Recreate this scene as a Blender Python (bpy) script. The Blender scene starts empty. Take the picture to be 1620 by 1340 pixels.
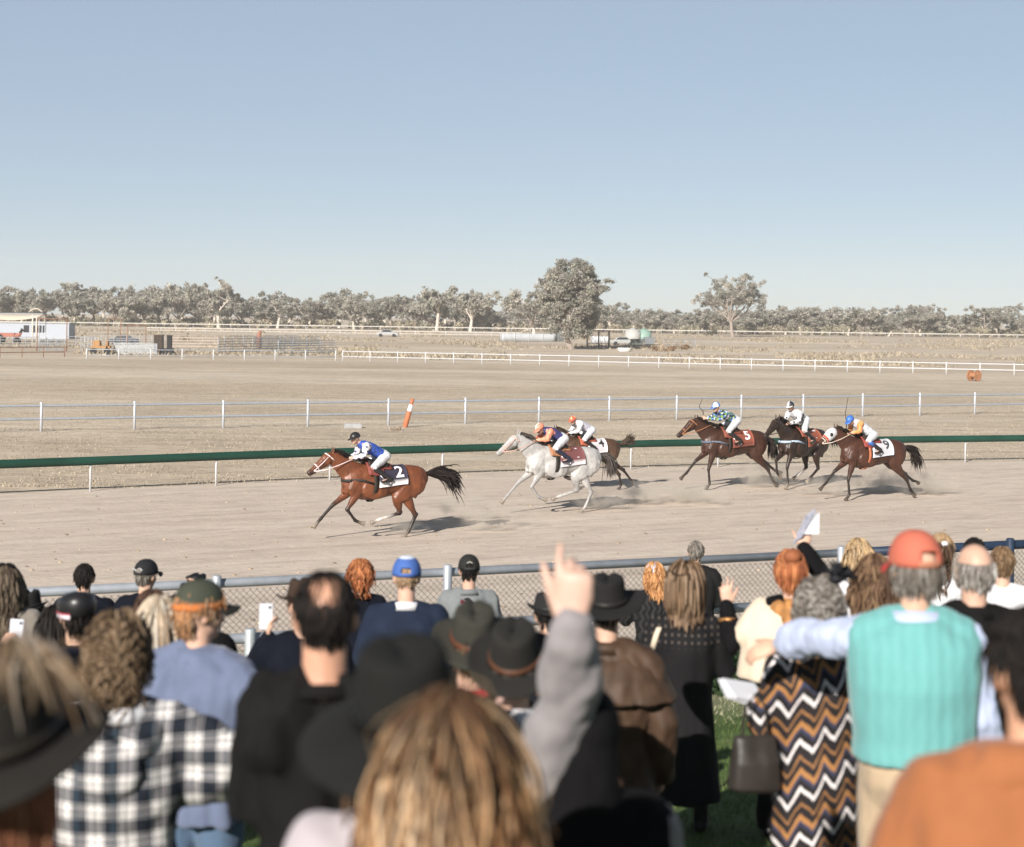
import bpy, math, random
import numpy as np
from mathutils import Vector, Matrix, noise
RAD = math.radians
scene = bpy.context.scene

# ------------------------------------------------------------------ camera, sky, sun, exposure
F, PPX, PPY, CAMZ, ROLL = 2700.0, 810.0, 505.0, 4.8, 0.0131
cd = bpy.data.cameras.new('camera')
cam = bpy.data.objects.new('camera', cd)
scene.collection.objects.link(cam)
cd.sensor_fit = 'HORIZONTAL'; cd.sensor_width = 36.0
cd.lens = 36.0 * F / 1620.0
cd.shift_y = -(670.0 - PPY) / 1620.0
cd.clip_start = 0.1; cd.clip_end = 6000.0
cd.dof.use_dof = True; cd.dof.focus_distance = 42.0; cd.dof.aperture_fstop = 2.5
cam.matrix_world = Matrix.Translation((0, 0, CAMZ)) @ Matrix.Rotation(RAD(90), 4, 'X') @ Matrix.Rotation(ROLL, 4, 'Z')
scene.camera = cam

SUN_AZ, SUN_EL = RAD(66.0), RAD(25.5)          # azimuth the light travels towards (from +X to +Y), height
world = bpy.data.worlds.new('World'); scene.world = world
world.use_nodes = True
wn = world.node_tree; wn.nodes.clear()
wout = wn.nodes.new('ShaderNodeOutputWorld'); wbg = wn.nodes.new('ShaderNodeBackground')
sky = wn.nodes.new('ShaderNodeTexSky'); sky.sky_type = 'NISHITA'
sky.sun_disc = False; sky.sun_elevation = SUN_EL
sky.sun_rotation = math.atan2(-math.cos(SUN_AZ), -math.sin(SUN_AZ)) % (2 * math.pi)
sky.altitude = 0; sky.air_density = 0.6; sky.dust_density = 0.2; sky.ozone_density = 3.0
wbg.inputs['Strength'].default_value = 0.067
# pale dry haze low in the sky, thinning out with height
wco = wn.nodes.new('ShaderNodeTexCoord'); wse = wn.nodes.new('ShaderNodeSeparateXYZ'); wn.links.new(wco.outputs['Generated'], wse.inputs[0])
wra = wn.nodes.new('ShaderNodeMapRange'); wra.inputs[1].default_value = .19; wra.inputs[2].default_value = .5; wra.inputs[3].default_value = 1.0; wra.inputs[4].default_value = 0.28
wn.links.new(wse.outputs[2], wra.inputs[0])
def wmix(mode, a, b, fac=None):
    n = wn.nodes.new('ShaderNodeMix'); n.data_type = 'RGBA'; n.blend_type = mode; n.inputs[0].default_value = 1.0
    for i, v in ((6, a), (7, b)):
        if isinstance(v, bpy.types.NodeSocket): wn.links.new(v, n.inputs[i])
        else: n.inputs[i].default_value = (*v, 1)
    if fac is not None: wn.links.new(fac, n.inputs[0])
    return n.outputs[2]
wcol = wmix('ADD', wmix('MULTIPLY', sky.outputs[0], (.60, .475, .36)), (2.56, 3.16, 3.98), wra.outputs[0])
wn.links.new(wcol, wbg.inputs['Color']); wn.links.new(wbg.outputs[0], wout.inputs['Surface'])
sl = bpy.data.lights.new('sun', 'SUN'); sl.energy = 5.0; sl.angle = RAD(0.5); sl.color = (1.0, 0.95, 0.88)
sun = bpy.data.objects.new('sun', sl); scene.collection.objects.link(sun)
sd = Vector((math.cos(SUN_AZ) * math.cos(SUN_EL), math.sin(SUN_AZ) * math.cos(SUN_EL), -math.sin(SUN_EL)))
sun.rotation_euler = sd.to_track_quat('-Z', 'Y').to_euler(); sun.location = (-30, -20, 40)
vs = scene.view_settings
vs.view_transform = 'Standard'; vs.look = 'None'; vs.exposure = 0.62; vs.gamma = 1.0; vs.use_curve_mapping = False
scene.cycles.max_bounces = 6; scene.cycles.diffuse_bounces = 3; scene.cycles.glossy_bounces = 2
scene.cycles.transparent_max_bounces = 8; scene.cycles.volume_bounces = 1
scene.cycles.use_denoising = True

# ------------------------------------------------------------------ picture <-> place
CR, SR = math.cos(ROLL), math.sin(ROLL)
def ray(px, py):
    u, v = px - PPX, PPY - py
    return (CR * u - SR * v) / F, (SR * u + CR * v) / F
def P(px, py, Y):
    a, b = ray(px, py)
    return Vector((a * Y, Y, CAMZ + b * Y))
FA = (-4.4, 18.0); FT = (0.922, 0.388); FN = (0.388, -0.922)
def nt(x, y):
    dx, dy = x - FA[0], y - FA[1]
    return dx * FN[0] + dy * FN[1], dx * FT[0] + dy * FT[1]
def from_nt(n, t):
    return FA[0] + n * FN[0] + t * FT[0], FA[1] + n * FN[1] + t * FT[1]
def sm(x):
    x = min(1.0, max(0.0, x)); return x * x * (3 - 2 * x)
def far_z(y):
    if y < 230: return 0.0
    if y < 400: return 1.4 * sm((y - 230) / 170.0) 
    if y < 700: return 1.4 + 1.2 * (y - 400) / 300.0
    return min(3.4, 2.6 + 0.6 * (y - 700) / 900.0)
def ground(x, y):
    n, t = nt(x, y)
    if n > 0: return 0.55 + 0.123 * min(n, 24.0)
    if n > -6: return 0.55 * sm((n + 6) / 6.0)
    return far_z(y)
def at(px, py, z=0.0):
    a, b = ray(px, py)
    t = (z - CAMZ) / b
    return Vector((a * t, t, z))
def atg(px, py):                                  # hits the far ground
    a, b = ray(px, py); y = 60.0
    while y < 2500:
        if CAMZ + b * y < far_z(y): break
        y += 0.5
    return Vector((a * y, y, far_z(y)))

# ------------------------------------------------------------------ mesh builder
def nrm(v): 
    v = Vector(v); return v.normalized() if v.length > 1e-9 else Vector((0, 0, 1))
class MB:
    def __init__(s):
        s.v = []; s.f = []; s.c = []; s.M = None; s.rings = []; s.n = 0
    def add(s, verts, faces, col=(1, 1, 1)):
        verts = np.asarray(verts, dtype=float).reshape(-1, 3)
        if s.M is not None:
            m = np.array(s.M); verts = verts @ m[:3, :3].T + m[:3, 3]
        off = s.n
        s.v.append(verts); s.n += len(verts)
        col = np.asarray(col, dtype=float)
        if col.ndim == 1: col = np.tile(col[:3], (len(verts), 1))
        s.c.append(col[:, :3])
        s.f.extend([tuple(i + off for i in f) for f in faces])
    def ring(s, p, r, col):
        p = Vector(p)
        if s.M is not None: p = s.M @ p
        s.rings.append((p.x, p.y, p.z, r, col[0], col[1], col[2]))
    def loft(s, pts, rad, side=(1, 0, 0), n=12, col=(1, 1, 1), cap=True, tag=True, power=1.0):
        pts = [Vector(p) for p in pts]; m = len(pts)
        rad = [(r, r) if not hasattr(r, '__len__') else r for r in rad]
        cols = col if hasattr(col[0], '__len__') else [col] * m
        verts = []; faces = []; vc = []
        side = nrm(side)
        for i in range(m):
            t = nrm(pts[min(i + 1, m - 1)] - pts[max(i - 1, 0)])
            a = side - t * side.dot(t)
            if a.length < 0.15:
                a = Vector((0, 1, 0)) - t * t.y
                if a.length < 0.15: a = Vector((0, 0, 1)) - t * t.z
            a.normalize(); b = t.cross(a)
            for k in range(n):
                th = 2 * math.pi * k / n
                ca, sa = math.cos(th), math.sin(th)
                if power != 1.0:
                    ca = math.copysign(abs(ca) ** power, ca); sa = math.copysign(abs(sa) ** power, sa)
                verts.append(pts[i] + a * (ca * rad[i][0]) + b * (sa * rad[i][1])); vc.append(cols[i])
            if tag: s.ring(pts[i], min(rad[i]) * .5 + max(rad[i]) * .5, cols[i])
            if tag and i + 1 < m:
                L = (pts[i + 1] - pts[i]).length; q = int(L / 0.04)
                for j in range(1, q + 1):
                    w = j / (q + 1.0)
                    r0 = sum(rad[i]) * .5; r1 = sum(rad[i + 1]) * .5
                    s.ring(pts[i].lerp(pts[i + 1], w), r0 + (r1 - r0) * w, [cols[i][z] + (cols[i + 1][z] - cols[i][z]) * w for z in range(3)])
        for i in range(m - 1):
            for k in range(n):
                k2 = (k + 1) % n
                faces.append((i * n + k, i * n + k2, (i + 1) * n + k2, (i + 1) * n + k))
        if cap:
            faces.append(tuple(range(n - 1, -1, -1))); faces.append(tuple((m - 1) * n + k for k in range(n)))
        s.add(verts, faces, vc)
    def caps(s, pts, rad, n=10, col=(1, 1, 1), side=(1, 0, 0)):      # chain with rounded ends
        pts = [Vector(p) for p in pts]
        rad = [(r, r) if not hasattr(r, '__len__') else r for r in rad]
        cols = list(col) if hasattr(col[0], '__len__') else [col] * len(pts)
        d0 = nrm(pts[0] - pts[1]); d1 = nrm(pts[-1] - pts[-2])
        def sc(r, k): return (r[0] * k, r[1] * k)
        r0, r1 = min(rad[0]), min(rad[-1])
        P2 = [pts[0] + d0 * r0 * .95, pts[0] + d0 * r0 * .6] + pts + [pts[-1] + d1 * r1 * .6, pts[-1] + d1 * r1 * .95]
        R2 = [sc(rad[0], .3), sc(rad[0], .8)] + rad + [sc(rad[-1], .8), sc(rad[-1], .3)]
        s.loft(P2, R2, side, n, [cols[0]] * 2 + cols + [cols[-1]] * 2)
    def ell(s, c, r, n=12, m=8, col=(1, 1, 1), rot=None, tag=True):
        c = Vector(c); verts = []; faces = []
        for i in range(m + 1):
            ph = math.pi * i / m
            for k in range(n):
                th = 2 * math.pi * k / n
                p = Vector((r[0] * math.sin(ph) * math.cos(th), r[1] * math.sin(ph) * math.sin(th), r[2] * math.cos(ph)))
                if i in (0, m): p = Vector((0, 0, r[2] * math.cos(ph)))
                if rot is not None: p = rot @ p
                verts.append(c + p)
        # poles as single verts
        V = [verts[0]] + verts[n:m * n] + [verts[-1]]
        for k in range(n):
            k2 = (k + 1) % n
            faces.append((0, 1 + k, 1 + k2))
            for i in range(m - 2):
                faces.append((1 + i * n + k, 1 + (i + 1) * n + k, 1 + (i + 1) * n + k2, 1 + i * n + k2))
            faces.append((len(V) - 1, 1 + (m - 2) * n + k2, 1 + (m - 2) * n + k))
        s.add(V, faces, col)
        if tag: s.ring(c, sum(r) / 3.0, col)
    def box(s, c, size, rot=None, col=(1, 1, 1)):
        c = Vector(c); hx, hy, hz = size[0] / 2, size[1] / 2, size[2] / 2
        V = []
        for x in (-hx, hx):
            for y in (-hy, hy):
                for z in (-hz, hz):
                    p = Vector((x, y, z)); p = rot @ p if rot is not None else p
                    V.append(c + p)
        s.add(V, [(0, 1, 3, 2), (4, 6, 7, 5), (0, 4, 5, 1), (2, 3, 7, 6), (0, 2, 6, 4), (1, 5, 7, 3)], col)
    def bar(s, a, b, w, h=None, col=(1, 1, 1)):                     # rectangular bar from a to b
        h = h or w; a, b = Vector(a), Vector(b); t = nrm(b - a)
        x = t.cross(Vector((0, 0, 1))); x = nrm(x) if x.length > .01 else Vector((1, 0, 0)); y = x.cross(t)
        V = []
        for p in (a, b):
            for sx, sy in ((-1, -1), (1, -1), (1, 1), (-1, 1)): V.append(p + x * (sx * w / 2) + y * (sy * h / 2))
        s.add(V, [(3, 2, 1, 0), (4, 5, 6, 7), (0, 1, 5, 4), (1, 2, 6, 5), (2, 3, 7, 6), (3, 0, 4, 7)], col)
    def tubes(s, paths, rads, cols, n=3):                            # many strands at once: paths (S,K,3), rads (S,K), cols (S,3)
        paths = np.asarray(paths, float); S, K, _ = paths.shape
        t = np.zeros_like(paths); t[:, 1:-1] = paths[:, 2:] - paths[:, :-2]; t[:, 0] = paths[:, 1] - paths[:, 0]; t[:, -1] = paths[:, -1] - paths[:, -2]
        t /= np.linalg.norm(t, axis=2, keepdims=True) + 1e-9
        ref = np.where(np.abs(t[:, :, 2:3]) > .9, np.array([1., 0, 0]), np.array([0, 0, 1.]))
        a = np.cross(t, ref); a /= np.linalg.norm(a, axis=2, keepdims=True) + 1e-9
        b = np.cross(t, a)
        V = np.zeros((S, K, n, 3))
        for k in range(n):
            th = 2 * math.pi * k / n
            V[:, :, k] = paths + (a * math.cos(th) + b * math.sin(th)) * np.asarray(rads)[:, :, None]
        V = V.reshape(-1, 3)
        base = np.arange(S)[:, None, None] * K * n; i = np.arange(K - 1)[None, :, None] * n; k = np.arange(n)[None, None, :]; k2 = (k + 1) % n
        q = np.stack([base + i + k, base + i + k2, base + i + n + k2, base + i + n + k], axis=-1).reshape(-1, 4)
        cols = np.asarray(cols, float)
        cc = np.repeat(cols[:, :3], K * n, axis=0) if cols.ndim == 2 else np.repeat(cols.reshape(-1, 3), n, axis=0)
        s.add(V, [tuple(int(z) for z in r) for r in q], cc)
    def mesh(s, name):
        me = bpy.data.meshes.new(name)
        v = np.concatenate(s.v) if s.v else np.zeros((0, 3))
        me.from_pydata(v.tolist(), [], s.f)
        c = np.concatenate(s.c) if s.c else np.zeros((0, 3))
        at_ = me.color_attributes.new('Col', 'FLOAT_COLOR', 'POINT')
        at_.data.foreach_set('color', np.hstack([c, np.ones((len(c), 1))]).ravel())
        return me

def link(o, parent=None):
    scene.collection.objects.link(o)
    if parent is not None: o.parent = parent
    return o
def obj(name, me, mat=None, parent=None, smooth=True):
    if isinstance(me, MB): me = me.mesh(name)
    o = bpy.data.objects.new(name, me)
    if mat is not None:
        me.materials.clear()
        for m in (mat if isinstance(mat, (list, tuple)) else [mat]): me.materials.append(m)
    if smooth and me.polygons: me.polygons.foreach_set('use_smooth', [True] * len(me.polygons))
    return link(o, parent)
def tag(o, label, cat, group=None):
    o['label'] = label; o['category'] = cat
    if group: o['group'] = group
    return o
def kind(o, k): o['kind'] = k; return o
def thing(name, label, cat, loc=(0, 0, 0), rotz=0.0, group=None):
    o = bpy.data.objects.new(name, None); o.empty_display_size = .2
    o.location = loc; o.rotation_euler = (0, 0, rotz); link(o)
    return tag(o, label, cat, group)

def remesh(mb, voxel, iters=6, fac=.5, fold=0.0, fscale=(9, 9, 4), seed=0, blend=.012):
    me = mb.mesh('tmp'); o = bpy.data.objects.new('tmp', me); scene.collection.objects.link(o)
    m = o.modifiers.new('r', 'REMESH'); m.mode = 'VOXEL'; m.voxel_size = voxel
    if iters:
        k = o.modifiers.new('s', 'SMOOTH'); k.factor = fac; k.iterations = iters
    dg = bpy.context.evaluated_depsgraph_get()
    out = bpy.data.meshes.new_from_object(o.evaluated_get(dg))
    bpy.data.objects.remove(o); bpy.data.meshes.remove(me)
    nv = len(out.vertices); co = np.zeros(nv * 3); out.vertices.foreach_get('co', co); co = co.reshape(-1, 3)
    if fold > 0:
        no = np.zeros(nv * 3); out.vertices.foreach_get('normal', no); no = no.reshape(-1, 3)
        d = np.array([noise.noise(Vector((p[0] * fscale[0] + seed * 7.3, p[1] * fscale[1], p[2] * fscale[2] + seed))) +
                      .5 * noise.noise(Vector((p[0] * fscale[0] * 2.7, p[1] * fscale[1] * 2.7 + seed, p[2] * fscale[2] * 2.2))) for p in co])
        out.vertices.foreach_set('co', (co + no * (d * fold)[:, None]).ravel())
    R = np.array(mb.rings); C = np.ones((nv, 4))
    if len(R):
        for a in range(0, nv, 4000):
            d = np.linalg.norm(co[a:a + 4000, None, :] - R[None, :, :3], axis=2) - R[None, :, 3]
            w = np.exp(-(d - d.min(axis=1, keepdims=True)) / blend)
            C[a:a + 4000, :3] = (w[:, :, None] * R[None, :, 4:7]).sum(1) / w.sum(1)[:, None]
    for ca in list(out.color_attributes): out.color_attributes.remove(ca)
    at_ = out.color_attributes.new('Col', 'FLOAT_COLOR', 'POINT'); at_.data.foreach_set('color', C.ravel())
    return out

# ------------------------------------------------------------------ materials
class NT:
    def __init__(s, name):
        s.m = bpy.data.materials.new(name); s.m.use_nodes = True
        s.t = s.m.node_tree; s.t.nodes.clear()
        s.out = s.t.nodes.new('ShaderNodeOutputMaterial')
        s.b = s.t.nodes.new('ShaderNodeBsdfPrincipled'); s.t.links.new(s.b.outputs[0], s.out.inputs['Surface'])
        s.b.inputs['Specular IOR Level'].default_value = .25
    def new(s, t, **kw):
        n = s.t.nodes.new(t)
        for k, v in kw.items(): setattr(n, k, v)
        return n
    def set(s, sock, val):
        if isinstance(val, bpy.types.NodeSocket): s.t.links.new(val, sock)
        else:
            if sock.type == 'RGBA' and len(val) == 3: val = (*val, 1)
            sock.default_value = val
    def coord(s, which='Object'):
        return s.new('ShaderNodeTexCoord').outputs[which]
    def mapping(s, vec, scale=(1, 1, 1), rot=(0, 0, 0)):
        n = s.new('ShaderNodeMapping'); s.set(n.inputs['Vector'], vec); n.inputs['Scale'].default_value = scale; n.inputs['Rotation'].default_value = rot
        return n.outputs[0]
    def noise(s, vec, scale, detail=4, rough=.55):
        n = s.new('ShaderNodeTexNoise'); s.set(n.inputs['Vector'], vec); n.inputs['Scale'].default_value = scale
        n.inputs['Detail'].default_value = detail; n.inputs['Roughness'].default_value = rough
        return n.outputs['Fac']
    def ramp(s, fac, stops, interp='LINEAR'):
        n = s.new('ShaderNodeValToRGB'); s.set(n.inputs[0], fac); r = n.color_ramp; r.interpolation = interp
        while len(r.elements) > 1: r.elements.remove(r.elements[-1])
        r.elements[0].position = stops[0][0]; r.elements[0].color = (*stops[0][1], 1) if hasattr(stops[0][1], '__len__') else (stops[0][1],) * 3 + (1,)
        for p, c in stops[1:]:
            e = r.elements.new(p); e.color = (*c, 1) if hasattr(c, '__len__') else (c, c, c, 1)
        return n.outputs[0]
    def math(s, op, a, b=None, c=None):
        n = s.new('ShaderNodeMath', operation=op); s.set(n.inputs[0], a)
        if b is not None: s.set(n.inputs[1], b)
        if c is not None: s.set(n.inputs[2], c)
        return n.outputs[0]
    def mix(s, fac, a, b, mode='MIX'):
        n = s.new('ShaderNodeMix', data_type='RGBA', blend_type=mode)
        s.set(n.inputs[0], fac); s.set(n.inputs[6], a); s.set(n.inputs[7], b); return n.outputs[2]
    def sep(s, vec):
        n = s.new('ShaderNodeSeparateXYZ'); s.set(n.inputs[0], vec); return n.outputs
    def bump(s, h, strength=.3, dist=.02):
        n = s.new('ShaderNodeBump'); s.set(n.inputs['Height'], h); n.inputs['Strength'].default_value = strength; n.inputs['Distance'].default_value = dist
        s.t.links.new(n.outputs[0], s.b.inputs['Normal'])
MATS = {}
def mat(name, col=(.5, .5, .5), rough=.8, var=.18, scale=6, bump=.25, bscale=60, bdist=.004, metal=0, attr=False, spec=.25, sheen=0, trans=0, stretch=(1, 1, 1)):
    if name in MATS: return MATS[name]
    t = NT(name); vec = t.mapping(t.coord(), stretch)
    base = col
    if attr:
        a = t.new('ShaderNodeVertexColor'); a.layer_name = 'Col'
        base = t.mix(1.0, a.outputs[0], (*col, 1), 'MULTIPLY')
    f = t.ramp(t.noise(vec, scale), [(.3, 1 - var), (.7, 1 + var)])
    c = t.mix(1.0, base if attr else (*col, 1), f, 'MULTIPLY')
    t.set(t.b.inputs['Base Color'], c)
    t.b.inputs['Roughness'].default_value = rough; t.b.inputs['Metallic'].default_value = metal
    t.b.inputs['Specular IOR Level'].default_value = spec
    if sheen: t.b.inputs['Sheen Weight'].default_value = sheen
    if bump: t.bump(t.noise(vec, bscale, 3), bump, bdist)
    if trans:
        tr = t.new('ShaderNodeBsdfTranslucent'); t.set(tr.inputs['Color'], c)
        mx = t.new('ShaderNodeMixShader'); mx.inputs[0].default_value = trans
        t.t.links.new(t.b.outputs[0], mx.inputs[1]); t.t.links.new(tr.outputs[0], mx.inputs[2]); t.t.links.new(mx.outputs[0], t.out.inputs['Surface'])
    MATS[name] = t.m
    return t.m
def cloth(name, col, rough=.85, **k):
    kw = dict(var=.12, scale=9, bump=.35, bscale=220, bdist=.002, sheen=.15); kw.update(k)
    return mat(name, col, rough, **kw)
# ------------------------------------------------------------------ ground sheets
def ground_mat():
    t = NT('dry_paddock'); v = t.coord()
    v1 = t.mapping(v, (.012, .05, 1)); v2 = t.mapping(v, (.25, .8, 1)); v3 = t.mapping(v, (1.5, 4.0, 1))
    a = t.ramp(t.noise(v1, 1.0, 5), [(.32, (.465, .375, .277)), (.5, (.525, .432, .325)), (.62, (.60, .505, .393))])
    b = t.ramp(t.noise(v2, 1.0, 6, .7), [(.3, .70), (.5, .97), (.72, 1.14)])
    c = t.ramp(t.noise(v3, 1.0, 5, .7), [(.33, .62), (.5, .97), (.7, 1.12)])
    p = t.ramp(t.noise(t.mapping(v, (.03, .16, 1)), 1.0, 6, .65), [(.55, 0.0), (.68, 1.0)])
    dk_ = t.ramp(t.noise(t.mapping(v, (.05, .12, 1)), 1.0, 5, .7), [(.36, .90), (.52, 1.03)])
    col = t.mix(1, t.mix(1, a, b, 'MULTIPLY'), c, 'MULTIPLY')
    col = t.mix(1, col, dk_, 'MULTIPLY')
    col = t.mix(t.math('MULTIPLY', p, .6), col, (.63, .555, .465, 1))
    t.set(t.b.inputs['Base Color'], col); t.b.inputs['Roughness'].default_value = .95
    t.bump(t.noise(v3, 3.0, 4, .7), .6, .05)
    return t.m
ys = [-30, -10, 0, 10, 20, 40, 60, 90, 120, 160, 200] + list(range(230, 420, 10)) + [450, 500, 550, 600, 650, 700, 800, 1000, 1300, 1800, 2600, 4000]
mb = MB(); V = []; Fc = []; NX = 24
for j, y in enumerate(ys):
    w = max(120, abs(y) * .9)
    for i in range(NX + 1):
        V.append((w * (2 * i / NX - 1), y, far_z(y)))
for j in range(len(ys) - 1):
    for i in range(NX):
        a = j * (NX + 1) + i; Fc.append((a, a + 1, a + NX + 2, a + NX + 1))
mb.add(V, Fc)
kind(obj('ground', mb, ground_mat()), 'structure')

# inner running rail line, through points measured on the ground
RAILP = [(-60, 14.0), (-30, 33.5), (-20.3, 40.0), (-11.3, 46.0), (-5.27, 50.0), (-2.05, 51.9), (3.9, 55.0), (9.2, 57.2), (15.9, 59.6), (26, 62.6), (45, 67.0), (80, 73.0)]
def spline(pts, step):
    out = []; n = len(pts)
    for i in range(n - 1):
        p0, p1, p2, p3 = (np.array(pts[max(0, min(n - 1, i + k))], float) for k in (-1, 0, 1, 2))
        q = max(2, int(np.linalg.norm(p2 - p1) / step))
        for k in range(q):
            u = k / q
            out.append(.5 * ((2 * p1) + (-p0 + p2) * u + (2 * p0 - 5 * p1 + 4 * p2 - p3) * u * u + (-p0 + 3 * p1 - 3 * p2 + p3) * u ** 3))
    out.append(np.array(pts[-1], float)); return out
rail_line = spline(RAILP, .8)

def track_mat():
    t = NT('track_sand'); v = t.coord(); r = -RAD(29)
    m = lambda sx, sy: t.mapping(t.mapping(v, (1, 1, 1), (0, 0, r)), (sx, sy, 1))
    a = t.ramp(t.noise(m(.12, .9), 1, 5, .6), [(.3, (.505, .413, .338)), (.5, (.57, .474, .39)), (.7, (.612, .518, .43))])
    b = t.ramp(t.noise(m(2.5, 7), 1, 5, .75), [(.28, .80), (.5, 1.0), (.75, 1.07)])
    c = t.ramp(t.noise(m(.7, 2.2), 1, 4, .6), [(.32, .84), (.55, 1.03)])
    col = t.mix(1, t.mix(1, a, b, 'MULTIPLY'), c, 'MULTIPLY')
    t.set(t.b.inputs['Base Color'], col); t.b.inputs['Roughness'].default_value = .95
    h = t.math('ADD', t.noise(m(3, 5), 1, 5, .7), t.math('MULTIPLY', t.noise(m(9, 12), 1, 3), .4))
    t.bump(h, .55, .05); return t.m
mb = MB(); V = []; Fc = []
for p in rail_line:
    n, tt = nt(p[0], p[1])
    for k in range(13):
        u = k / 12.0; nn = (n - .45) + (-1.0 - (n - .45)) * u
        x, y = from_nt(nn, tt); V.append((x, y, ground(x, y) + .006 if nn > -6 else .006))
for i in range(len(rail_line) - 1):
    for k in range(12):
        a = i * 13 + k; Fc.append((a, a + 13, a + 14, a + 1))
mb.add(V, Fc)
kind(obj('race_track', mb, track_mat()), 'structure')

def lawn_mat():
    t = NT('lawn'); v = t.coord(); s = t.sep(v)
    a = t.ramp(t.noise(v, 1.3, 5, .65), [(.3, (.06, .10, .022)), (.55, (.10, .15, .04)), (.75, (.17, .19, .075))])
    b = t.ramp(t.noise(v, 26, 4, .7), [(.3, .6), (.6, 1.1)])
    nn = t.math('ADD', t.math('MULTIPLY', t.math('SUBTRACT', s[0], FA[0]), FN[0]), t.math('MULTIPLY', t.math('SUBTRACT', s[1], FA[1]), FN[1]))
    nn = t.math('ADD', nn, t.math('MULTIPLY', t.noise(v, 1.7, 4), 1.2))
    e = t.ramp(t.math('MULTIPLY', nn, .1), [(.16, 1.0), (.52, 0.0)])  # paler band by the fence, bright sun put into the turf colour
    col = t.mix(e, t.mix(1, a, b, 'MULTIPLY'), t.mix(1, (.40, .36, .26, 1), b, 'MULTIPLY'))
    t.set(t.b.inputs['Base Color'], col); t.b.inputs['Roughness'].default_value = .9
    t.bump(t.noise(v, 40, 4, .7), .7, .03); return t.m
mb = MB(); V = []; Fc = []
ns = [-6.5, -6, -5, -4, -3, -2, -1, -.5, 0, .5, 1, 2, 4, 8, 12, 16, 20, 24, 30]
ts_ = list(range(-60, 101, 4))
for n in ns:
    for tt in ts_:
        x, y = from_nt(n, tt); V.append((x, y, ground(x, y) if n > -6.2 else -.03))
for j in range(len(ns) - 1):
    for i in range(len(ts_) - 1):
        a = j * len(ts_) + i; Fc.append((a, a + 1, a + len(ts_) + 1, a + len(ts_)))
mb.add(V, Fc)
kind(obj('lawn', mb, lawn_mat()), 'structure')

# grass blades on the lawn, dry tufts on the paddock, clods on the track
rng = np.random.default_rng(5)
def blades(name, xy, zf, h, w, cols, lean, mat_):
    n = len(xy); z = np.array([zf(p[0], p[1]) for p in xy])
    ang = rng.uniform(0, 2 * np.pi, n); hh = h * rng.uniform(.5, 1.3, n); dx = np.cos(ang) * w / 2; dy = np.sin(ang) * w / 2
    lx = rng.normal(0, lean, n) * hh; ly = rng.normal(0, lean, n) * hh
    V = np.zeros((n, 3, 3))
    V[:, 0] = np.stack([xy[:, 0] - dx, xy[:, 1] - dy, z - .01], 1); V[:, 1] = np.stack([xy[:, 0] + dx, xy[:, 1] + dy, z - .01], 1)
    V[:, 2] = np.stack([xy[:, 0] + lx, xy[:, 1] + ly, z + hh], 1)
    m = MB(); c = np.array(cols)[rng.integers(0, len(cols), n)] * rng.uniform(.75, 1.2, (n, 1))
    m.add(V.reshape(-1, 3), [(3 * i, 3 * i + 1, 3 * i + 2) for i in range(n)], np.repeat(c, 3, axis=0))
    return kind(obj(name, m, mat_, smooth=False), 'stuff')
leafy = mat('grass_blades', (1, 1, 1), .8, var=.05, attr=True, bump=0, trans=.25)
xy = np.column_stack([rng.uniform(-3.0, 7.0, 52000), rng.uniform(4.5, 21.5, 52000)])
nv_ = np.array([nt(*p)[0] for p in xy]); keep = (nv_ > .9 + rng.uniform(0, 1.6, len(xy)))
dry = keep & (nv_ < 4.4 + rng.normal(0, .5, len(xy)))  # blades near the fence, made pale with sunlight put into their colour
blades('sun_tinted_lawn_grass', xy[dry], ground, .045, .012, [(.30, .30, .19), (.38, .36, .24), (.22, .26, .12), (.44, .40, .29)], .5, leafy)
blades('lawn_grass', xy[keep & ~dry], ground, .05, .012, [(.07, .12, .025), (.10, .16, .04), (.14, .17, .06), (.05, .10, .02)], .45, leafy)
xs = []; 
for _ in range(60000):
    y = 47 + 75 * rng.random() ** 1.6; xs.append(((rng.random() * 2 - 1) * y * .36, y))
xs = np.array(xs)
rl = np.array(rail_line); ry_ = np.interp(xs[:, 0], rl[:, 0], rl[:, 1])
xs = xs[(xs[:, 1] > ry_ + .35)]
cl = np.array([noise.noise(Vector((p[0] * .35, p[1] * .35, 1.0))) for p in xs]); xs = xs[cl + rng.normal(0, .25, len(xs)) > -.1]
blades('dry_grass', xs, lambda x, y: far_z(y), .05, .045, [(.42, .35, .26), (.47, .395, .30), (.34, .275, .20), (.52, .44, .34)], .9, leafy)
mb = MB()
for k in range(900):
    y = 24 + 32 * rng.random(); x = (rng.random() * 2 - 1) * y * .34
    n_ = nt(x, y)[0]
    if y > np.interp(x, rl[:, 0], rl[:, 1]) - .2 or n_ > -3: continue
    r = .012 + .03 * rng.random() ** 3
    mb.ell((x, y, ground(x, y) + r * .4), (r * 1.4, r, r * .7), 5, 3, np.array((.40, .32, .24)) * (.45 + .6 * rng.random()), tag=False)
kind(obj('dirt_clods', mb, mat('clod', (1, 1, 1), .95, attr=True), smooth=False), 'stuff')

# ------------------------------------------------------------------ rails and fences
galv = mat('galvanised_steel', (.36, .385, .42), .5, var=.12, scale=5, bump=.1, metal=.35)
white_paint = mat('white_paint', (.52, .52, .53), .5, var=.06, scale=5, bump=.1)
green_pvc = mat('green_rail_paint', (.013, .052, .036), .45, var=.2, scale=.8, bump=.1, bscale=8)
navy_shade = mat('navy_shade', (.018, .032, .06), .5, var=.1, bump=.1)  # dark navy puts shade into the colour of the right-hand fence section
def tube_post(p0, p1, r, n=10):
    m = MB(); p0, p1 = Vector(p0), Vector(p1); m.loft([p0, p1 - (p1 - p0).normalized() * .01, p1], [r, r, r * .75], n=n, tag=False); return m

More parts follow.
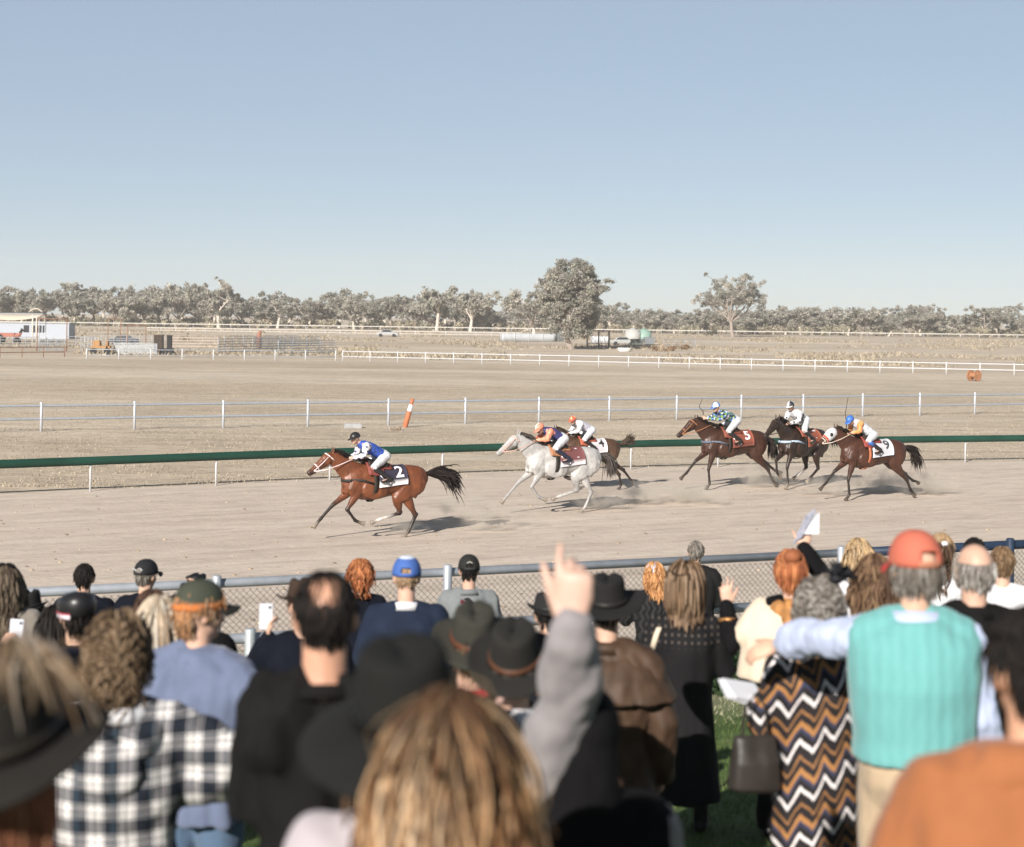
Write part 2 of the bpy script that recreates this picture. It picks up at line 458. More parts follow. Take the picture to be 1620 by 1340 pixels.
rail = thing('running_rail', 'wide dark green running rail on thin white posts behind the galloping horses', 'rail', (0, 0, 0))
sec = []
acc = 0.0; last = rail_line[0]; posts_xy = []
want = [at(px, py) for px, py in ((142, 778), (343, 768), (524, 760.5), (698, 754.5), (852, 749.5), (1010, 745), (1155, 741.5), (1290, 738), (1412, 735), (1530, 732))]
mb = MB(); V = []; Fc = []
prof = [(-.055, .70), (.045, .72), (.06, .80), (.045, .90), (-.02, .93), (-.07, .90), (-.085, .80)]
zoff = .02
for i, p in enumerate(rail_line):
    q = rail_line[min(i + 1, len(rail_line) - 1)] - rail_line[max(i - 1, 0)]; q = q / np.linalg.norm(q); nx = np.array((-q[1], q[0]))
    for a, z in prof: V.append((p[0] + nx[0] * a, p[1] + nx[1] * a, z + zoff))
k = len(prof)
for i in range(len(rail_line) - 1):
    for j in range(k): Fc.append((i * k + j, i * k + (j + 1) % k, (i + 1) * k + (j + 1) % k, (i + 1) * k + j))
mb.add(V, Fc); obj('rail_cover', mb, green_pvc, rail)
allp = [np.array((p.x, p.y)) for p in want]
for s_ in (-1, 1):
    e0, e1 = (allp[0], allp[1]) if s_ < 0 else (allp[-1], allp[-2])
    for j in range(1, 4): (allp.insert(0, e0 + (e0 - e1) * 1.0 * j) if s_ < 0 else allp.append(e0 + (e0 - e1) * 1.0 * j))
for p in allp:
    i = int(np.argmin(np.linalg.norm(rl - p, axis=1))); b = rl[i]
    q = rl[min(i + 1, len(rl) - 1)] - rl[max(i - 1, 0)]; q /= np.linalg.norm(q); nx = np.array((-q[1], q[0]))
    m = MB(); B = Vector((b[0] + nx[0] * .02, b[1] + nx[1] * .02, 0)); N = Vector((nx[0], nx[1], 0))
    m.loft([B + Vector((0, 0, -.1)), B + Vector((0, 0, .55)), B + Vector((0, 0, .66)) - N * .015, B + Vector((0, 0, .735)) - N * .03], [.03, .03, .03, .03], n=8, tag=False)
    obj('post', m, white_paint, rail)

def rail_fence(name, label, pts, h, rpost, rails, rrail, mpost, mrail, group=None, flat=None, cat='fence'):
    t = thing(name, label, cat, (0, 0, 0), 0, group)
    for p in pts:
        obj('post', tube_post(Vector(p) - Vector((0, 0, .2)), Vector(p) + Vector((0, 0, h)), rpost, 8), mpost, t)
    for z in rails:
        m = MB(); pp = [Vector(p) + Vector((0, -.0, z)) for p in pts]
        if flat:
            for a, b in zip(pp, pp[1:]): m.bar(a, b, flat[0], flat[1])
        else: m.loft(pp, [rrail] * len(pp), side=(0, 0, 1), n=8, tag=False)
        obj('rail', m, mrail, t, smooth=not flat)
    return t
p0, p1 = at(65, 683), at(1542, 655.5)
stp = (p1 - p0) / 13.0
rail_fence('post_and_rail_fence', 'two rail galvanised fence with pale posts crossing the paddock behind the green rail', 'x' and [p0 + stp * i for i in range(-4, 19)], 1.2, .055, [1.05, .52], .045, mat('pale_post', (.47, .485, .52), .5, var=.05, metal=.15), mat('rail_steel', (.36, .395, .44), .5, var=.1, metal=.3))
q0, q1 = at(629, 573.5), at(1497, 592)
n2 = 18; st2 = (q1 - q0) / n2
rail_fence('white_rail_fence', 'thin white two rail fence at the far side of the paddock, right of the yards', [q0 + st2 * i for i in range(-2, 25)], 1.2, .06, [1.08, .52], .05, white_paint, white_paint)
l0, l1 = at(137, 568.5), at(531, 571)
st3 = (l1 - l0) / 8
rail_fence('white_rail_fence', 'thin white rail fence with short posts in front of the stock yards', [l0 + st3 * i for i in range(0, 9)], 1.15, .07, [1.05, .45], .04, white_paint, galv)
# back straight rail
bp = [atg(px, py) for px, py in ((-150, 516.5), (0, 518.5), (200, 521.5), (400, 524.5), (600, 527), (800, 530), (1000, 532), (1200, 534.5), (1400, 537), (1620, 539.5), (1800, 542))]
bp = [Vector((p.x, 430.0, far_z(430.0))) for p in bp]
t = thing('running_rail', 'far white running rail of the back straight below the tree line', 'rail')
m = MB(); 
for a, b in zip(bp, bp[1:]): m.bar(a + Vector((0, 0, 1.0)), b + Vector((0, 0, 1.0)), .12, .22)
obj('rail_cover', m, mat('rail_cream', (.48, .45, .41), .5, var=.05), t, smooth=False)
for i in range(60):
    x = bp[0].x + (bp[-1].x - bp[0].x) * i / 59; obj('post', tube_post((x, 430, far_z(430) - .1), (x, 430, far_z(430) + .85), .05, 6), white_paint, t)
m = MB()
m.bar((-75, 350, far_z(350) + 1.0), (2, 345, far_z(345) + 1.0), .1, .12); m.bar((-75, 350, far_z(350) + .5), (2, 345, far_z(345) + .5), .08, .10)
t = thing('yard_rail_fence', 'long low pale double rail crossing behind the stock yards', 'fence')
obj('rail', m, mat('rail_pale', (.50, .46, .42), .6), t, smooth=False)
for i in range(26):
    x = -75 + 77 * i / 25; y = 350 - 5 * i / 25; obj('post', tube_post((x, y, far_z(y) - .1), (x, y, far_z(y) + 1.15), .05, 6), white_paint, t)

# chain-link fence on the bank
def fence_pt(px, n=0.0):
    a, _ = ray(px, 900)
    # X = a*Y ; n-coordinate fixed
    Y = (n + FA[0] * FN[0] + FA[1] * FN[1]) / (a * FN[0] + FN[1])
    return nt(a * Y, Y)[1]
def chain_fence(name, label, n, t0, t1, h, posts, rp, rails, rr, dia, wire_r, mp, mr, z0=None, bottom=.04):
    zb = ground(*from_nt(max(n, 0.0), 0)) if z0 is None else z0
    th = thing(name, label, 'fence')
    for t_ in posts:
        x, y = from_nt(n, t_); obj('post', tube_post((x, y, zb - .3), (x, y, zb + h + .07), rp, 12), mp, th)
    for z, r in rails:
        a = from_nt(n - .07, t0); b = from_nt(n - .07, t1)
        m = MB(); m.loft([(a[0], a[1], zb + z), ((a[0] + b[0]) / 2, (a[1] + b[1]) / 2, zb + z), (b[0], b[1], zb + z)], [(r, r)] * 3, side=(0, 0, 1), n=12, tag=False); obj('top_rail' if z > h - .2 else 'rail', m, mr, th)
    if dia:
        H = h - bottom - .09; paths = []; 
        k = t0 - H
        while k < t1:
            for s_ in (1, -1):
                u0 = k if s_ > 0 else k + H; u1 = k + H if s_ > 0 else k
                a = from_nt(n - .01 * s_ * .4, u0); b = from_nt(n - .01 * s_ * .4, u1)
                paths.append([(a[0], a[1], zb + bottom), (b[0], b[1], zb + bottom + H)])
            k += dia
        m = MB(); m.tubes(paths, np.full((len(paths), 2), wire_r), np.ones((len(paths), 3)), 4)
        obj('wire_mesh', m, mat('chain_wire', (.20, .19, .18), .6, var=.1, bump=0, metal=.3), th)
    return th
tp = [fence_pt(px) for px in (-260, 343, 708, 1330, 1480)]
t_end = fence_pt(1440)
steps = fence_pt(1330) - fence_pt(708)
chain_fence('chain_link_fence', 'tall chain link fence with silver top rail along the near edge of the track', 0.0, -9, fence_pt(1338), 1.36, [fence_pt(343), fence_pt(708), fence_pt(1330), fence_pt(-30)], .05, [(1.33, .052)], .06, .075, .0032, galv, galv)
chain_fence('chain_link_fence', 'navy shade-toned chain link fence panel at the right edge of the crowd', 0.0, fence_pt(1338) + .05, fence_pt(1800), 1.36, [fence_pt(1338) + .1, fence_pt(1597)], .055, [(1.33, .062), (.72, .05)], .06, .07, .0035, navy_shade, navy_shade)
chain_fence('pipe_rail_fence', 'low pipe rail fence standing just in front of the tall chain link fence', 1.25, -9, fence_pt(1338, 1.25), .84, [fence_pt(397, 1.25), fence_pt(-40, 1.25), fence_pt(1050, 1.25)], .055, [(.80, .055)], .05, None, .003, mat('pipe_grey', (.36, .39, .40), .5, metal=.3), galv)

# marker post, troughs, reel
def marker():
    b = at(640.5, 676.0); top = P(653, 631, b.y); ax = (top - b)
    t = thing('marker_post', 'leaning orange and white striped marker post on the grass by the fence', 'marker', b)
    L = ax.length; d = ax / L
    orange = mat('marker_orange', (.45, .15, .07), .6, var=.1); wht = mat('marker_white', (.8, .8, .82), .6, var=.05)
    for nm, a, c, r0, r1, m_ in (('lower_sleeve', 0, .56, .115, .115, orange), ('white_band', .562, .80, .10, .09, wht), ('tip', .802, 1.0, .07, .085, orange)):
        m = MB(); m.loft([d * L * a, d * L * (a + .02), d * L * (c - .02), d * L * c], [r0 * .92, r0, r1, r1 * .9], n=14, tag=False); obj(nm, m, m_, t)
marker()
def trough(px, py, w, h, d, label, col):
    b = at(px, py); t = thing('water_trough', label, 'trough', b, RAD(8))
    m = MB(); th = .05
    for c, s_ in (((0, -d / 2, h / 2), (w, th, h)), ((0, d / 2, h / 2), (w, th, h)), ((-w / 2 + th / 2, 0, h / 2), (th, d - th * 1.1, h * .98)), ((w / 2 - th / 2, 0, h / 2), (th, d - th * 1.1, h * .98))): m.box(c, s_)
    obj('basin', m, mat('trough_' + label[:5], col, .6), t, smooth=False)
    m = MB(); m.box((0, 0, .05), (w - .1, d - .1, .06)); obj('bottom', m, mat('trough_' + label[:5], col, .6), t, smooth=False)
trough(558, 677, .75, .18, .35, 'white low block trough lying on the dry grass beside the fence', (.32, .32, .32))
b = atg(1541, 603); t = thing('cable_reel', 'small rusty orange cable reel lying at the far right of the paddock', 'reel', b, RAD(35))
rust = mat('rust_orange', (.36, .17, .085), .8, var=.3)
for nm, y0, y1, r in (('flange', -.42, -.34, .48), ('core', -.34, .34, .22), ('flange', .34, .42, .48)):
    m = MB(); m.loft([(0, y0, .48), (0, y1, .48)], [r, r], side=(1, 0, 0), n=20, tag=False); obj(nm, m, rust, t, smooth=False)
# half-buried drain pipe ends by the marker
b = at(625, 681); t = thing('pipe_valve', 'small rusty pipe valve on the ground at the foot of the fence post', 'valve', b)
m = MB(); m.loft([(-.2, 0, .05), (.25, 0, .06)], [.04, .04], side=(0, 0, 1), n=8, tag=False); m.loft([(.2, 0, .0), (.2, 0, .16)], [.06, .05], n=8, tag=False); obj('pipe', m, mat('old_iron', (.20, .15, .11), .8), t)
# ------------------------------------------------------------------ trees
leaf_m = mat('gum_leaves', (1, 1, 1), .65, var=.22, scale=.35, attr=True, bump=0, trans=.45)
bark_m = mat('gum_bark', (1, 1, 1), .85, var=.3, scale=2.5, attr=True, bump=.6, bscale=8, bdist=.03)
LEAF = [(.42, .39, .335), (.385, .37, .31), (.46, .43, .37), (.345, .34, .28), (.375, .35, .295)]
def leaves(m, rg, centres, radii, per, size, pal=LEAF, flat=.8):
    C = []; 
    for c, r in zip(centres, radii):
        k = max(3, int(per * r * r)); d = rg.normal(0, 1, (k, 3)); d /= np.linalg.norm(d, axis=1, keepdims=True)
        rr = r * rg.uniform(.1, 1.0, (k, 1)) ** .7 * np.where(rg.random((k, 1)) < .22, rg.uniform(1.1, 1.7, (k, 1)), 1.0)
        base = np.array(pal[rg.integers(0, len(pal))]) * rg.uniform(.75, 1.2)
        C.append((np.array(c) + d * rr * np.array((1, 1, flat)), base * rg.uniform(.75, 1.25, (k, 1))))
    pts = np.concatenate([a for a, _ in C]); col = np.concatenate([b for _, b in C]); n = len(pts)
    u = rg.normal(0, 1, (n, 3)); u /= np.linalg.norm(u, axis=1, keepdims=True)
    w = rg.normal(0, 1, (n, 3)); w[:, 2] -= .8; w -= (w * u).sum(1, keepdims=True) * u; w /= np.linalg.norm(w, axis=1, keepdims=True)
    s_ = size * rg.uniform(.6, 1.4, (n, 1))
    V = np.stack([pts - u * s_ * .5, pts + w * s_ * .7 - u * s_ * .05, pts + u * s_ * .5, pts - w * s_ * .7 + u * s_ * .05], 1).reshape(-1, 3)
    m.add(V, [(4 * i, 4 * i + 1, 4 * i + 2, 4 * i + 3) for i in range(n)], np.repeat(col, 4, axis=0))
def tree_mesh(seed, h, w, fork=.25, limbs=5, clump=1.1, per=60, leaf=.42, bark=(.36, .31, .26), dense=0, spread=1.0, low=.35, tr=.045):
    rg = np.random.default_rng(seed); tk = MB(); cen = []; rad = []
    r0 = h * tr / 2 * 1.4; fz = h * fork
    lean = rg.normal(0, .05, 2) * h
    f = Vector((lean[0], lean[1], fz))
    tk.loft([(0, 0, -.3), (0, 0, .15), f * .5 + Vector((0, 0, 0)), f], [r0 * 1.7, r0 * 1.2, r0 * .95, r0 * .85], n=8, col=bark, tag=False)
    for i in range(limbs):
        a = 2 * math.pi * (i + rg.uniform(-.3, .3)) / limbs; o = w * .5 * rg.uniform(.35, .85) * spread
        top = h * rg.uniform(.62, .92)
        e = Vector((math.cos(a) * o, math.sin(a) * o, top * .9)); mid = f.lerp(e, .5) + Vector((rg.normal(0, .05) * w, rg.normal(0, .05) * w, -.04 * h))
        tk.loft([f - Vector((0, 0, .3)), mid, e], [r0 * .6, r0 * .38, r0 * .14], n=6, col=bark, tag=False)
        for j in range(6 + (3 if dense else 0)):
            u = rg.uniform(.35, 1.0); s_ = f.lerp(mid, u * 2) if u < .5 else mid.lerp(e, u * 2 - 1)
            b = s_ + Vector((rg.normal(0, .16) * w + math.cos(a) * .08 * w, rg.normal(0, .16) * w + math.sin(a) * .08 * w, rg.uniform(-.02, .2) * h))
            if b.z > h: b.z = h * rg.uniform(.9, 1.0)
            if b.z < low * h: b.z = low * h + rg.uniform(0, .1) * h
            tk.loft([s_, s_.lerp(b, .55) + Vector((0, 0, .02 * h)), b], [r0 * .22, r0 * .14, r0 * .05], n=4, col=bark, tag=False)
            for q in range(3):
                cen.append((b.x + rg.normal(0, .55) * clump, b.y + rg.normal(0, .55) * clump, b.z + rg.normal(0, .4) * clump)); rad.append(clump * rg.uniform(.35, .95))
    for i in range(dense):
        th = rg.uniform(0, 2 * math.pi); z = rg.uniform(low, 1.0); prof = math.sqrt(max(.02, 1 - ((z - .55) / .5) ** 2)) * rg.uniform(.6, 1.0)
        cen.append((math.cos(th) * w * .5 * prof, math.sin(th) * w * .5 * prof, z * h * .97)); rad.append(clump * rg.uniform(.6, 1.15))
    cr = MB(); leaves(cr, rg, cen, rad, per, leaf)
    return tk.mesh('trunk'), cr.mesh('crown')
def put_tree(name, meshes, loc, label, group=None, s=1.0, rz=0.0, cat='tree', sz=1.0):
    t = thing(name, label, cat, loc, rz, group); t.scale = (s, s, s * sz)
    a = bpy.data.objects.new('trunk', meshes[0]); b = bpy.data.objects.new('crown', meshes[1])
    for o, m_ in ((a, bark_m), (b, leaf_m)):
        if not o.data.materials: o.data.materials.append(m_)
        link(o, t)
    return t
pale = (.50, .44, .38); dark = (.26, .22, .18)
VAR = [tree_mesh(10 + i, h, w, fk, lb, 1.0, 120, .34, bk) for i, (h, w, fk, lb, bk) in enumerate([
    (10, 9, .28, 5, pale), (11, 8, .35, 4, pale), (9, 10, .22, 6, dark), (12, 9, .3, 5, pale), (8.5, 9, .2, 5, dark), (10.5, 11, .25, 6, pale), (9.5, 7, .35, 4, dark), (12.5, 8, .4, 4, pale), (7.5, 9, .18, 6, dark)])]
for v in VAR: v[0].polygons.foreach_set('use_smooth', [True] * len(v[0].polygons))
rg = np.random.default_rng(77)
def skyline(px):            # crown top in the photo
    xs_ = [-100, 0, 60, 120, 200, 260, 330, 400, 450, 520, 600, 650, 720, 790, 830, 960, 1000, 1060, 1110, 1200, 1250, 1300, 1350, 1420, 1480, 1540, 1590, 1720]
    ys_ = [450, 449, 456, 452, 460, 452, 452, 458, 468, 461, 466, 466, 456, 482, 470, 478, 480, 486, 488, 482, 482, 490, 487, 492, 489, 492, 488, 488]
    return float(np.interp(px, xs_, ys_))
cnt = 0
for row, (Y, n, k) in enumerate(((452, 56, 1.0), (475, 58, .97), (505, 56, .95))):
    for i in range(n):
        px = -130 + 1880 * (i + rg.uniform(-.35, .35)) / (n - 1); y = Y + rg.uniform(-9, 9)
        g = Vector((0, y, far_z(y))); a, b_ = ray(px, skyline(px) + rg.uniform(-10, 17) + (5 if row == 2 else 0)); z = CAMZ + b_ * y
        hh = max(5.0, z - g.z); v = int(rg.integers(0, len(VAR))); s_ = hh / [10, 11, 9, 12, 8.5, 10.5, 9.5, 12.5, 7.5][v]
        lab = ('grey leaved gum tree in the front row of the far tree line', 'grey gum tree half hidden in the middle of the far tree line', 'distant gum tree at the back of the far tree line')[row]
        s_xy = s_ ** .5
        t = put_tree('gum_tree', VAR[v], (a * y, y, g.z), lab, lab.replace(' tree in', ' trees in'), 1.0, rg.uniform(0, 6.28)); t.scale = (s_xy * 1.05, s_xy * 1.05, s_); cnt += 1
# standing out of the line
def solo(px, base_y, top_y, Y, meshes, h0, label, w=1.0, name='gum_tree'):
    a, b_ = ray(px, top_y); g = far_z(Y); s_ = (CAMZ + b_ * Y - g) / h0
    t = put_tree(name, meshes, (a * Y, Y, g), label, None, s_, 0.4); t.scale = (s_ * w, s_ * w, s_); return t
solo(347, 0, 437, 440, tree_mesh(31, 12, 9, .3, 5, 1.1, 55, .45, pale), 12.0, 'tallest pale gum rising above the left part of the tree line', 1.0)
solo(692, 0, 440, 440, tree_mesh(32, 12, 8, .38, 5, 1.0, 50, .45, pale), 12.0, 'tall open crowned gum left of the spreading pale trunked one', 1.0)
solo(745, 0, 446, 436, tree_mesh(33, 11, 10, .26, 6, 1.1, 60, .45, (.56, .50, .43), low=.45), 11.0, 'spreading gum with a pale forked trunk in the middle of the tree line', 1.0)
big = tree_mesh(41, 15.5, 10.4, .16, 8, .95, 185, .25, (.30, .25, .21), dense=165, low=.13, tr=.045)
solo(905, 550, 409, 268, big, 15.5, 'big dense crowned tree standing alone with dark shade at its base', 1.02, 'big_tree')
lone = tree_mesh(54, 14.0, 15.5, .26, 10, .95, 110, .26, (.30, .25, .21), dense=46, low=.52, spread=1.2, tr=.045)
solo(1160, 533, 432, 392, lone, 14.0, 'lone open crowned gum tree on the grass right of the big tree', .80, 'gum_tree')
solo(846, 520, 455, 330, tree_mesh(63, 9, 9, .3, 5, 1.0, 70, .36, (.52, .46, .4), low=.4), 9.6, 'smaller pale trunked gum tucked against the left side of the big tree', 1.0)
# low scrub at the foot of the line
m = MB(); cen = []; rad = []
for i in range(950):
    px = -140 + 1900 * rg.random(); y = 436 + rg.uniform(0, 70); a, _ = ray(px, 500); r = rg.uniform(.6, 1.7)
    if y < 444 and rg.random() < .3: continue
    cen.append((a * y, y, far_z(y) + r * .55 + rg.uniform(0, .8))); rad.append(r)
leaves(m, rg, cen, rad, 42, .42, [(.42, .375, .27), (.38, .345, .25), (.46, .40, .30), (.30, .285, .20)], .75)
kind(obj('undergrowth', m, leaf_m, smooth=False), 'stuff')
# far rough grass and weeds
xs = []
for i in range(42000):
    y = 195 + 210 * rg.random(); xs.append(((rg.random() * 2 - 1) * y * .36, y))
xs = np.array(xs); rng = rg
cl = np.array([noise.noise(Vector((p[0] * .06, p[1] * .03, 4.0))) + .5 * noise.noise(Vector((p[0] * .3, p[1] * .15, 9))) for p in xs])
blades('tall_dry_grass', xs[cl > .08], lambda x, y: far_z(y), .38, .30, [(.42, .35, .255), (.37, .30, .215), (.32, .265, .185), (.45, .385, .29)], .6, leafy)
def bush(px, py, r, label, pal, per=160, leaf=.18, z=None):
    b = atg(px, py); m = MB(); cen = [(rg.normal(0, r * .5), rg.normal(0, r * .4), abs(rg.normal(.5, .25)) * r) for _ in range(8)]
    leaves(m, rg, cen, [r * .55] * 8, per, leaf, pal, .8)
    t = thing('shrub', label, 'shrub', b); obj('foliage', m, leaf_m, t, smooth=False)
    s_ = MB(); s_.loft([(0, 0, -.1), (0, 0, r * .7)], [.05, .02], n=5, col=dark, tag=False); obj('stem', s_, bark_m, t)
bush(1128, 531, 1.3, 'small dark shrub on the grass left of the lone gum tree', [(.13, .12, .09), (.18, .16, .11)], 60, .3)
bush(295, 540, 1.1, 'sparse upright dry shrub behind the stock yards', [(.27, .23, .15)], 25, .25)
for i, (px, py) in enumerate(((1040, 556), (1062, 555), (1085, 554))):
    bush(px, py, .9, ('rusty brown weed clump at the left end of the row by the yard', 'rusty brown weed clump in the middle of the row by the yard', 'rusty brown weed clump at the right end of the row by the yard')[i], [(.34, .22, .13), (.40, .28, .17)], 50, .3)

# ------------------------------------------------------------------ stock yards and sheds
rust_pipe = mat('rusty_pipe', (.24, .12, .07), .85, var=.3)
def shed(px, py, w, d, h, label, colw, colr, rz=0.0, windows=(), wmat=None, name='shed'):
    b = atg(px, py); t = thing(name, label, name.replace('_', ' '), b, rz)
    m = MB(); m.box((0, 0, h / 2), (w, d, h)); obj('wall', m, mat('wall_' + str(colw), colw, .7), t, smooth=False)
    m = MB(); m.box((0, 0, h + .08), (w + .4, d + .4, .16)); obj('roof', m, mat('roof_' + str(colr), colr, .6), t, smooth=False)
    for x, z, ww, hh in windows:
        f = MB(); f.box((x, -d / 2 - .02, z), (ww, .05, hh)); obj('window', f, wmat, t, smooth=False)
    return t
dk = mat('dark_window', (.03, .03, .035), .3, bump=0)
shed(58, 536, 12, 4, 2.7, 'long white shed with dark windows behind the left yards', (.36, .385, .43), (.42, .41, .39), 0, ((-1.2, 1.7, .9, 1.2), (.0, 1.7, .6, 1.2), (.9, 1.7, .9, 1.2), (1.7, 1.7, .3, 1.2)), dk)
b = atg(22, 542); t = thing('shade_awning', 'cream shade awning sagging on posts at the far left', 'awning', b)
V = []; Fc = []; 
for j in range(2):
    for i in range(13):
        u = i / 12; V.append((-4.5 + 9 * u, (-2 if j == 0 else 2), 4.1 - (.55 * math.sin(math.pi * u) if j == 0 else 0) + (0 if j == 0 else .6)))
m = MB(); m.add(V, [(i, i + 1, i + 14, i + 13) for i in range(12)]); o = obj('canopy', m, cloth('awning_cloth', (.52, .45, .35)), t); sdm = o.modifiers.new('s', 'SOLIDIFY'); sdm.thickness = .12
for x, y in ((-4.4, -1.9), (4.4, -1.9), (-4.4, 1.9), (4.4, 1.9)): obj('pole', tube_post((x, y, -.1), (x, y, 4.0), .06, 6), white_paint, t)
def frame(pts, r, label, m_, name='pipe_gateway', cat='gateway', extra=()):
    t = thing(name, label, cat, pts[0])
    o0 = Vector(pts[0])
    for a, b in zip(pts, pts[1:]):
        m = MB(); m.loft([Vector(a) - o0, Vector(b) - o0], [r, r], side=(.3, 1, .2), n=6, tag=False); obj('pole', m, m_, t)
    for a, b in extra:
        m = MB(); m.loft([Vector(a) - o0, Vector(b) - o0], [r * .7, r * .7], side=(.3, 1, .2), n=6, tag=False); obj('crossbar', m, m_, t)
def fr(px0, px1, ytop0, ytop1, ybase, label, m_, r=.08, Y=None):
    Y = Y or atg((px0 + px1) / 2, ybase).y
    g = far_z(Y); a = P(px0, ytop0, Y); c = P(px1, ytop1, Y)
    A = Vector((a.x, Y, g)); C_ = Vector((c.x, Y, g)); frame([A, a, c, C_], r, label, m_)
fr(59, 106, 504, 504.5, 566, 'tall rusty goal shaped gate frame beside the white shed', rust_pipe, .06, 215)
fr(171, 191, 503, 504, 545, 'narrow rusty pipe frame standing over the dark car', rust_pipe, .06, 260)
fr(202, 231, 514, 515, 552, 'wide rusty pipe frame right of the dark car', rust_pipe, .06, 245)
a = P(56, 487, 235)
t = thing('gate_arch', 'pale timber post gateway with a curved top at the far left', 'gateway', (a.x, 235, far_z(235)))
for dx in (-.35, .2): obj('post', tube_post((dx, 0, -.1), (dx, 0, a.z - 1.0 + (0 if dx < 0 else -.2)), .1, 8), mat('pale_timber', (.60, .54, .46), .8), t)
m = MB(); m.loft([(-.9 + 1.9 * i / 8, 0, a.z - .85 + .75 * math.sin(math.pi * (i + 1) / 10)) for i in range(9)], [.07] * 9, side=(0, 1, 0), n=6, tag=False); obj('arch', m, mat('pale_timber', (.6, .54, .46), .8), t)
YP = []
def panel(px0, px1, y0, y1, h, label, m_, nr=5, npost=4, r=.035, grp='portable steel yard panels'):
    A = atg(px0, y0); B = atg(px1, y1)
    t = thing('stock_fence', label, 'fence', A, 0, grp)
    for i in range(npost):
        p = (B - A) * (i / (npost - 1)); obj('post', tube_post(p + Vector((0, 0, -.05)), p + Vector((0, 0, h + .1)), r * 1.3, 6), m_, t)
    for i in range(nr):
        m = MB(); m.bar(Vector((0, 0, h * (i + 1) / nr)), (B - A) + Vector((0, 0, h * (i + 1) / nr)), r * 1.2, r * 2.6); obj('rail', m, m_, t, smooth=False)
yardw = mat('yard_white', (.40, .40, .40), .6)
zinc = mat('zinc_panel', (.36, .385, .41), .5, var=.15, metal=.2); pinkr = mat('weathered_rail', (.42, .34, .29), .8)
panel(345, 450, 561, 558, 1.9, 'grey steel cattle panel at the left of the stacked row', zinc, 6, 6)
panel(400, 505, 556, 554, 1.9, 'grey steel cattle panel in the middle of the stacked row', zinc, 6, 6)
panel(440, 528, 563, 561, 1.8, 'grey steel cattle panel at the right end of the stacked row', zinc, 6, 5)
panel(355, 470, 552, 550, 1.8, 'grey steel cattle panel at the back of the stacked row', zinc, 5, 5)
panel(272, 345, 552, 553, 1.6, 'weathered rail panel right of the dark brown feed bins', pinkr, 4, 4)
panel(180, 248, 561, 562, 1.3, 'pale mesh panel left of the dark brown feed bins', zinc, 8, 5)
panel(62, 102, 556, 556, 1.5, 'pale panel below the white shed windows', zinc, 8, 4)
panel(0, 60, 551, 551, 1.5, 'weathered rail panel in front of the cream awning', yardw, 4, 4)
panel(105, 150, 549, 549, 1.5, 'white yard panel right of the tall rusty frame', yardw, 4, 4)
panel(128, 156, 560, 560, 1.9, 'white slatted gate panel beside the orange machine', yardw, 2, 6)
panel(160, 260, 546, 546, 1.4, 'pale rail panel in front of the dark car', yardw, 4, 6)
panel(262, 340, 543, 543, 1.3, 'long pale rail panel behind the brown feed bins', pinkr, 3, 5)
panel(1050, 1100, 552, 551, 1.4, 'grey steel panel right of the dark trailers', zinc, 4, 4)
panel(0, 102, 566, 565, 1.1, 'rusty two bar panel at the front left of the yards', rust_pipe, 2, 4)
def car(px, py, label, col, L=4.4, name='parked_car', rz=0.0, ute=False):
    b = atg(px, py); t = thing(name, label, 'car', b, rz); pm = mat('paint_' + label[:12], col, .35, var=.05, bump=0, spec=.5)
    m = MB(); prof = [(-L / 2, .35), (-L / 2, .85), (-L * .34, .95), (-L * .2, 1.42), (L * .12, 1.45), (L * .25, 1.0), (L * .46, .85), (L / 2, .7), (L / 2, .35)]
    V = [(x, -.85, z) for x, z in prof] + [(x, .85, z) for x, z in prof]; k = len(prof)
    m.add(V, [tuple(range(k - 1, -1, -1)), tuple(range(k, 2 * k))] + [(i, (i + 1) % k, (i + 1) % k + k, i + k) for i in range(k)])
    o = obj('body', m, pm, t, smooth=False); bv = o.modifiers.new('b', 'BEVEL'); bv.width = .08; bv.segments = 2
    for y in (-.87, .87):
        m = MB(); m.add([(-L * .30, y, .98), (-L * .19, y, 1.36), (L * .11, y, 1.38), (L * .21, y, 1.0)], [(0, 1, 2, 3)]); w_ = obj('window', m, dk, t, smooth=False); w_.modifiers.new('s', 'SOLIDIFY').thickness = .02
    for x in (-L * .3, L * .3):
        for y in (-.8, .8):
            m = MB(); m.loft([(x, y - .1, .33), (x, y + .1, .33)], [.33, .33], side=(1, 0, 0), n=14, tag=False); obj('wheel', m, mat('tyre', (.02, .02, .02), .8), t, smooth=False)
car(197, 545, 'dark blue grey car parked behind the yard rails', (.06, .075, .10))
car(613, 533, 'white car far away on the track below the tree line', (.34, .34, .34), 4.4)
def bin_(px, py, w, d, h, label, col, rz=0.0):
    b = atg(px, py); t = thing('feed_bin', label, 'bin', b, rz); m_ = mat('bin_' + label[:14], col, .85, var=.3)
    m = MB(); m.box((0, 0, h * .48), (w, d, h * .96)); obj('body', m, m_, t, smooth=False).modifiers.new('b', 'BEVEL').width = .05
    m = MB(); m.box((0, 0, h * .985), (w + .1, d + .1, h * .05)); obj('lid', m, m_, t, smooth=False)
    m = MB()
    for x in (-w * .3, 0, w * .3): m.box((x, -d / 2 - .03, h * .5), (.07, .05, h * .9))
    obj('ribs', m, m_, t, smooth=False)
bin_(251, 560, 1.1, .8, 2.3, 'tall dark brown feed bin standing in the yards', (.06, .045, .035))
bin_(268, 558, .6, .6, 2.2, 'narrow black feed bin right of the dark brown one', (.03, .03, .03))
bin_(264, 562, 1.6, .6, .8, 'low black bin in front of the tall dark bins', (.03, .03, .035))
b = atg(160, 561)
t = thing('farm_machine', 'orange farm implement at the left of the yards', 'machine', b); om = mat('machine_orange', (.34, .18, .07), .6, var=.2)
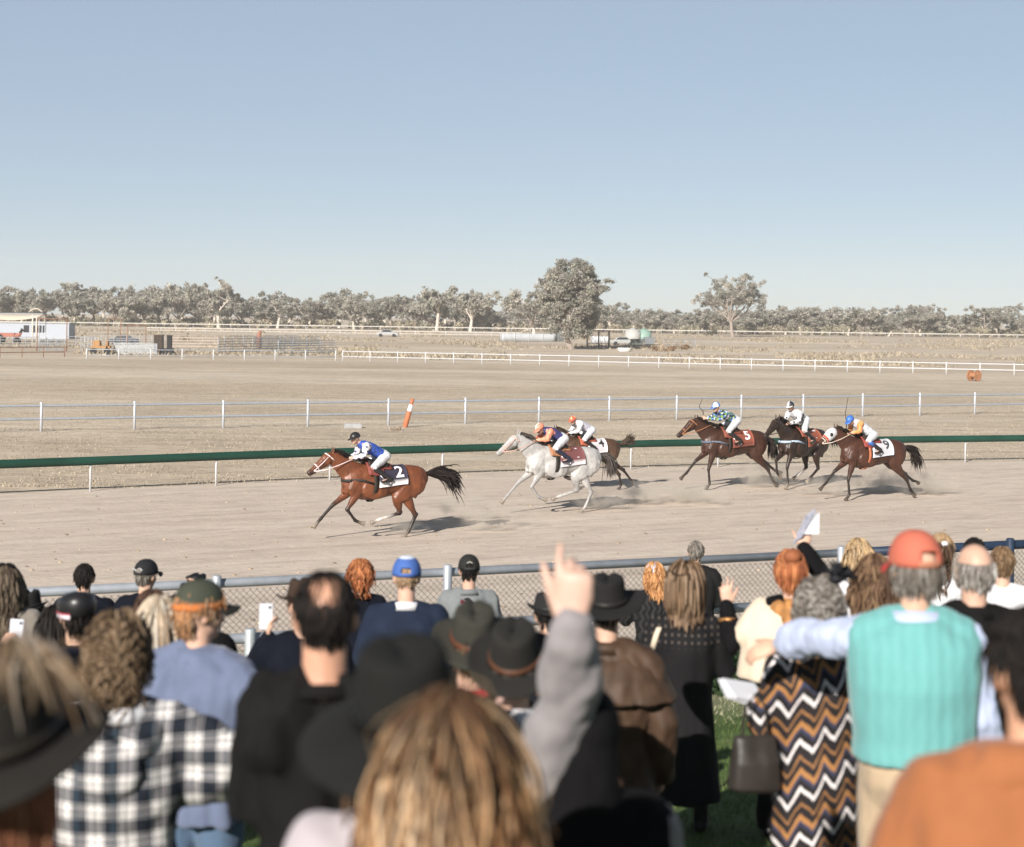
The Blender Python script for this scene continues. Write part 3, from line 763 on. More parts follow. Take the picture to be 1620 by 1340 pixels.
m = MB(); m.box((0, 0, .9), (2.2, .9, .25)); m.box((-.5, 0, 1.35), (.8, .8, .6)); m.box((.75, 0, 1.2), (.2, .9, .8)); obj('frame', m, om, t, smooth=False)
for x in (-.8, .8):
    m = MB(); m.loft([(x, -.55, .4), (x, -.35, .4)], [.4, .4], side=(1, 0, 0), n=14, tag=False); obj('wheel', m, mat('tyre', (.02, .02, .02), .8), t, smooth=False)
b = atg(410, 552)
t = thing('pump_motor', 'rusty red pump with a bent exhaust pipe above the steel panels', 'pump', b); rm = mat('pump_red', (.30, .13, .09), .7)
m = MB(); m.loft([(0, 0, 0), (0, 0, 1.9), (0, 0, 2.3), (.2, 0, 2.55)], [.35, .35, .28, .2], n=10, tag=False); obj('body', m, rm, t)
m = MB(); m.loft([(.1, 0, 2.5), (.5, 0, 2.6), (.9, 0, 2.3)], [.09, .09, .09], side=(0, 1, 0), n=6, tag=False); obj('exhaust', m, mat('old_iron', (.2, .15, .11), .8), t)
b = atg(14, 544)
t = thing('tractor_loader', 'red tractor with a black exhaust under the cream awning', 'tractor', b); rm2 = mat('tractor_red', (.34, .13, .09), .6)
m = MB(); m.box((-.6, 0, 1.3), (3.0, .9, .7)); m.loft([(.9, 0, 1.2), (1.5, 0, 1.3), (1.9, 0, 1.75)], [.4, .35, .15], side=(0, 1, 0), n=8, tag=False); obj('body', m, rm2, t, smooth=False)
m = MB(); m.loft([(1.6, 0, 1.5), (2.0, 0, 2.2), (2.3, 0, 1.9)], [.2, .25, .12], side=(0, 1, 0), n=8, tag=False); obj('exhaust', m, mat('tyre', (.02, .02, .02), .8), t)
for x, r in ((-1.4, .75), (1.2, .45)):
    for y in (-.6, .6):
        m = MB(); m.loft([(x, y - .15, r), (x, y + .15, r)], [r, r], side=(1, 0, 0), n=18, tag=False); obj('wheel', m, mat('tyre', (.02, .02, .02), .8), t, smooth=False)
# shade cloth wall, trailers, tanks by the big tree
def wall(px0, px1, ytop, ybase, label, m_):
    A = atg(px0, ybase); B = atg(px1, ybase); top = P(px0, ytop, A.y); h = top.z - A.z
    t = thing('screen_wall', label, 'screen', A)
    m = MB(); k = 16
    V = []
    for i in range(k + 1):
        p = (B - A) * (i / k); V += [(p.x, p.y + .04 * math.sin(i * 2.1), .1), (p.x, p.y + .04 * math.sin(i * 1.3), h)]
    m.add(V, [(2 * i, 2 * i + 2, 2 * i + 3, 2 * i + 1) for i in range(k)]); obj('sheet', m, m_, t).modifiers.new('s', 'SOLIDIFY').thickness = .05
    for i in range(5): p = (B - A) * (i / 4); obj('post', tube_post(p - Vector((0, .1, .1)), p + Vector((0, -.1, h + .05)), .06, 6), white_paint, t)
wall(792, 880, 527.5, 541, 'pale corrugated screen wall left of the big tree', mat('pale_screen', (.45, .465, .48), .6, var=.2, stretch=(4, 1, .3)))
wall(935, 963, 532, 544, 'short white screen under the dark carport right of the big tree', mat('pale_screen2', (.64, .66, .68), .6))
wall(880, 892, 516, 541, 'dark green shade cloth sheet against the left of the big trunk', mat('green_shade', (.07, .10, .09), .8))
A = atg(947, 550)
t = thing('carport', 'dark open steel carport frame right of the big tree', 'carport', A)
dsteel = mat('dark_steel', (.07, .06, .05), .8)
for x in (-1.9, 0, 1.7):
    for y in (-1, 1): obj('post', tube_post((x, y, -.1), (x, y, 2.7), .07, 6), dsteel, t)
m = MB(); m.box((0, 0, 2.78), (4.2, 2.6, .12)); obj('roof', m, dsteel, t, smooth=False)
m = MB()
for x0, x1 in ((-1.9, 0), (0, 1.7)): m.bar((x0, -1, .3), (x1, -1, 2.6), .05); m.bar((x0, -1.02, 2.6), (x1, -1.02, .3), .05)
m.bar((-2, -1.05, .7), (1.8, -1.05, .7), .09); obj('brace', m, dsteel, t, smooth=False)
def trailer(px, py, w, h, label, col):
    b = atg(px, py); t = thing('farm_trailer', label, 'trailer', b); m_ = mat('trailer_' + label[:10], col, .6, var=.15)
    m = MB(); d = 1.6; V = [(-w / 2 + .2, -d / 2, .7), (w / 2 - .2, -d / 2, .7), (w / 2 - .2, d / 2, .7), (-w / 2 + .2, d / 2, .7), (-w / 2, -d / 2, .7 + h), (w / 2, -d / 2, .7 + h), (w / 2, d / 2, .7 + h), (-w / 2, d / 2, .7 + h)]
    m.add(V, [(3, 2, 1, 0), (0, 1, 5, 4), (1, 2, 6, 5), (2, 3, 7, 6), (3, 0, 4, 7), (4, 5, 6, 7)]); obj('tray', m, m_, t, smooth=False)
    m = MB(); m.bar((-w / 2, 0, .6), (w / 2 + .9, 0, .6), .12); obj('drawbar', m, dsteel, t, smooth=False)
    for y in (-.8, .8):
        m = MB(); m.loft([(-.2, y - .1, .36), (-.2, y + .1, .36)], [.36, .36], side=(1, 0, 0), n=14, tag=False); obj('wheel', m, mat('tyre', (.02, .02, .02), .8), t, smooth=False)
trailer(1008, 552, 2.2, .9, 'dark grey open farm trailer right of the carport', (.085, .095, .09))
trailer(1027, 551, 1.8, 1.1, 'blue grey farm trailer beside the dark grey one', (.16, .17, .18))
def tank(px, py, r, h, label, col):
    b = atg(px, py); t = thing('water_tank', label, 'tank', b); m_ = mat('tank_' + label[:8], col, .5, var=.06)
    m = MB(); m.loft([(0, 0, -.1), (0, 0, h)], [r, r], n=24, tag=False); obj('shell', m, m_, t)
    m = MB(); m.loft([(0, 0, h), (0, 0, h + .25), (0, 0, h + .5), (0, 0, h + .7)], [r * 1.01, r * .8, r * .35, r * .15], n=24, tag=False); obj('lid', m, m_, t)
tank(1001, 541, 1.5, 2.0, 'white round water tank behind the farm trailers', (.40, .39, .37))
tank(1018, 541, 1.5, 1.9, 'pale green round water tank right of the white one', (.23, .34, .29))
car(986, 546, 'pale old utility truck parked left of the water tanks', (.33, .34, .33), 4.6, 'parked_truck')
b = atg(988, 556.5); t = thing('water_trough', 'pale round stock trough on the ground in front of the trailers', 'trough', b)
m = MB(); m.loft([(0, 0, 0), (0, 0, .6), (0, 0, .6), (0, 0, .5)], [1.0, 1.05, .95, .93], n=20, tag=False); obj('basin', m, mat('trough_pale', (.62, .60, .56), .7), t)

# dry air between the camera and the tree line
hz = MB(); hz.box((0, 420, 15.5), (1600, 900, 33.0))
hm = bpy.data.materials.new('haze'); hm.use_nodes = True; ht = hm.node_tree; ht.nodes.clear()
ho = ht.nodes.new('ShaderNodeOutputMaterial'); hv = ht.nodes.new('ShaderNodeVolumePrincipled'); ht.links.new(hv.outputs[0], ho.inputs['Volume'])
hv.inputs['Color'].default_value = (.95, .95, .96, 1); hv.inputs['Density'].default_value = .00028; hv.inputs['Anisotropy'].default_value = 0.0
kind(obj('haze', hz, hm, smooth=False), 'stuff')
# ------------------------------------------------------------------ racehorses
def ip(x, tab):
    xs_ = [r[0] for r in tab]
    return [float(np.interp(x, xs_, [r[k] for r in tab])) for k in range(1, len(tab[0]))]
BODY = [(-1.44, 1.30, .07, .10), (-1.36, 1.29, .17, .20), (-1.22, 1.275, .25, .275), (-1.0, 1.265, .285, .315), (-.75, 1.25, .27, .305), (-.45, 1.225, .275, .335),
        (-.15, 1.21, .275, .385), (.1, 1.235, .255, .395), (.3, 1.255, .215, .335), (.45, 1.27, .165, .255), (.56, 1.28, .09, .14)]     # x, z, half width, half height
POSES = {
 'A': dict(f1=[(.34, 1.02), (.74, .74), (1.02, .45), (1.10, .36), (1.17, .29)], f2=[(.30, .98), (.50, .66), (.31, .42), (.20, .37), (.10, .34)],
           h1=[(-.98, .98), (-.86, .90), (-1.12, .47), (-.97, .14), (-.90, .07), (-.84, .03)], h2=[(-.90, .98), (-.66, .84), (-.74, .54), (-.27, .42), (-.16, .385), (-.06, .35)]),
 'B': dict(f1=[(.34, 1.02), (.62, .78), (.52, .45), (.42, .40), (.33, .40)], f2=[(.30, .98), (.55, .72), (.36, .45), (.26, .42), (.17, .42)],
           h1=[(-1.02, 1.0), (-1.02, .86), (-1.37, .46), (-1.44, .15), (-1.42, .08), (-1.36, .03)], h2=[(-1.04, 1.02), (-1.15, .88), (-1.66, .58), (-1.92, .28), (-2.02, .22), (-2.08, .15)]),
 'C': dict(f1=[(.34, 1.02), (.72, .76), (1.00, .45), (1.10, .37), (1.18, .29)], f2=[(.34, .98), (.46, .55), (.42, .16), (.47, .09), (.53, .03)],
           h1=[(-1.02, 1.0), (-1.05, .86), (-1.42, .50), (-1.56, .22), (-1.63, .15), (-1.69, .07)], h2=[(-1.04, 1.02), (-1.12, .90), (-1.56, .62), (-1.82, .44), (-1.93, .42), (-2.02, .36)]),
 'D': dict(f1=[(.34, 1.02), (.50, .60), (.46, .22), (.51, .12), (.57, .05)], f2=[(.32, .98), (.66, .78), (.62, .46), (.54, .37), (.46, .33)],
           h1=[(-.98, .98), (-.80, .86), (-.96, .50), (-.62, .28), (-.52, .22), (-.43, .17)], h2=[(-.95, 1.0), (-.72, .86), (-.74, .52), (-.34, .33), (-.24, .29), (-.15, .25)]),
}
def horse_body(pose, coat, points, mane, sock=None, dapple_sheen=0, seed=0, face=None, near=1.0):
    p = POSES[pose]; m = MB(); lat = (0, 1, 0)
    m.loft([(x, 0, z) for x, z, a, b in BODY], [(a, b) for x, z, a, b in BODY], lat, 18, coat)
    # neck and head
    m.loft([(.22, 0, 1.36), (.40, 0, 1.46), (.56, 0, 1.59), (.70, 0, 1.70), (.82, 0, 1.795), (.88, 0, 1.80)], [(.16, .30), (.125, .255), (.095, .205), (.08, .165), (.07, .135), (.06, .09)], lat, 14, coat)
    muz = points if face is None else face
    m.loft([(.78, 0, 1.83), (.84, 0, 1.80), (.93, 0, 1.745), (1.05, 0, 1.655), (1.17, 0, 1.57), (1.27, 0, 1.50), (1.335, 0, 1.452), (1.36, 0, 1.432)],
           [(.05, .07), (.082, .115), (.088, .138), (.075, .112), (.056, .083), (.052, .07), (.05, .064), (.03, .04)], lat, 12, [coat, coat, coat, coat, coat, [.55 * a + .45 * b for a, b in zip(coat, points)], points, points])
    m.caps([(1.22, 0, 1.475), (1.31, 0, 1.425)], [.04, .03], 8, points)                          # lower lip
    for s in (-1, 1):
        m.caps([(.80, .05 * s, 1.90), (.785, .06 * s, 1.985), (.80, .055 * s, 2.03)], [(.03, .02), (.026, .016), (.008, .006)], 8, coat, lat)
        m.ell((.975, .076 * s, 1.735), (.026, .014, .02), 8, 6, (.01, .008, .008))
        m.ell((1.335, .036 * s, 1.455), (.016, .012, .016), 6, 5, (.012, .01, .01))
        m.ell((.93, .06 * s, 1.69), (.075, .03, .075), 8, 6, coat)
        # shoulder, forearm muscle, thigh
        m.loft([(.18, .15 * s, 1.45), (.30, .175 * s, 1.25), (.38, .165 * s, 1.08), (.36, .15 * s, .96)], [(.05, .10), (.075, .17), (.075, .15), (.05, .09)], lat, 10, coat)
        m.ell((-.12, .215 * s, 1.10), (.34, .09, .24), 10, 8, coat)
        m.ell((-1.08, .17 * s, 1.18), (.27, .12, .27), 10, 8, coat)
        m.caps([(.45, .09 * s, 1.16), (.50, .085 * s, 1.05)], [.10, .07], 8, coat)
    def fore(j, s, c):
        e, k, f, pa, h = [Vector((q[0], .145 * s, q[1])) for q in j]
        k.y = f.y = pa.y = h.y = .12 * s
        m.caps([e + Vector((-.02, .01 * s, .14)), e, e.lerp(k, .35), e.lerp(k, .75), k], [(.095, .14), (.082, .115), (.066, .085), (.048, .054), (.047, .05)], 10, [coat, coat, coat, [.5 * a + .5 * b for a, b in zip(coat, points)], points], lat)
        m.caps([k, k.lerp(f, .25), k.lerp(f, .8), f], [(.044, .047), (.032, .036), (.031, .036), (.039, .044)], 8, [points, points, c, c], lat)
        m.caps([f, pa], [(.036, .04), (.032, .034)], 8, c, lat)
        d = nrm(h - pa); m.loft([pa - d * .01, pa + d * .05, pa + d * .115], [(.036, .038), (.046, .05), (.058, .065)], lat, 10, hoofc)
    def hind(j, s, c):
        hp, st, hk, f, pa, h = [Vector((q[0], .15 * s, q[1])) for q in j]
        hk.y = f.y = pa.y = h.y = .12 * s
        m.caps([hp + Vector((-.02, .01 * s, .15)), hp.lerp(st, .5), st, st.lerp(hk, .35), st.lerp(hk, .75), hk], [(.12, .25), (.12, .215), (.10, .15), (.078, .108), (.05, .062), (.048, .058)], 12, [coat, coat, coat, coat, [.5 * a + .5 * b for a, b in zip(coat, points)], points], lat)
        dh = nrm(hk - st); m.ell(hk + Vector((-.035, 0, .02)), (.034, .026, .04), 8, 6, points)
        m.caps([hk, hk.lerp(f, .25), hk.lerp(f, .8), f], [(.046, .056), (.034, .043), (.033, .039), (.04, .046)], 8, [points, points, c, c], lat)
        m.caps([f, pa], [(.037, .041), (.033, .035)], 8, c, lat)
        d = nrm(h - pa); m.loft([pa - d * .01, pa + d * .05, pa + d * .115], [(.036, .038), (.046, .05), (.058, .065)], lat, 10, hoofc)
    hoofc = (.09, .07, .055) if sock is None else (.30, .25, .2)
    fore(p['f1'], -near if pose in 'AC' else near, points); fore(p['f2'], near if pose in 'AC' else -near, points)
    hind(p['h1'], near, points); hind(p['h2'], -near if pose != 'A' else near * 1.02, sock or points)
    if pose == 'A':          # the other hind leg trails beside the planted one
        pass
    me = remesh(m, .0135, 6, .5, fold=.007, fscale=(7, 7, 7), seed=seed, blend=.02)
    dapple_sheen = dapple_sheen or .22  # coats without real dapples get sheen patches put into their colour
    if dapple_sheen:
        ca = me.color_attributes['Col']; n = len(me.vertices); c = np.zeros(n * 4); ca.data.foreach_get('color', c); c = c.reshape(-1, 4)
        co = [v.co for v in me.vertices]
        d = np.array([noise.noise(q * 9) + .5 * noise.noise(q * 23) for q in co]); c[:, :3] *= (1 + dapple_sheen * np.clip(d, -.8, .5))[:, None]
        ca.data.foreach_set('color', c.ravel())
    return me
def pose_fix(pose):          # both hind legs must be on opposite sides
    return pose
def barrel(x, ang, off):
    z, a, b = ip(x, BODY); b2 = b + off; a2 = a + off + (.045 * math.exp(-((x + .1) / .35) ** 2) + .06 * math.exp(-((x + 1.08) / .25) ** 2)) * abs(math.sin(ang)) ** 2
    return Vector((x, a2 * math.sin(ang), z + b2 * math.cos(ang)))
def band(m, fpts, wid, thick, col=(1, 1, 1)):      # flat strap through points, wid along given dirs
    k = len(fpts); V = []
    for i, (p_, d, n_) in enumerate(fpts):
        p_, d, n_ = Vector(p_), nrm(d), nrm(n_)
        for a, b in ((-1, -1), (1, -1), (1, 1), (-1, 1)): V.append(p_ + d * (a * wid / 2) + n_ * (b * thick / 2))
    Fc = [(3, 2, 1, 0), tuple((k - 1) * 4 + q for q in range(4))]
    for i in range(k - 1):
        for q in range(4): Fc.append((i * 4 + q, i * 4 + (q + 1) % 4, (i + 1) * 4 + (q + 1) % 4, (i + 1) * 4 + q))
    m.add(V, Fc, col)
def ringband(m, c, axis, ra, rb, wid, th=.006, lat=(0, 1, 0), a0=0, a1=2 * math.pi, n=18):
    c = Vector(c); axis = nrm(axis); lat = Vector(lat); up = axis.cross(lat)
    pts = []
    for i in range(n + 1):
        t = a0 + (a1 - a0) * i / n; d = lat * (math.cos(t) * ra) + up * (math.sin(t) * rb); pts.append((c + d, axis, d))
    band(m, pts, wid, th)
horse_coat = mat('horse_coat', (1, 1, 1), .43, var=.25, scale=4, attr=True, bump=.3, bscale=16, bdist=.010, spec=.42)
hair_m = mat('horse_hair', (1, 1, 1), .62, var=.2, scale=12, attr=True, bump=0, spec=.16)
leather = mat('dark_leather', (.03, .022, .018), .5, bump=.15)
def text_mesh(s, size, fn, thick=0.0):
    cu = bpy.data.curves.new('t', 'FONT'); cu.body = s; cu.size = size; cu.align_x = 'CENTER'; cu.align_y = 'CENTER'; cu.resolution_u = 4; cu.offset = size * .022
    o = bpy.data.objects.new('t', cu); scene.collection.objects.link(o)
    me = bpy.data.meshes.new_from_object(o.evaluated_get(bpy.context.evaluated_depsgraph_get())); bpy.data.objects.remove(o)
    for v in me.vertices: v.co = fn(v.co.x, v.co.y)
    me.attributes  # keep
    return me
def horse(name, label, loc, heading, scale, pose, coat, points, mane, spec):
    t = thing(name, label, 'racehorse', loc, heading, 'racehorses galloping along the track'); t.scale = (scale,) * 3
    rg = np.random.default_rng(spec.get('seed', 1))
    obj('body', horse_body(pose, coat, points, mane, spec.get('sock'), spec.get('dapple_sheen', 0), face=spec.get('face')), horse_coat, t)
    # mane, forelock, tail
    S = 130; paths = []; rads = []; cols = []
    for i in range(S):
        u = rg.random(); q = Vector((.30, 0, 1.74)).lerp(Vector((.80, 0, 1.94)), u); q.z += .055 * math.sin(math.pi * u) * -.6
        L = rg.uniform(.14, .30); sd = rg.normal(0, .05) + .02; pp = []
        for k in range(5):
            w = k / 4; pp.append((q.x - L * w * (.85 + .3 * w) + rg.normal(0, .006), sd * w + rg.normal(0, .005), q.z - .02 + .05 * w * (1 - w) * 4 * rg.uniform(.3, 1.1) - .12 * w * w * rg.uniform(.2, 1.0)))
        paths.append(pp); rads.append([.013, .013, .011, .008, .002]); cols.append(np.array(mane) * rg.uniform(.7, 1.4))
    m = MB(); m.tubes(paths, rads, cols, 4); obj('mane', m, hair_m, t)
    S = 150; paths = []; rads = []; cols = []; tl = spec.get('tail', (.75, .10, .12))
    for i in range(S):
        L = tl[0] * rg.uniform(.7, 1.1); pp = []; sy, sz = rg.normal(0, .10), rg.normal(0, tl[2]); dy = rg.normal(0, .02)
        for k in range(8):
            w = k / 7; bow = math.sin(w * math.pi * .8)
            pp.append((-1.40 - L * (w + .08 * bow) + (.12 * w ** 3), dy + sy * w ** 1.2, 1.36 + .05 * bow - (tl[1] * w + tl[3 if len(tl) > 3 else 1] * w ** 3) + sz * w ** 1.1 + .02 * math.sin(w * 7 + i)))
        paths.append(pp); rads.append([.022, .02, .017, .015, .013, .011, .008, .002]); cols.append(np.array(mane) * rg.uniform(.6, 1.6))
    m = MB(); m.tubes(paths, rads, cols, 4); obj('tail', m, hair_m, t)
    # tack
    bc = mat('strap_' + spec.get('bridle_name', 'dark'), spec.get('bridle', (.04, .03, .025)), .5, bump=.1)
    hd = nrm((.53, 0, -.385)); m = MB()
    ringband(m, (1.16, 0, 1.575), hd, .066, .094, .022); ringband(m, (.865, 0, 1.785), nrm((.25, 0, -.3)), .094, .142, .022)
    for s in (-1, 1):
        band(m, [((.93, .094 * s, 1.80), (.4, 0, .3), (0, 1, 0)), ((1.03, .09 * s, 1.70), (.4, 0, .3), (0, 1, 0)), ((1.14, .074 * s, 1.60), (.4, 0, .3), (0, 1, 0)), ((1.22, .062 * s, 1.525), (.4, 0, .3), (0, 1, 0))], .022, .006)
        m.ell((1.225, .066 * s, 1.515), (.03, .008, .03), 10, 6, tag=False)
    obj('bridle', m, bc, t)
    m = MB()
    for s in (-1, 1):
        band(m, [((1.22, .07 * s, 1.50), (0, 0, 1), (0, 1, 0)), ((1.0, .13 * s, 1.53), (0, 0, 1), (0, 1, 0)), ((.72, .15 * s, 1.62), (0, 0, 1), (0, 1, 0)), ((.45, .10 * s, 1.71), (0, 0, 1), (0, 1, 0)), ((.32, .06 * s, 1.74), (0, 0, 1), (0, 1, 0))], .022, .006)
    obj('reins', m, bc, t)
    if spec.get('hood'):
        m = MB()
        m.loft([(.80, 0, 1.83), (.86, 0, 1.795), (.94, 0, 1.74), (1.05, 0, 1.655), (1.12, 0, 1.605)], [(.075, .10), (.10, .13), (.104, .152), (.09, .128), (.076, .108)], (0, 1, 0), 16, spec['hood'], tag=False)
        h_ = obj('hood', m, mat('hood_cloth', (1, 1, 1), .8, attr=True, var=.08), t)
        for s in (-1, 1):
            e = MB(); e.ell((.985, .100 * s, 1.735), (.05, .018, .05), 12, 6, (.02, .02, .02), tag=False); obj('eye_cup', e, leather, h_)
        e = MB(); ringband(e, (1.10, 0, 1.62), hd, .083, .116, .05, .01); obj('noseband', e, mat('hood_red', (.55, .10, .05), .7), h_)
    # saddle cloth with number, saddle, girth, breastplate
    cl = spec['cloth']; m = MB(); NX_, NA = 10, 18; V = []; Fc = []
    x0, x1, A = spec.get('clothx', (-.84, -.16)) + (spec.get('cloth_ang', 1.78),)
    for lay, off in ((0, .016), (1, .030)):
        for i in range(NX_ + 1):
            for j in range(NA + 1): V.append(barrel(x0 + (x1 - x0) * i / NX_, -A + 2 * A * j / NA, off))
    q = (NX_ + 1) * (NA + 1); id_ = lambda l, i, j: l * q + i * (NA + 1) + j
    for i in range(NX_):
        for j in range(NA):
            Fc.append((id_(1, i, j), id_(1, i, j + 1), id_(1, i + 1, j + 1), id_(1, i + 1, j))); Fc.append((id_(0, i, j), id_(0, i + 1, j), id_(0, i + 1, j + 1), id_(0, i, j + 1)))
    for i in range(NX_):
        for j in (0, NA): Fc.append((id_(0, i, j), id_(1, i, j), id_(1, i + 1, j), id_(0, i + 1, j)))
    for j in range(NA):
        for i in (0, NX_): Fc.append((id_(0, i, j), id_(1, i, j), id_(1, i, j + 1), id_(0, i, j + 1)))
    lowc = spec.get('cloth_low', cl); colr = []
    for v in V:
        ang = abs(math.atan2(v.y, v.z - ip(v.x, BODY)[0])); colr.append(lowc if ang > A * .83 else cl)
    m.add(V, Fc, np.array(colr)); cloth_o = obj('saddlecloth', m, mat('saddle_cloth', (1, 1, 1), .8, var=.08, attr=True), t)
    if spec.get('num'):
        xm = spec.get('numx', -.66); sz = spec.get('numsz', .38)
        fn = lambda tx, ty: barrel(xm - tx, spec.get('numa', .92) - ty / .34, .036)
        obj('number', text_mesh(spec['num'], sz, fn), mat('num_' + spec['num'], spec['numc'], .7, var=.03, bump=0), cloth_o, smooth=False)
        if spec.get('strip'):
            fn2 = lambda tx, ty: barrel(xm - .02 - tx, A * .905 - ty / .34, .036)
            obj('lettering', text_mesh(spec['strip'], .085, fn2), mat('strip_letters', (.25, .25, .27), .7, var=.03, bump=0), cloth_o, smooth=False)
    pc = spec.get('pad', (.30, .11, .055)); m = MB(); V = []; Fc = []
    for i in range(9):
        for j in range(13): V.append(barrel(-.52 + .60 * i / 8, -1.15 + 2.3 * j / 12, .040 + .012 * math.sin(math.pi * j / 12)))
    Fc = [(i * 13 + j, i * 13 + j + 1, (i + 1) * 13 + j + 1, (i + 1) * 13 + j) for i in range(8) for j in range(12)]
    Fc = [f for f in Fc if not (abs((f[0] % 13) - 5.5) > 3.5 and (f[0] // 13) < 3)]
    m.add(V, Fc, pc); o = obj('saddle_pad', m, mat('saddle_pad', (1, 1, 1), .6, attr=True), t); o.modifiers.new('s', 'SOLIDIFY').thickness = .012
    m = MB(); V = []
    for i in range(9):
        for j in range(9):
            x = -.42 + .46 * i / 8; lift = .06 + .05 * (2 * i / 8 - 1) ** 2
            V.append(barrel(x, -.62 + 1.24 * j / 8, lift * math.cos((j - 4) / 4 * 1.2) + .02))
    m.add(V, [(i * 9 + j, i * 9 + j + 1, (i + 1) * 9 + j + 1, (i + 1) * 9 + j) for i in range(8) for j in range(8)]); o = obj('saddle', m, leather, t); o.modifiers.new('s', 'SOLIDIFY').thickness = .03
    m = MB()
    pts = [(barrel(-.06 - .02 * abs(math.sin(a)), a, .03), (1, 0, 0), barrel(-.06, a, 1) - barrel(-.06, a, 0)) for a in np.linspace(1.0, 2 * math.pi - 1.0, 26)]
    band(m, pts, .085, .012); obj('girth', m, mat('girth_' + spec.get('girth_name', 'd'), spec.get('girth', (.03, .025, .02)), .7), t)
    if spec.get('breast'):
        m = MB(); pts = []
        for a in np.linspace(-1.0, 1.0, 13): pts.append(((.42 + .16 * math.cos(a * 1.5), .21 * math.sin(a * 1.5), 1.30 - .02 * math.cos(a)), (0, 0, 1), (math.cos(a), math.sin(a), 0)))
        band(m, pts, .06, .014)
        for s in (-1, 1): band(m, [((.43, .215 * s, 1.30), (.3, 0, .9), (0, 1, 0)), ((.2, .262 * s, 1.29), (0, 0, 1), (0, 1, 0)), ((-.02, .325 * s, 1.22), (0, 0, 1), (0, 1, 0))], .05, .012)
        obj('breastplate', m, mat('breast_' + spec['breast'][1], spec['breast'][0], .7), t)
    m = MB()
    for s in (-1, 1):
        band(m, [((-.16, .33 * s, 1.42), (1, 0, 0), (0, 1, 0)), ((-.26, .345 * s, 1.30), (1, 0, 0), (0, 1, 0)), ((-.33, .35 * s, 1.255), (1, 0, 0), (0, 1, 0))], .02, .006)
        ringband(m, (-.36, .35 * s, 1.24), (0, 1, 0), .055, .05, .03, .008, (1, 0, 0))
    obj('stirrup', m, mat('steel', (.55, .55, .55), .35, metal=.8), t)
    return t

# ------------------------------------------------------------------ jockeys (same local frame as the horse)
SKIN = (.55, .34, .25)
def hand(m, wrist, d, pn, side, curl=(.5, .6, .7, .8), spread=.1, s=1.0, col=SKIN, thumb=.6, tcurl=.5):
    # d: towards the fingers, pn: out of the palm, side: thumb side
    w = Vector(wrist); d = nrm(d); side = nrm(Vector(side) - d * d.dot(Vector(side))); n_ = nrm(side.cross(d)); n_ = n_ if n_.dot(Vector(pn)) > 0 else -n_
    m.loft([w - d * .02 * s, w + d * .01 * s, w + d * .045 * s, w + d * .085 * s, w + d * .10 * s], [(.026 * s, .021 * s), (.03 * s, .02 * s), (.039 * s, .017 * s), (.041 * s, .0145 * s), (.034 * s, .010 * s)], side, 10, col)
    lens = (.072, .082, .077, .060); offs = (.030, .0105, -.0095, -.029); rad = (.0092, .0095, .009, .0078)
    for i in range(4):
        b = w + d * (.088 * s - abs(offs[i] - .005) * .25 * s) + side * (offs[i] * s); a = spread * (1.2 - i * .8)
        dd = nrm(d + side * a); L = lens[i] * s; pts = [b - dd * .015 * s, b]; ang = 0
        for k, f in enumerate((.42, .32, .26)):
            ang += curl[i] * (.9, 1.0, .7)[k]
            pts.append(pts[-1] + (dd * math.cos(ang) + n_ * math.sin(ang)) * L * f)
        r = rad[i] * s; m.caps(pts, [r * 1.1, r * 1.08, r, r * .92, r * .75], 8, col)
    tb = w + d * .028 * s + side * .030 * s; td = nrm(d * .75 + side * thumb + n_ * .25)
    t2 = nrm(td + n_ * tcurl * .5 + d * .25)
    m.caps([tb - td * .01 * s, tb + td * .035 * s, tb + td * .035 * s + t2 * .030 * s, tb + td * .035 * s + t2 * .055 * s], [.0145 * s, .0125 * s, .0105 * s, .008 * s], 8, col)
def head_shape(m, c, fw, up, s=1.0, skin=SKIN, lips=(.42, .20, .17), beard=None):
    # c: centre of skull; fw: facing; up: crown direction
    fw = nrm(fw); up = nrm(Vector(up) - fw * fw.dot(Vector(up))); rt = fw.cross(up)
    Rm = Matrix((rt, fw, up)).transposed()
    def q(x, y, z): return Vector(c) + (rt * x + fw * y + up * z) * s
    m.ell(q(0, -.012, .0), (.075 * s, .093 * s, .094 * s), 14, 10, skin, Rm)
    m.ell(q(0, .022, -.055), (.060 * s, .068 * s, .085 * s), 12, 8, skin, Rm)
    m.ell(q(0, .062, -.118), (.026 * s, .024 * s, .020 * s), 8, 6, skin, Rm)                      # chin
    m.caps([q(0, .082, -.018), q(0, .098, -.045), q(0, .106, -.060)], [.009 * s, .012 * s, .014 * s], 8, skin)       # nose
    m.caps([q(-.04, .070, .008), q(0, .083, .012), q(.04, .070, .008)], [.012 * s, .013 * s, .012 * s], 8, skin)    # brow
    m.caps([q(-.02, .083, -.088), q(0, .088, -.087), q(.02, .083, -.088)], [.006 * s, .008 * s, .006 * s], 6, lips)
    for sd in (-1, 1):
        m.ell(q(sd * .031, .076, -.012), (.011 * s, .009 * s, .007 * s), 8, 6, (.05, .035, .03), Rm)
        m.ell(q(sd * .045, .05, -.05), (.024 * s, .025 * s, .022 * s), 8, 6, skin, Rm)
        e = Rm @ Matrix.Rotation(sd * -.35, 3, 'Z')
        m.ell(q(sd * .081, -.012, -.025), (.010 * s, .022 * s, .034 * s), 8, 6, skin, e)
        m.ell(q(sd * .078, -.004, -.052), (.009 * s, .012 * s, .012 * s), 6, 5, skin, e)
    return q, Rm
skin_m = mat('skin', (1, 1, 1), .5, var=.08, scale=18, attr=True, bump=.1, bscale=120, bdist=.001, spec=.35)
silk_a = mat('silk', (1, 1, 1), .45, var=.05, attr=True, bump=.5, bscale=26, bdist=.008, spec=.4)
boot_m = mat('boot_leather', (1, 1, 1), .35, var=.05, attr=True, bump=.1, spec=.5)
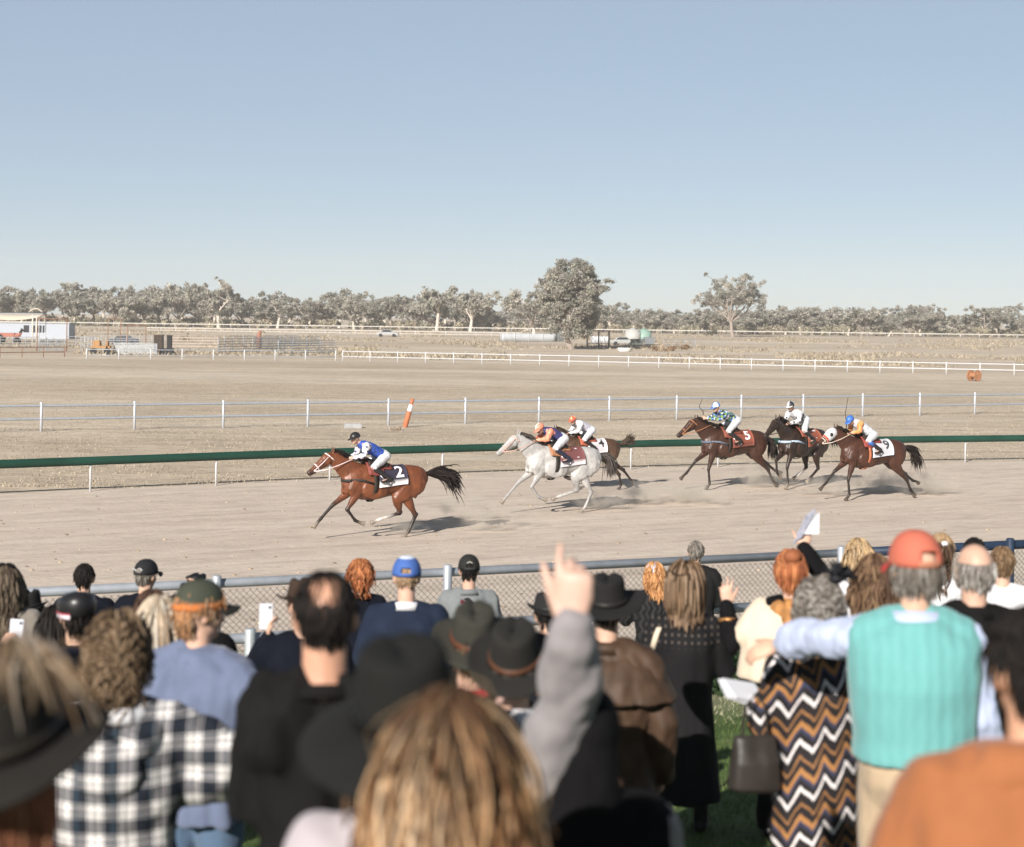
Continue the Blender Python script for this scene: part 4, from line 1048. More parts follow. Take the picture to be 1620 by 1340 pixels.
helm_m = mat('helmet_silk', (1, 1, 1), .4, var=.05, attr=True, bump=.15, bscale=40, spec=.45)
def jockey(label, loc, heading, scale, J):
    t = thing('person', label, 'jockey', loc, heading, 'jockeys crouched on the racehorses'); t.scale = (scale,) * 3
    H = Vector(J.get('head', (.27, 0, 2.17))); sh = Vector(J.get('sh', (.10, 0, 2.02))); hip = Vector(J.get('hip', (-.36, 0, 1.80))); hands = [Vector(h) for h in J.get('hands', ((.36, .07, 1.77), (.36, -.07, 1.77)))]
    knee = Vector(J.get('knee', (-.02, 0, 1.56))); ank = Vector(J.get('ank', (-.38, 0, 1.33)))
    ax = nrm(sh - hip); up = Vector((-ax.z, 0, ax.x))
    m = MB(); fw = nrm(J.get('look', (.94, .1, -.25)))
    q, Rm = head_shape(m, H, fw, (0.25, 0, 1), 1.0, SKIN)
    m.caps([q(0, -.03, -.09), sh + ax * .03], [.055, .06], 10, SKIN)
    m.caps([hip, hip.lerp(sh, .5), sh], [(.13, .09), (.12, .09), (.14, .08)], 12, SKIN, (0, 1, 0))
    arms = []
    for i, s in enumerate((1, -1)):
        S0 = sh + Vector((-.01, .165 * s, -.015)); h = hands[i]; e = S0.lerp(h, .5) + Vector(J.get('elb', (-.07, .10, -.08))) * Vector((1, s, 1)) if False else S0.lerp(h, .5) + Vector((J.get('elb', (-.07, .10, -.08))[0], J.get('elb', (-.07, .10, -.08))[1] * s, J.get('elb', (-.07, .10, -.08))[2]))
        arms.append((S0, e, h)); m.caps([S0, e, h], [.042, .036, .026], 8, SKIN)
        hand(m, h, nrm(h - e) * .8 + Vector((.3, 0, -.15)), (0, -s, -.3), (0, 0, 1), (1.0, 1.0, 1.0, 1.0), .03, 1.0, SKIN, .4, 1.0)
        k = knee + Vector((0, .30 * s, 0)); a = ank + Vector((0, .36 * s, 0)); hp = hip + Vector((0, .09 * s, 0))
        m.caps([hp, k, a, a + Vector((.16, .03 * s, -.05))], [.07, .05, .035, .03], 8, SKIN)
    obj('body', remesh(m, .010, 4), skin_m, t)
    # silks
    m = MB(); c1, c2 = J['silk'], J['sleeve']
    m.caps([hip + ax * .04, hip.lerp(sh, .3), hip.lerp(sh, .65), sh - ax * .02, sh + ax * .05], [(.15, .115), (.165, .125), (.19, .13), (.185, .105), (.10, .07)], 16, [J.get('hoop', c1), c1, J.get('yoke_mid', c1), J.get('yoke', c1), J.get('yoke', c1)], (0, 1, 0))
    for (S0, e, h) in arms:
        n_ = 9; pts = [S0.lerp(e, k / 4) for k in range(4)] + [e.lerp(h, k / 5) for k in range(5)]
        m.caps([S0 - Vector((.02, 0, 0))] + pts[1:] + [h - nrm(h - e) * .02], [.082, .078, .072, .068, .066, .062, .056, .05, .044, .036], 10, [c2, c2, J.get('sleeve2', c2), c2, c2, J.get('sleeve2', c2), c2, c2, J.get('cuff', c2), J.get('cuff', c2)])
    me = remesh(m, .012, 3, fold=.016, fscale=(12, 12, 12), seed=J.get('seed', 1), blend=.008)
    if J.get('spots'):
        ca = me.color_attributes['Col']; 
        for v in me.vertices:
            f = J['spots'](v.co)
            if f is not None: ca.data[v.index].color = (*f, 1)
    obj('jersey', me, silk_a, t)
    m = MB(); br = J.get('breech', (.58, .58, .60))
    m.caps([hip + ax * .10, hip, hip - ax * .07], [(.15, .12), (.165, .135), (.14, .115)], 14, br, (0, 1, 0))
    for s in (1, -1):
        k = knee + Vector((0, .30 * s, 0)); a = ank + Vector((0, .36 * s, 0)); hp = hip + Vector((-.02, .10 * s, -.02))
        m.caps([hp, hp.lerp(k, .5), k, k.lerp(a, .22)], [(.115), (.098), (.072), (.058)], 12, br)
    obj('breeches', remesh(m, .012, 4, fold=.008, fscale=(9, 9, 9), seed=3), silk_a, t)
    for s in (1, -1):
        m = MB(); k = knee + Vector((0, .30 * s, 0)); a = ank + Vector((0, .36 * s, 0)); bcol = J.get('boot', (.02, .018, .018)); btop = J.get('boottop', bcol)
        m.caps([k.lerp(a, .18), k.lerp(a, .45), k.lerp(a, .8), a], [.066, .062, .05, .05], 10, [btop, bcol, bcol, bcol])
        m.caps([a + Vector((-.05, 0, -.045)), a + Vector((.05, .01 * s, -.05)), a + Vector((.15, .03 * s, -.065)), a + Vector((.20, .035 * s, -.07))], [(.036, .036), (.040, .042), (.040, .03), (.034, .022)], 10, bcol, (0, 1, 0))
        obj('boot', remesh(m, .010, 3), boot_m, t)
    # helmet
    hc = J['helmet']; m = MB(); hc2 = J.get('helmet2', hc)
    V = []; Fc = []; cc = []
    NU, NV = 24, 9
    for j in range(NV + 1):
        ph = (math.pi * .56) * j / NV
        for i in range(NU):
            th = 2 * math.pi * i / NU; V.append(q(.098 * math.sin(ph) * math.cos(th), -.008 + .122 * math.sin(ph) * math.sin(th), .012 + .108 * math.cos(ph)))
            st = J.get('helmet_stripe')
            u = abs(math.cos(th) * math.sin(ph))
            cc.append(hc2 if (st == 'mid' and u < .22) or (st == 'quarter' and (math.cos(th) > 0) != (math.sin(th) > 0)) or (st == 'star' and .25 < ph < 1.2 and math.sin(4 * th) > .3) or (st == 'band' and ph > 1.25) else hc)
    for j in range(NV):
        for i in range(NU): Fc.append((j * NU + i, (j + 1) * NU + i, (j + 1) * NU + (i + 1) % NU, j * NU + (i + 1) % NU))
    m.add(V, Fc, np.array(cc))
    V = []; Fc = []
    for k in range(13):
        th = math.pi * (.14 + .72 * k / 12); cx, cy = math.cos(th), math.sin(th)
        V += [q(.098 * cx, -.008 + .122 * cy, .012), q(.104 * cx, .030 + .155 * cy, -.008 - .0 * cy), q(.104 * cx, .030 + .155 * cy, -.016), q(.096 * cx, -.01 + .118 * cy, -.004)]
    for k in range(12):
        for a in range(4): Fc.append((k * 4 + a, k * 4 + (a + 1) % 4, k * 4 + 4 + (a + 1) % 4, k * 4 + 4 + a))
    m.add(V, Fc, hc2 if J.get('helmet_stripe') == 'band' else hc)
    ho = obj('helmet', m, helm_m, t); ho.modifiers.new('s', 'SOLIDIFY').thickness = .012
    m = MB(); m.caps([q(.088, -.005, -.015), q(.062, .03, -.115), q(0, .055, -.142), q(-.062, .03, -.115), q(-.088, -.005, -.015)], [.006] * 5, 6, (.03, .03, .03)); obj('chin_strap', m, leather, ho)
    return t, arms
def whip(label, loc, heading, scale, a, b, c):
    t = bpy.data.objects.new('riding_whip', None); link(t); t.location = loc; t.rotation_euler = (0, 0, heading); t.scale = (scale,) * 3
    tag(t, label, 'whip')
    m = MB(); m.caps([a, Vector(a).lerp(Vector(c), .25)], [.013, .012], 8, (1, 1, 1)); obj('handle', m, leather, t)
    m = MB(); m.caps([Vector(a).lerp(Vector(c), .2), b, c], [.009, .009, .007], 6, (1, 1, 1)); obj('shaft', m, mat('whip_shaft', (.025, .02, .02), .5), t)
    return t

BAY, BLK = (.150, .048, .020), (.022, .015, .012)
DBAY = (.050, .021, .013); GREY = (.40, .385, .37)
def place(px, gy, ang):
    p = at(px, gy); return p, math.pi + ang
def run(px, gy, ang, scale, pose, hl, coat, points, mane, hspec, jl, J, wh=None):
    p, h = place(px, gy, ang)
    horse('racehorse', hl, p, h, scale, pose, coat, points, mane, hspec)
    _, arms = jockey(jl, p, h, scale, J)
    if wh: whip(wh[0], p, h, scale, *wh[1:])
W = (.60, .60, .62)
def diamonds(base, dark_, f=14):
    def fn(co):
        return None
    return fn
def sp_sleeve(c, thr=.45, sc=11, ymin=.15):
    def fn(co):
        if abs(co.y) > ymin and math.sin(co.x * 38 + co.z * 22) * math.sin(co.z * 38 - co.x * 20) > thr: return c
    return fn
def sp_check(cs, k=16):
    def fn(co):
        i = (math.floor(co.x * k) + 3 * math.floor(co.y * k * .8) + 2 * math.floor(co.z * k)) % len(cs); return cs[i]
    return fn
def sp_spots(c):
    def fn(co):
        if math.sin(co.x * 30) * math.sin(co.z * 30 + 1) * math.cos(co.y * 22) > .55 or -.13 < co.x - (co.z - 2.0) * .3 + .02 < -.07: return c
    return fn
run(579, 852, RAD(28), 1.0, 'A', 'bright bay racehorse with dark tail leading the field, number two cloth', BAY, BLK, (.018, .013, .012),
    dict(seed=1, sock=(.62, .58, .54), tail=(.92, .04, .15, .26), bridle=(.72, .60, .60), bridle_name='white', cloth=(.035, .03, .05), cloth_low=(.62, .60, .60), num='2', numc=(.78, .76, .80), breast=((.03, .028, .025), 'dark'), pad=(.20, .05, .04), numsz=.40),
    'jockey in royal blue silks with white patterned sleeves and a black helmet',
    dict(silk=(.03, .08, .38), sleeve=(.70, .66, .70), spots=sp_sleeve((.05, .06, .14)), helmet=(.02, .018, .018), head=(.29, 0, 2.20), sh=(.11, 0, 2.04), hip=(-.38, 0, 1.80)))
run(866, 812.5, RAD(27), 1.04, 'A', 'pale grey racehorse with dark flying mane galloping second', GREY, (.30, .285, .275), (.06, .05, .045),
    dict(seed=2, dapple_sheen=.18, sock=(.5, .48, .46), tail=(.5, .20, .08, .3), bridle=(.55, .36, .30), bridle_name='tan', cloth=(.16, .06, .06), cloth_low=(.55, .52, .54), num='1', numc=(.72, .70, .72), pad=(.33, .15, .075), face=(.2, .18, .17)),
    'jockey in navy silks with orange pink sleeves and a pink helmet on the grey horse',
    dict(silk=(.045, .045, .15), sleeve=(.75, .26, .16), cuff=(.7, .35, .22), helmet=(.72, .24, .16), helmet2=(.8, .72, .66), helmet_stripe='mid', head=(.24, 0, 2.04), sh=(.06, 0, 1.98), boot=(.02, .022, .04), look=(.85, .1, -.5)))
run(914, 777, RAD(27), .93, 'B', 'dark bay racehorse half hidden behind the pale grey one', (.078, .042, .025), BLK, (.05, .035, .025),
    dict(seed=3, tail=(.62, -.10, .10, -.05), cloth=(.54, .52, .54), num='4', numc=(.03, .03, .03), pad=(.36, .09, .05)),
    'jockey in pale grey and white silks with a red orange helmet',
    dict(silk=(.50, .48, .55), sleeve=W, yoke=W, helmet=(.62, .12, .07), helmet2=(.75, .5, .25), helmet_stripe='star', head=(.20, 0, 2.16), sh=(.03, 0, 2.06), hip=(-.40, 0, 1.86), look=(.9, .25, -.3)))
run(1140, 774, RAD(25), 1.07, 'C', 'dark brown racehorse wearing the number five cloth at the front of the chasing group', DBAY, BLK, (.02, .014, .012),
    dict(seed=4, tail=(.40, .25, .06, .3), cloth=(.22, .065, .04), num='5', numc=(.74, .74, .78), cloth_low=(.16, .05, .035), bridle=(.35, .16, .08), bridle_name='brown', breast=((.12, .14, .18), 'blue'), pad=(.20, .06, .04)),
    'jockey in blue white and green checked silks holding a whip behind',
    dict(silk=(.03, .05, .10), sleeve=(.4, .5, .65), spots=sp_check([(.03, .04, .08), (.62, .66, .72), (.06, .16, .40), (.20, .34, .06), (.02, .02, .03)]), helmet=(.07, .20, .55), helmet2=(.72, .74, .76), helmet_stripe='quarter', head=(.18, 0, 2.22), sh=(.02, 0, 2.05), hip=(-.42, 0, 1.86), hands=((.52, .10, 1.92), (.50, -.10, 1.92))),
    ('dark riding whip held up behind the head of the checked silks jockey', (.50, -.12, 2.0), (.52, -.3, 2.20), (.42, -.3, 2.42)))
run(1256, 773, RAD(46), 1.08, 'D', 'black brown racehorse with a pale blue breast strap turned towards the crowd', (.030, .017, .012), BLK, (.016, .012, .011),
    dict(seed=5, sock=(.6, .56, .52), cloth=(.28, .085, .05), num='7', numc=(.75, .75, .78), breast=((.40, .50, .60), 'paleblue'), bridle=(.10, .07, .05), pad=(.26, .08, .05)),
    'jockey in white silks with black spots and a white and black helmet',
    dict(silk=W, sleeve=W, spots=sp_spots((.03, .03, .035)), helmet=W, helmet2=(.03, .03, .035), helmet_stripe='quarter', head=(.20, 0, 2.24), sh=(.04, 0, 2.05), hip=(-.36, 0, 1.86)))
run(1360, 791, RAD(25), 1.04, 'C', 'dark bay racehorse in a white eye hood running last on the right', (.060, .023, .013), BLK, (.02, .014, .012),
    dict(seed=6, tail=(.62, .22, .09, .30), hood=(.52, .52, .54), cloth=(.50, .50, .53), num='9', numc=(.05, .05, .06), bridle=(.62, .50, .42), bridle_name='cream', pad=(.24, .05, .04), girth=(.42, .14, .07), girth_name='tan'),
    'jockey in white silks with orange sleeves and a bright blue helmet',
    dict(silk=(.66, .68, .74), sleeve=(.62, .26, .09), cuff=(.68, .38, .25), helmet=(.05, .15, .48), head=(.34, 0, 2.10), sh=(.16, 0, 2.03), hip=(-.34, 0, 1.72), boottop=(.06, .15, .42), look=(.8, .15, -.55)),
    ('thin dark riding whip standing upright above the blue helmeted jockey', (.40, -.08, 1.80), (.42, -.10, 2.25), (.34, -.10, 2.68)))

# dust kicked up behind the hooves
def dust_mat():
    m_ = bpy.data.materials.new('dust_puff'); m_.use_nodes = True; t = m_.node_tree; t.nodes.clear()
    out = t.nodes.new('ShaderNodeOutputMaterial'); v = t.nodes.new('ShaderNodeVolumePrincipled'); t.links.new(v.outputs[0], out.inputs['Volume'])
    v.inputs['Color'].default_value = (1.0, .92, .80, 1); v.inputs['Anisotropy'].default_value = .2
    co = t.nodes.new('ShaderNodeTexCoord'); ln = t.nodes.new('ShaderNodeVectorMath'); ln.operation = 'LENGTH'; t.links.new(co.outputs['Object'], ln.inputs[0])
    fo = t.nodes.new('ShaderNodeMapRange'); fo.inputs[1].default_value = 1.0; fo.inputs[2].default_value = .1; fo.inputs[3].default_value = 0; fo.inputs[4].default_value = 1; t.links.new(ln.outputs['Value'], fo.inputs[0])
    geo = t.nodes.new('ShaderNodeNewGeometry'); nz = t.nodes.new('ShaderNodeTexNoise'); nz.inputs['Scale'].default_value = 2.2; nz.inputs['Detail'].default_value = 4; t.links.new(geo.outputs['Position'], nz.inputs['Vector'])
    r = t.nodes.new('ShaderNodeMapRange'); r.inputs[1].default_value = .47; r.inputs[2].default_value = .72; r.inputs[3].default_value = 0; r.inputs[4].default_value = 5.0; t.links.new(nz.outputs['Fac'], r.inputs[0])
    mu = t.nodes.new('ShaderNodeMath'); mu.operation = 'MULTIPLY'; t.links.new(fo.outputs[0], mu.inputs[0]); t.links.new(r.outputs[0], mu.inputs[1]); t.links.new(mu.outputs[0], v.inputs['Density'])
    return m_
dm = dust_mat(); em = MB(); em.ell((0, 0, 0), (1, 1, 1), 16, 10, tag=False); dme = em.mesh('dust'); dme.materials.append(dm)
for px, py, sx, sz in ((735, 826, 1.1, .4), (790, 838, 1.3, .35), (640, 846, .6, .2), (950, 806, .9, .35), (1010, 798, 1.4, .4), (1080, 795, 1.5, .35), (1215, 770, 1.6, .5), (1310, 785, 1.1, .4), (1395, 778, 1.4, .45), (1465, 783, 1.2, .45), (1110, 800, 1.2, .25)):
    p = at(px, py); o = bpy.data.objects.new('dust', dme); o.location = (p.x, p.y, sz * .7); o.scale = (sx, .7, sz); o.rotation_euler = (0, 0, RAD(28)); link(o); kind(o, 'stuff')
# ------------------------------------------------------------------ the crowd
TORSO = [(.275, .058, .060), (.31, .095, .078), (.34, .155, .090), (.385, .195, .108), (.44, .195, .125), (.52, .19, .135), (.62, .178, .128), (.72, .168, .122), (.80, .174, .128), (.88, .182, .132)]
def tor(h):
    hs = [r[0] for r in TORSO]; return float(np.interp(h, hs, [r[1] for r in TORSO])), float(np.interp(h, hs, [r[2] for r in TORSO]))
ARMS = {'down': ((.10, -.02, -.28), (.0, .07, -.25)), 'front': ((.09, .03, -.27), (-.17, .19, .02)), 'fold': ((.10, .05, -.26), (-.20, .16, .06)), 'hip': ((.22, -.06, -.18), (-.16, .10, -.16)),
        'phone': ((.10, .16, -.20), (-.10, .10, .22)), 'rail': ((.12, .14, -.22), (-.05, .25, .0)), 'face': ((.14, .14, -.18), (-.16, .06, .20))}
class Person: pass
def headmat(p):
    s = p.s; piv = Vector((0, -.02 * s, p.H - .24 * s))
    return Matrix.Translation(piv) @ Matrix.Rotation(p.yaw, 4, 'Z') @ Matrix.Rotation(p.pitch, 4, 'X') @ Matrix.Rotation(p.roll, 4, 'Y') @ Matrix.Translation(-piv)
def person(label, px, py, Y, rot=0, s=1.0, hat=0.0, top=None, arms=('down', 'down'), w=1.0, yaw=0, pitch=0, roll=0, skin=SKIN, vox=.012, neck=.056, group=None, build=1.0, depth=1.0):
    p = Person(); p.s = s; tw = P(px, py, Y); p.gz = ground(tw.x, tw.y); p.H = tw.z - hat * s - p.gz
    p.yaw, p.pitch, p.roll = yaw, pitch, roll; p.w = w; p.skin = skin; p.build = build; p.depth = depth
    if not 1.42 < p.H < 2.02: print('HEIGHT', label, round(p.H, 2))
    p.t = thing('person', label, 'person', (tw.x, tw.y, p.gz), rot, group); p.rot = rot
    H = p.H; p.HM = headmat(p); p.zh = lambda h: H - h * s
    p.leg = max(.45, H - .86 * s)
    p.sh = []; p.arm = []
    for i, sd in enumerate((-1, 1)):
        A = arms[i]; A = ARMS[A] if isinstance(A, str) else A
        S0 = Vector((sd * .172 * s * w, -.01, p.zh(.368)))
        e = S0 + nrm(Vector((A[0][0] * sd, A[0][1], A[0][2]))) * .29 * s; q = e + nrm(Vector((A[1][0] * sd, A[1][1], A[1][2]))) * .255 * s
        p.arm.append((S0, e, q))
    p.handspec = [None, None]; p.vox = vox; p.neck = neck; p.seed = len(label) * 7 + int(px)
    return p
def finish_body(p, legs=True, scalp=None, crown=None):
    s, H = p.s, p.H; m = MB(); sk = p.skin
    m.M = p.HM; q, Rm = head_shape(m, (0, -.012 * s, H - .098 * s), (0, 1, 0), (0, 0, 1), s, sk)
    m.M = None
    m.caps([p.HM @ Vector((0, -.02 * s, H - .16 * s)), Vector((0, -.025 * s, p.zh(.27))), Vector((0, -.02 * s, p.zh(.34)))], [p.neck * s, p.neck * s, p.neck * 1.25 * s], 12, sk)
    m.loft([(0, 0, p.zh(h)) for h, a, b in TORSO] + [(0, 0, p.zh(.93))], [(a * s * p.w * .9, b * s * .85) for h, a, b in TORSO] + [(.12 * s, .10 * s)], (1, 0, 0), 16, sk)
    for i, sd in enumerate((-1, 1)):
        S0, e, q = p.arm[i]
        m.caps([S0, S0.lerp(e, .4), e, e.lerp(q, .35), q], [.050 * s, .046 * s, .037 * s, .040 * s, .027 * s], 10, sk)
        hs = p.handspec[i] or {}
        d = hs.get('d', nrm(q - e)); pn = hs.get('pn', (-sd, 0.2, 0)); sidev = hs.get('side', (0, 1, 0))
        hand(m, q, d, pn, sidev, hs.get('curl', (.35, .4, .45, .5)), hs.get('spread', .06), s * hs.get('k', 1.0), sk, hs.get('thumb', .6), hs.get('tcurl', .5))
        if legs:
            hp = Vector((sd * .085 * s, 0, p.zh(.88))); kn = Vector((sd * .10 * s, .015, p.leg * .52)); an = Vector((sd * .11 * s, -.02, .09))
            m.caps([hp, hp.lerp(kn, .5), kn, kn.lerp(an, .3), an], [.085 * s, .075 * s, .05 * s, .05 * s, .035 * s], 10, sk)
            m.caps([an, an + Vector((0, .05, -.045)), an + Vector((sd * .02, .16, -.06))], [.036, .036, .028], 8, sk)
    o = obj('body', remesh(m, p.vox, 4, blend=.006), skin_m, p.t); p.body = o; return o
def garment(p, name, material, thick=.022, hem=.88, sleeve=1.0, flare=0.0, fold=.010, fscale=(7, 7, 4), torso=True, vox=.013, neckh=.285, cuff=None, sl_thick=None, puff=1.0, iters=4, shrink=1.0, arms_=(0, 1), color=(1, 1, 1), hemwave=0.0):
    s, H = p.s, p.H; m = MB(); b = p.build; st = thick if sl_thick is None else sl_thick
    if torso:
        rows = [r for r in TORSO if neckh <= r[0] <= hem]; hz = [(neckh,) + tor(neckh)] + rows
        L = [(h, (a * p.w * b + thick) * s, (bb * p.depth * b + thick) * s) for h, a, bb in hz]
        if hem > .88:
            for k in range(1, 5):
                u = k / 4; h = .88 + (hem - .88) * u; L.append((h, (.182 * p.w * b + thick + flare * u) * s, (.132 * p.depth * b + thick + flare * .8 * u) * s))
        elif rows and rows[-1][0] < hem: a, bb = tor(hem); L.append((hem, (a * p.w * b + thick) * s, (bb * p.depth * b + thick) * s))
        m.loft([(0, -.012 * s, p.zh(h)) for h, a, bb in L], [(a, bb) for h, a, bb in L], (1, 0, 0), 24, color, power=.92)
        for sd in (-1, 1):
            m.caps([(sd * .06 * s, -.02 * s, p.zh(.33)), (sd * .150 * s * p.w, -.015, p.zh(.372))], [(.05 + thick) * s, (.058 + thick) * s], 10, color)
            m.ell((sd * .085 * s, -.065 * s, p.zh(.45)), ((.085 + thick) * s, (.075 + thick) * s, .11 * s), 10, 8, color)
    if sleeve > 0:
        for i in arms_:
            S0, e, q = p.arm[i]
            if sleeve <= .5: pts = [S0, S0.lerp(e, .5), S0.lerp(e, sleeve * 2)]; rr = [(.060 + st) * s, (.056 + st) * s, (.052 + st) * s]
            else:
                f = (sleeve - .5) * 2; pts = [S0, S0.lerp(e, .5), e, e.lerp(q, .4 * f), e.lerp(q, .85 * f), e.lerp(q, f)]
                rr = [(.060 + st) * s, (.053 + st) * s, (.045 + st) * s * puff, (.044 + st) * s * puff, (.034 + st) * s * (puff * .5 + .5), (.030 + st * .8) * s]
            m.caps(pts, rr, 12, color)
    me = remesh(m, vox * max(.9, s), iters, fold=fold * 1.5, fscale=fscale, seed=p.seed % 97)
    return obj(name, me, material, p.t)
def trousers(p, material, thick=.02, hem=.05, name='trousers', fold=.008):
    s = p.s; m = MB()
    m.loft([(0, -.01, p.zh(h)) for h in (.70, .78, .88, .95, .99)], [(.165 * s * p.w * p.build + thick, .118 * s * p.build * p.depth + thick), (.172 * s * p.w * p.build + thick, .13 * s * p.build * p.depth + thick), (.18 * s * p.w + thick, .138 * s * p.depth + thick), (.16 * s * p.w + thick, .125 * s + thick), (.10 * s, .08 * s)], (1, 0, 0), 20)
    for sd in (-1, 1):
        hp = Vector((sd * .09 * s * p.w, -.005, p.zh(.90))); kn = Vector((sd * .105 * s, .015, p.leg * .52)); an = Vector((sd * .115 * s, -.015, hem + .05))
        m.caps([hp, hp.lerp(kn, .5), kn, kn.lerp(an, .5), an], [.090 * s + thick, .080 * s + thick, .058 * s + thick, .052 * s + thick, .050 * s + thick], 12)
    return obj(name, remesh(m, .014, 4, fold=fold, fscale=(8, 8, 5), seed=p.seed % 31), material, p.t)
def skirt(p, material, length=1.25, top=.72, thick=.015, flare=.03, name='skirt', fold=.010):
    s = p.s; L = []; hem = length
    for k in range(8):
        u = k / 7; h = top + (hem - top) * u; a, b = tor(min(h, .88)); L.append((h, a * p.w * p.build * s + thick + flare * u, b * s * p.build + thick + flare * u))
    m = MB(); m.loft([(0, -.01, p.zh(h)) for h, a, b in L], [(a, b) for h, a, b in L], (1, 0, 0), 24)
    return obj(name, remesh(m, .014, 3, fold=fold, fscale=(10, 10, 2)), material, p.t)
def shoes(p, material, h=.10):
    for sd in (-1, 1):
        m = MB(); an = Vector((sd * .11 * p.s, -.02, 0))
        m.caps([an + Vector((0, -.02, .045)), an + Vector((.0, .08, .042)), an + Vector((sd * .02, .17, .035)), an + Vector((sd * .02, .21, .03))], [(.042, .045), (.046, .042), (.046, .035), (.036, .026)], 10, side=(1, 0, 0))
        m.caps([an + Vector((0, 0, .05)), an + Vector((0, -.005, h + .02))], [.046, .048], 10)
        obj('shoe', remesh(m, .011, 3), material, p.t)
def collar(p, material, name='collar', r=.075, hgt=.05, lo=.315, open_=0.0, thick=.012):
    m = MB(); s = p.s; V = []; Fc = []; n = 28
    for i in range(n + 1):
        a = -math.pi / 2 - math.pi + 2 * math.pi * i / n
        for rr, hh in ((r + .018, lo), (r, lo - hgt), (r + thick, lo - hgt - .004), (r + thick + .028, lo + .012)):
            V.append((math.cos(a) * rr * s * 1.02, math.sin(a) * rr * s - .02 * s, p.zh(hh) + (.018 * s if math.sin(a) < 0 else -.02 * s) * abs(math.sin(a))))
    for i in range(n):
        for k in range(4): Fc.append((i * 4 + k, i * 4 + (k + 1) % 4, i * 4 + 4 + (k + 1) % 4, i * 4 + 4 + k))
    m.add(V, Fc); return obj(name, m, material, p.t)

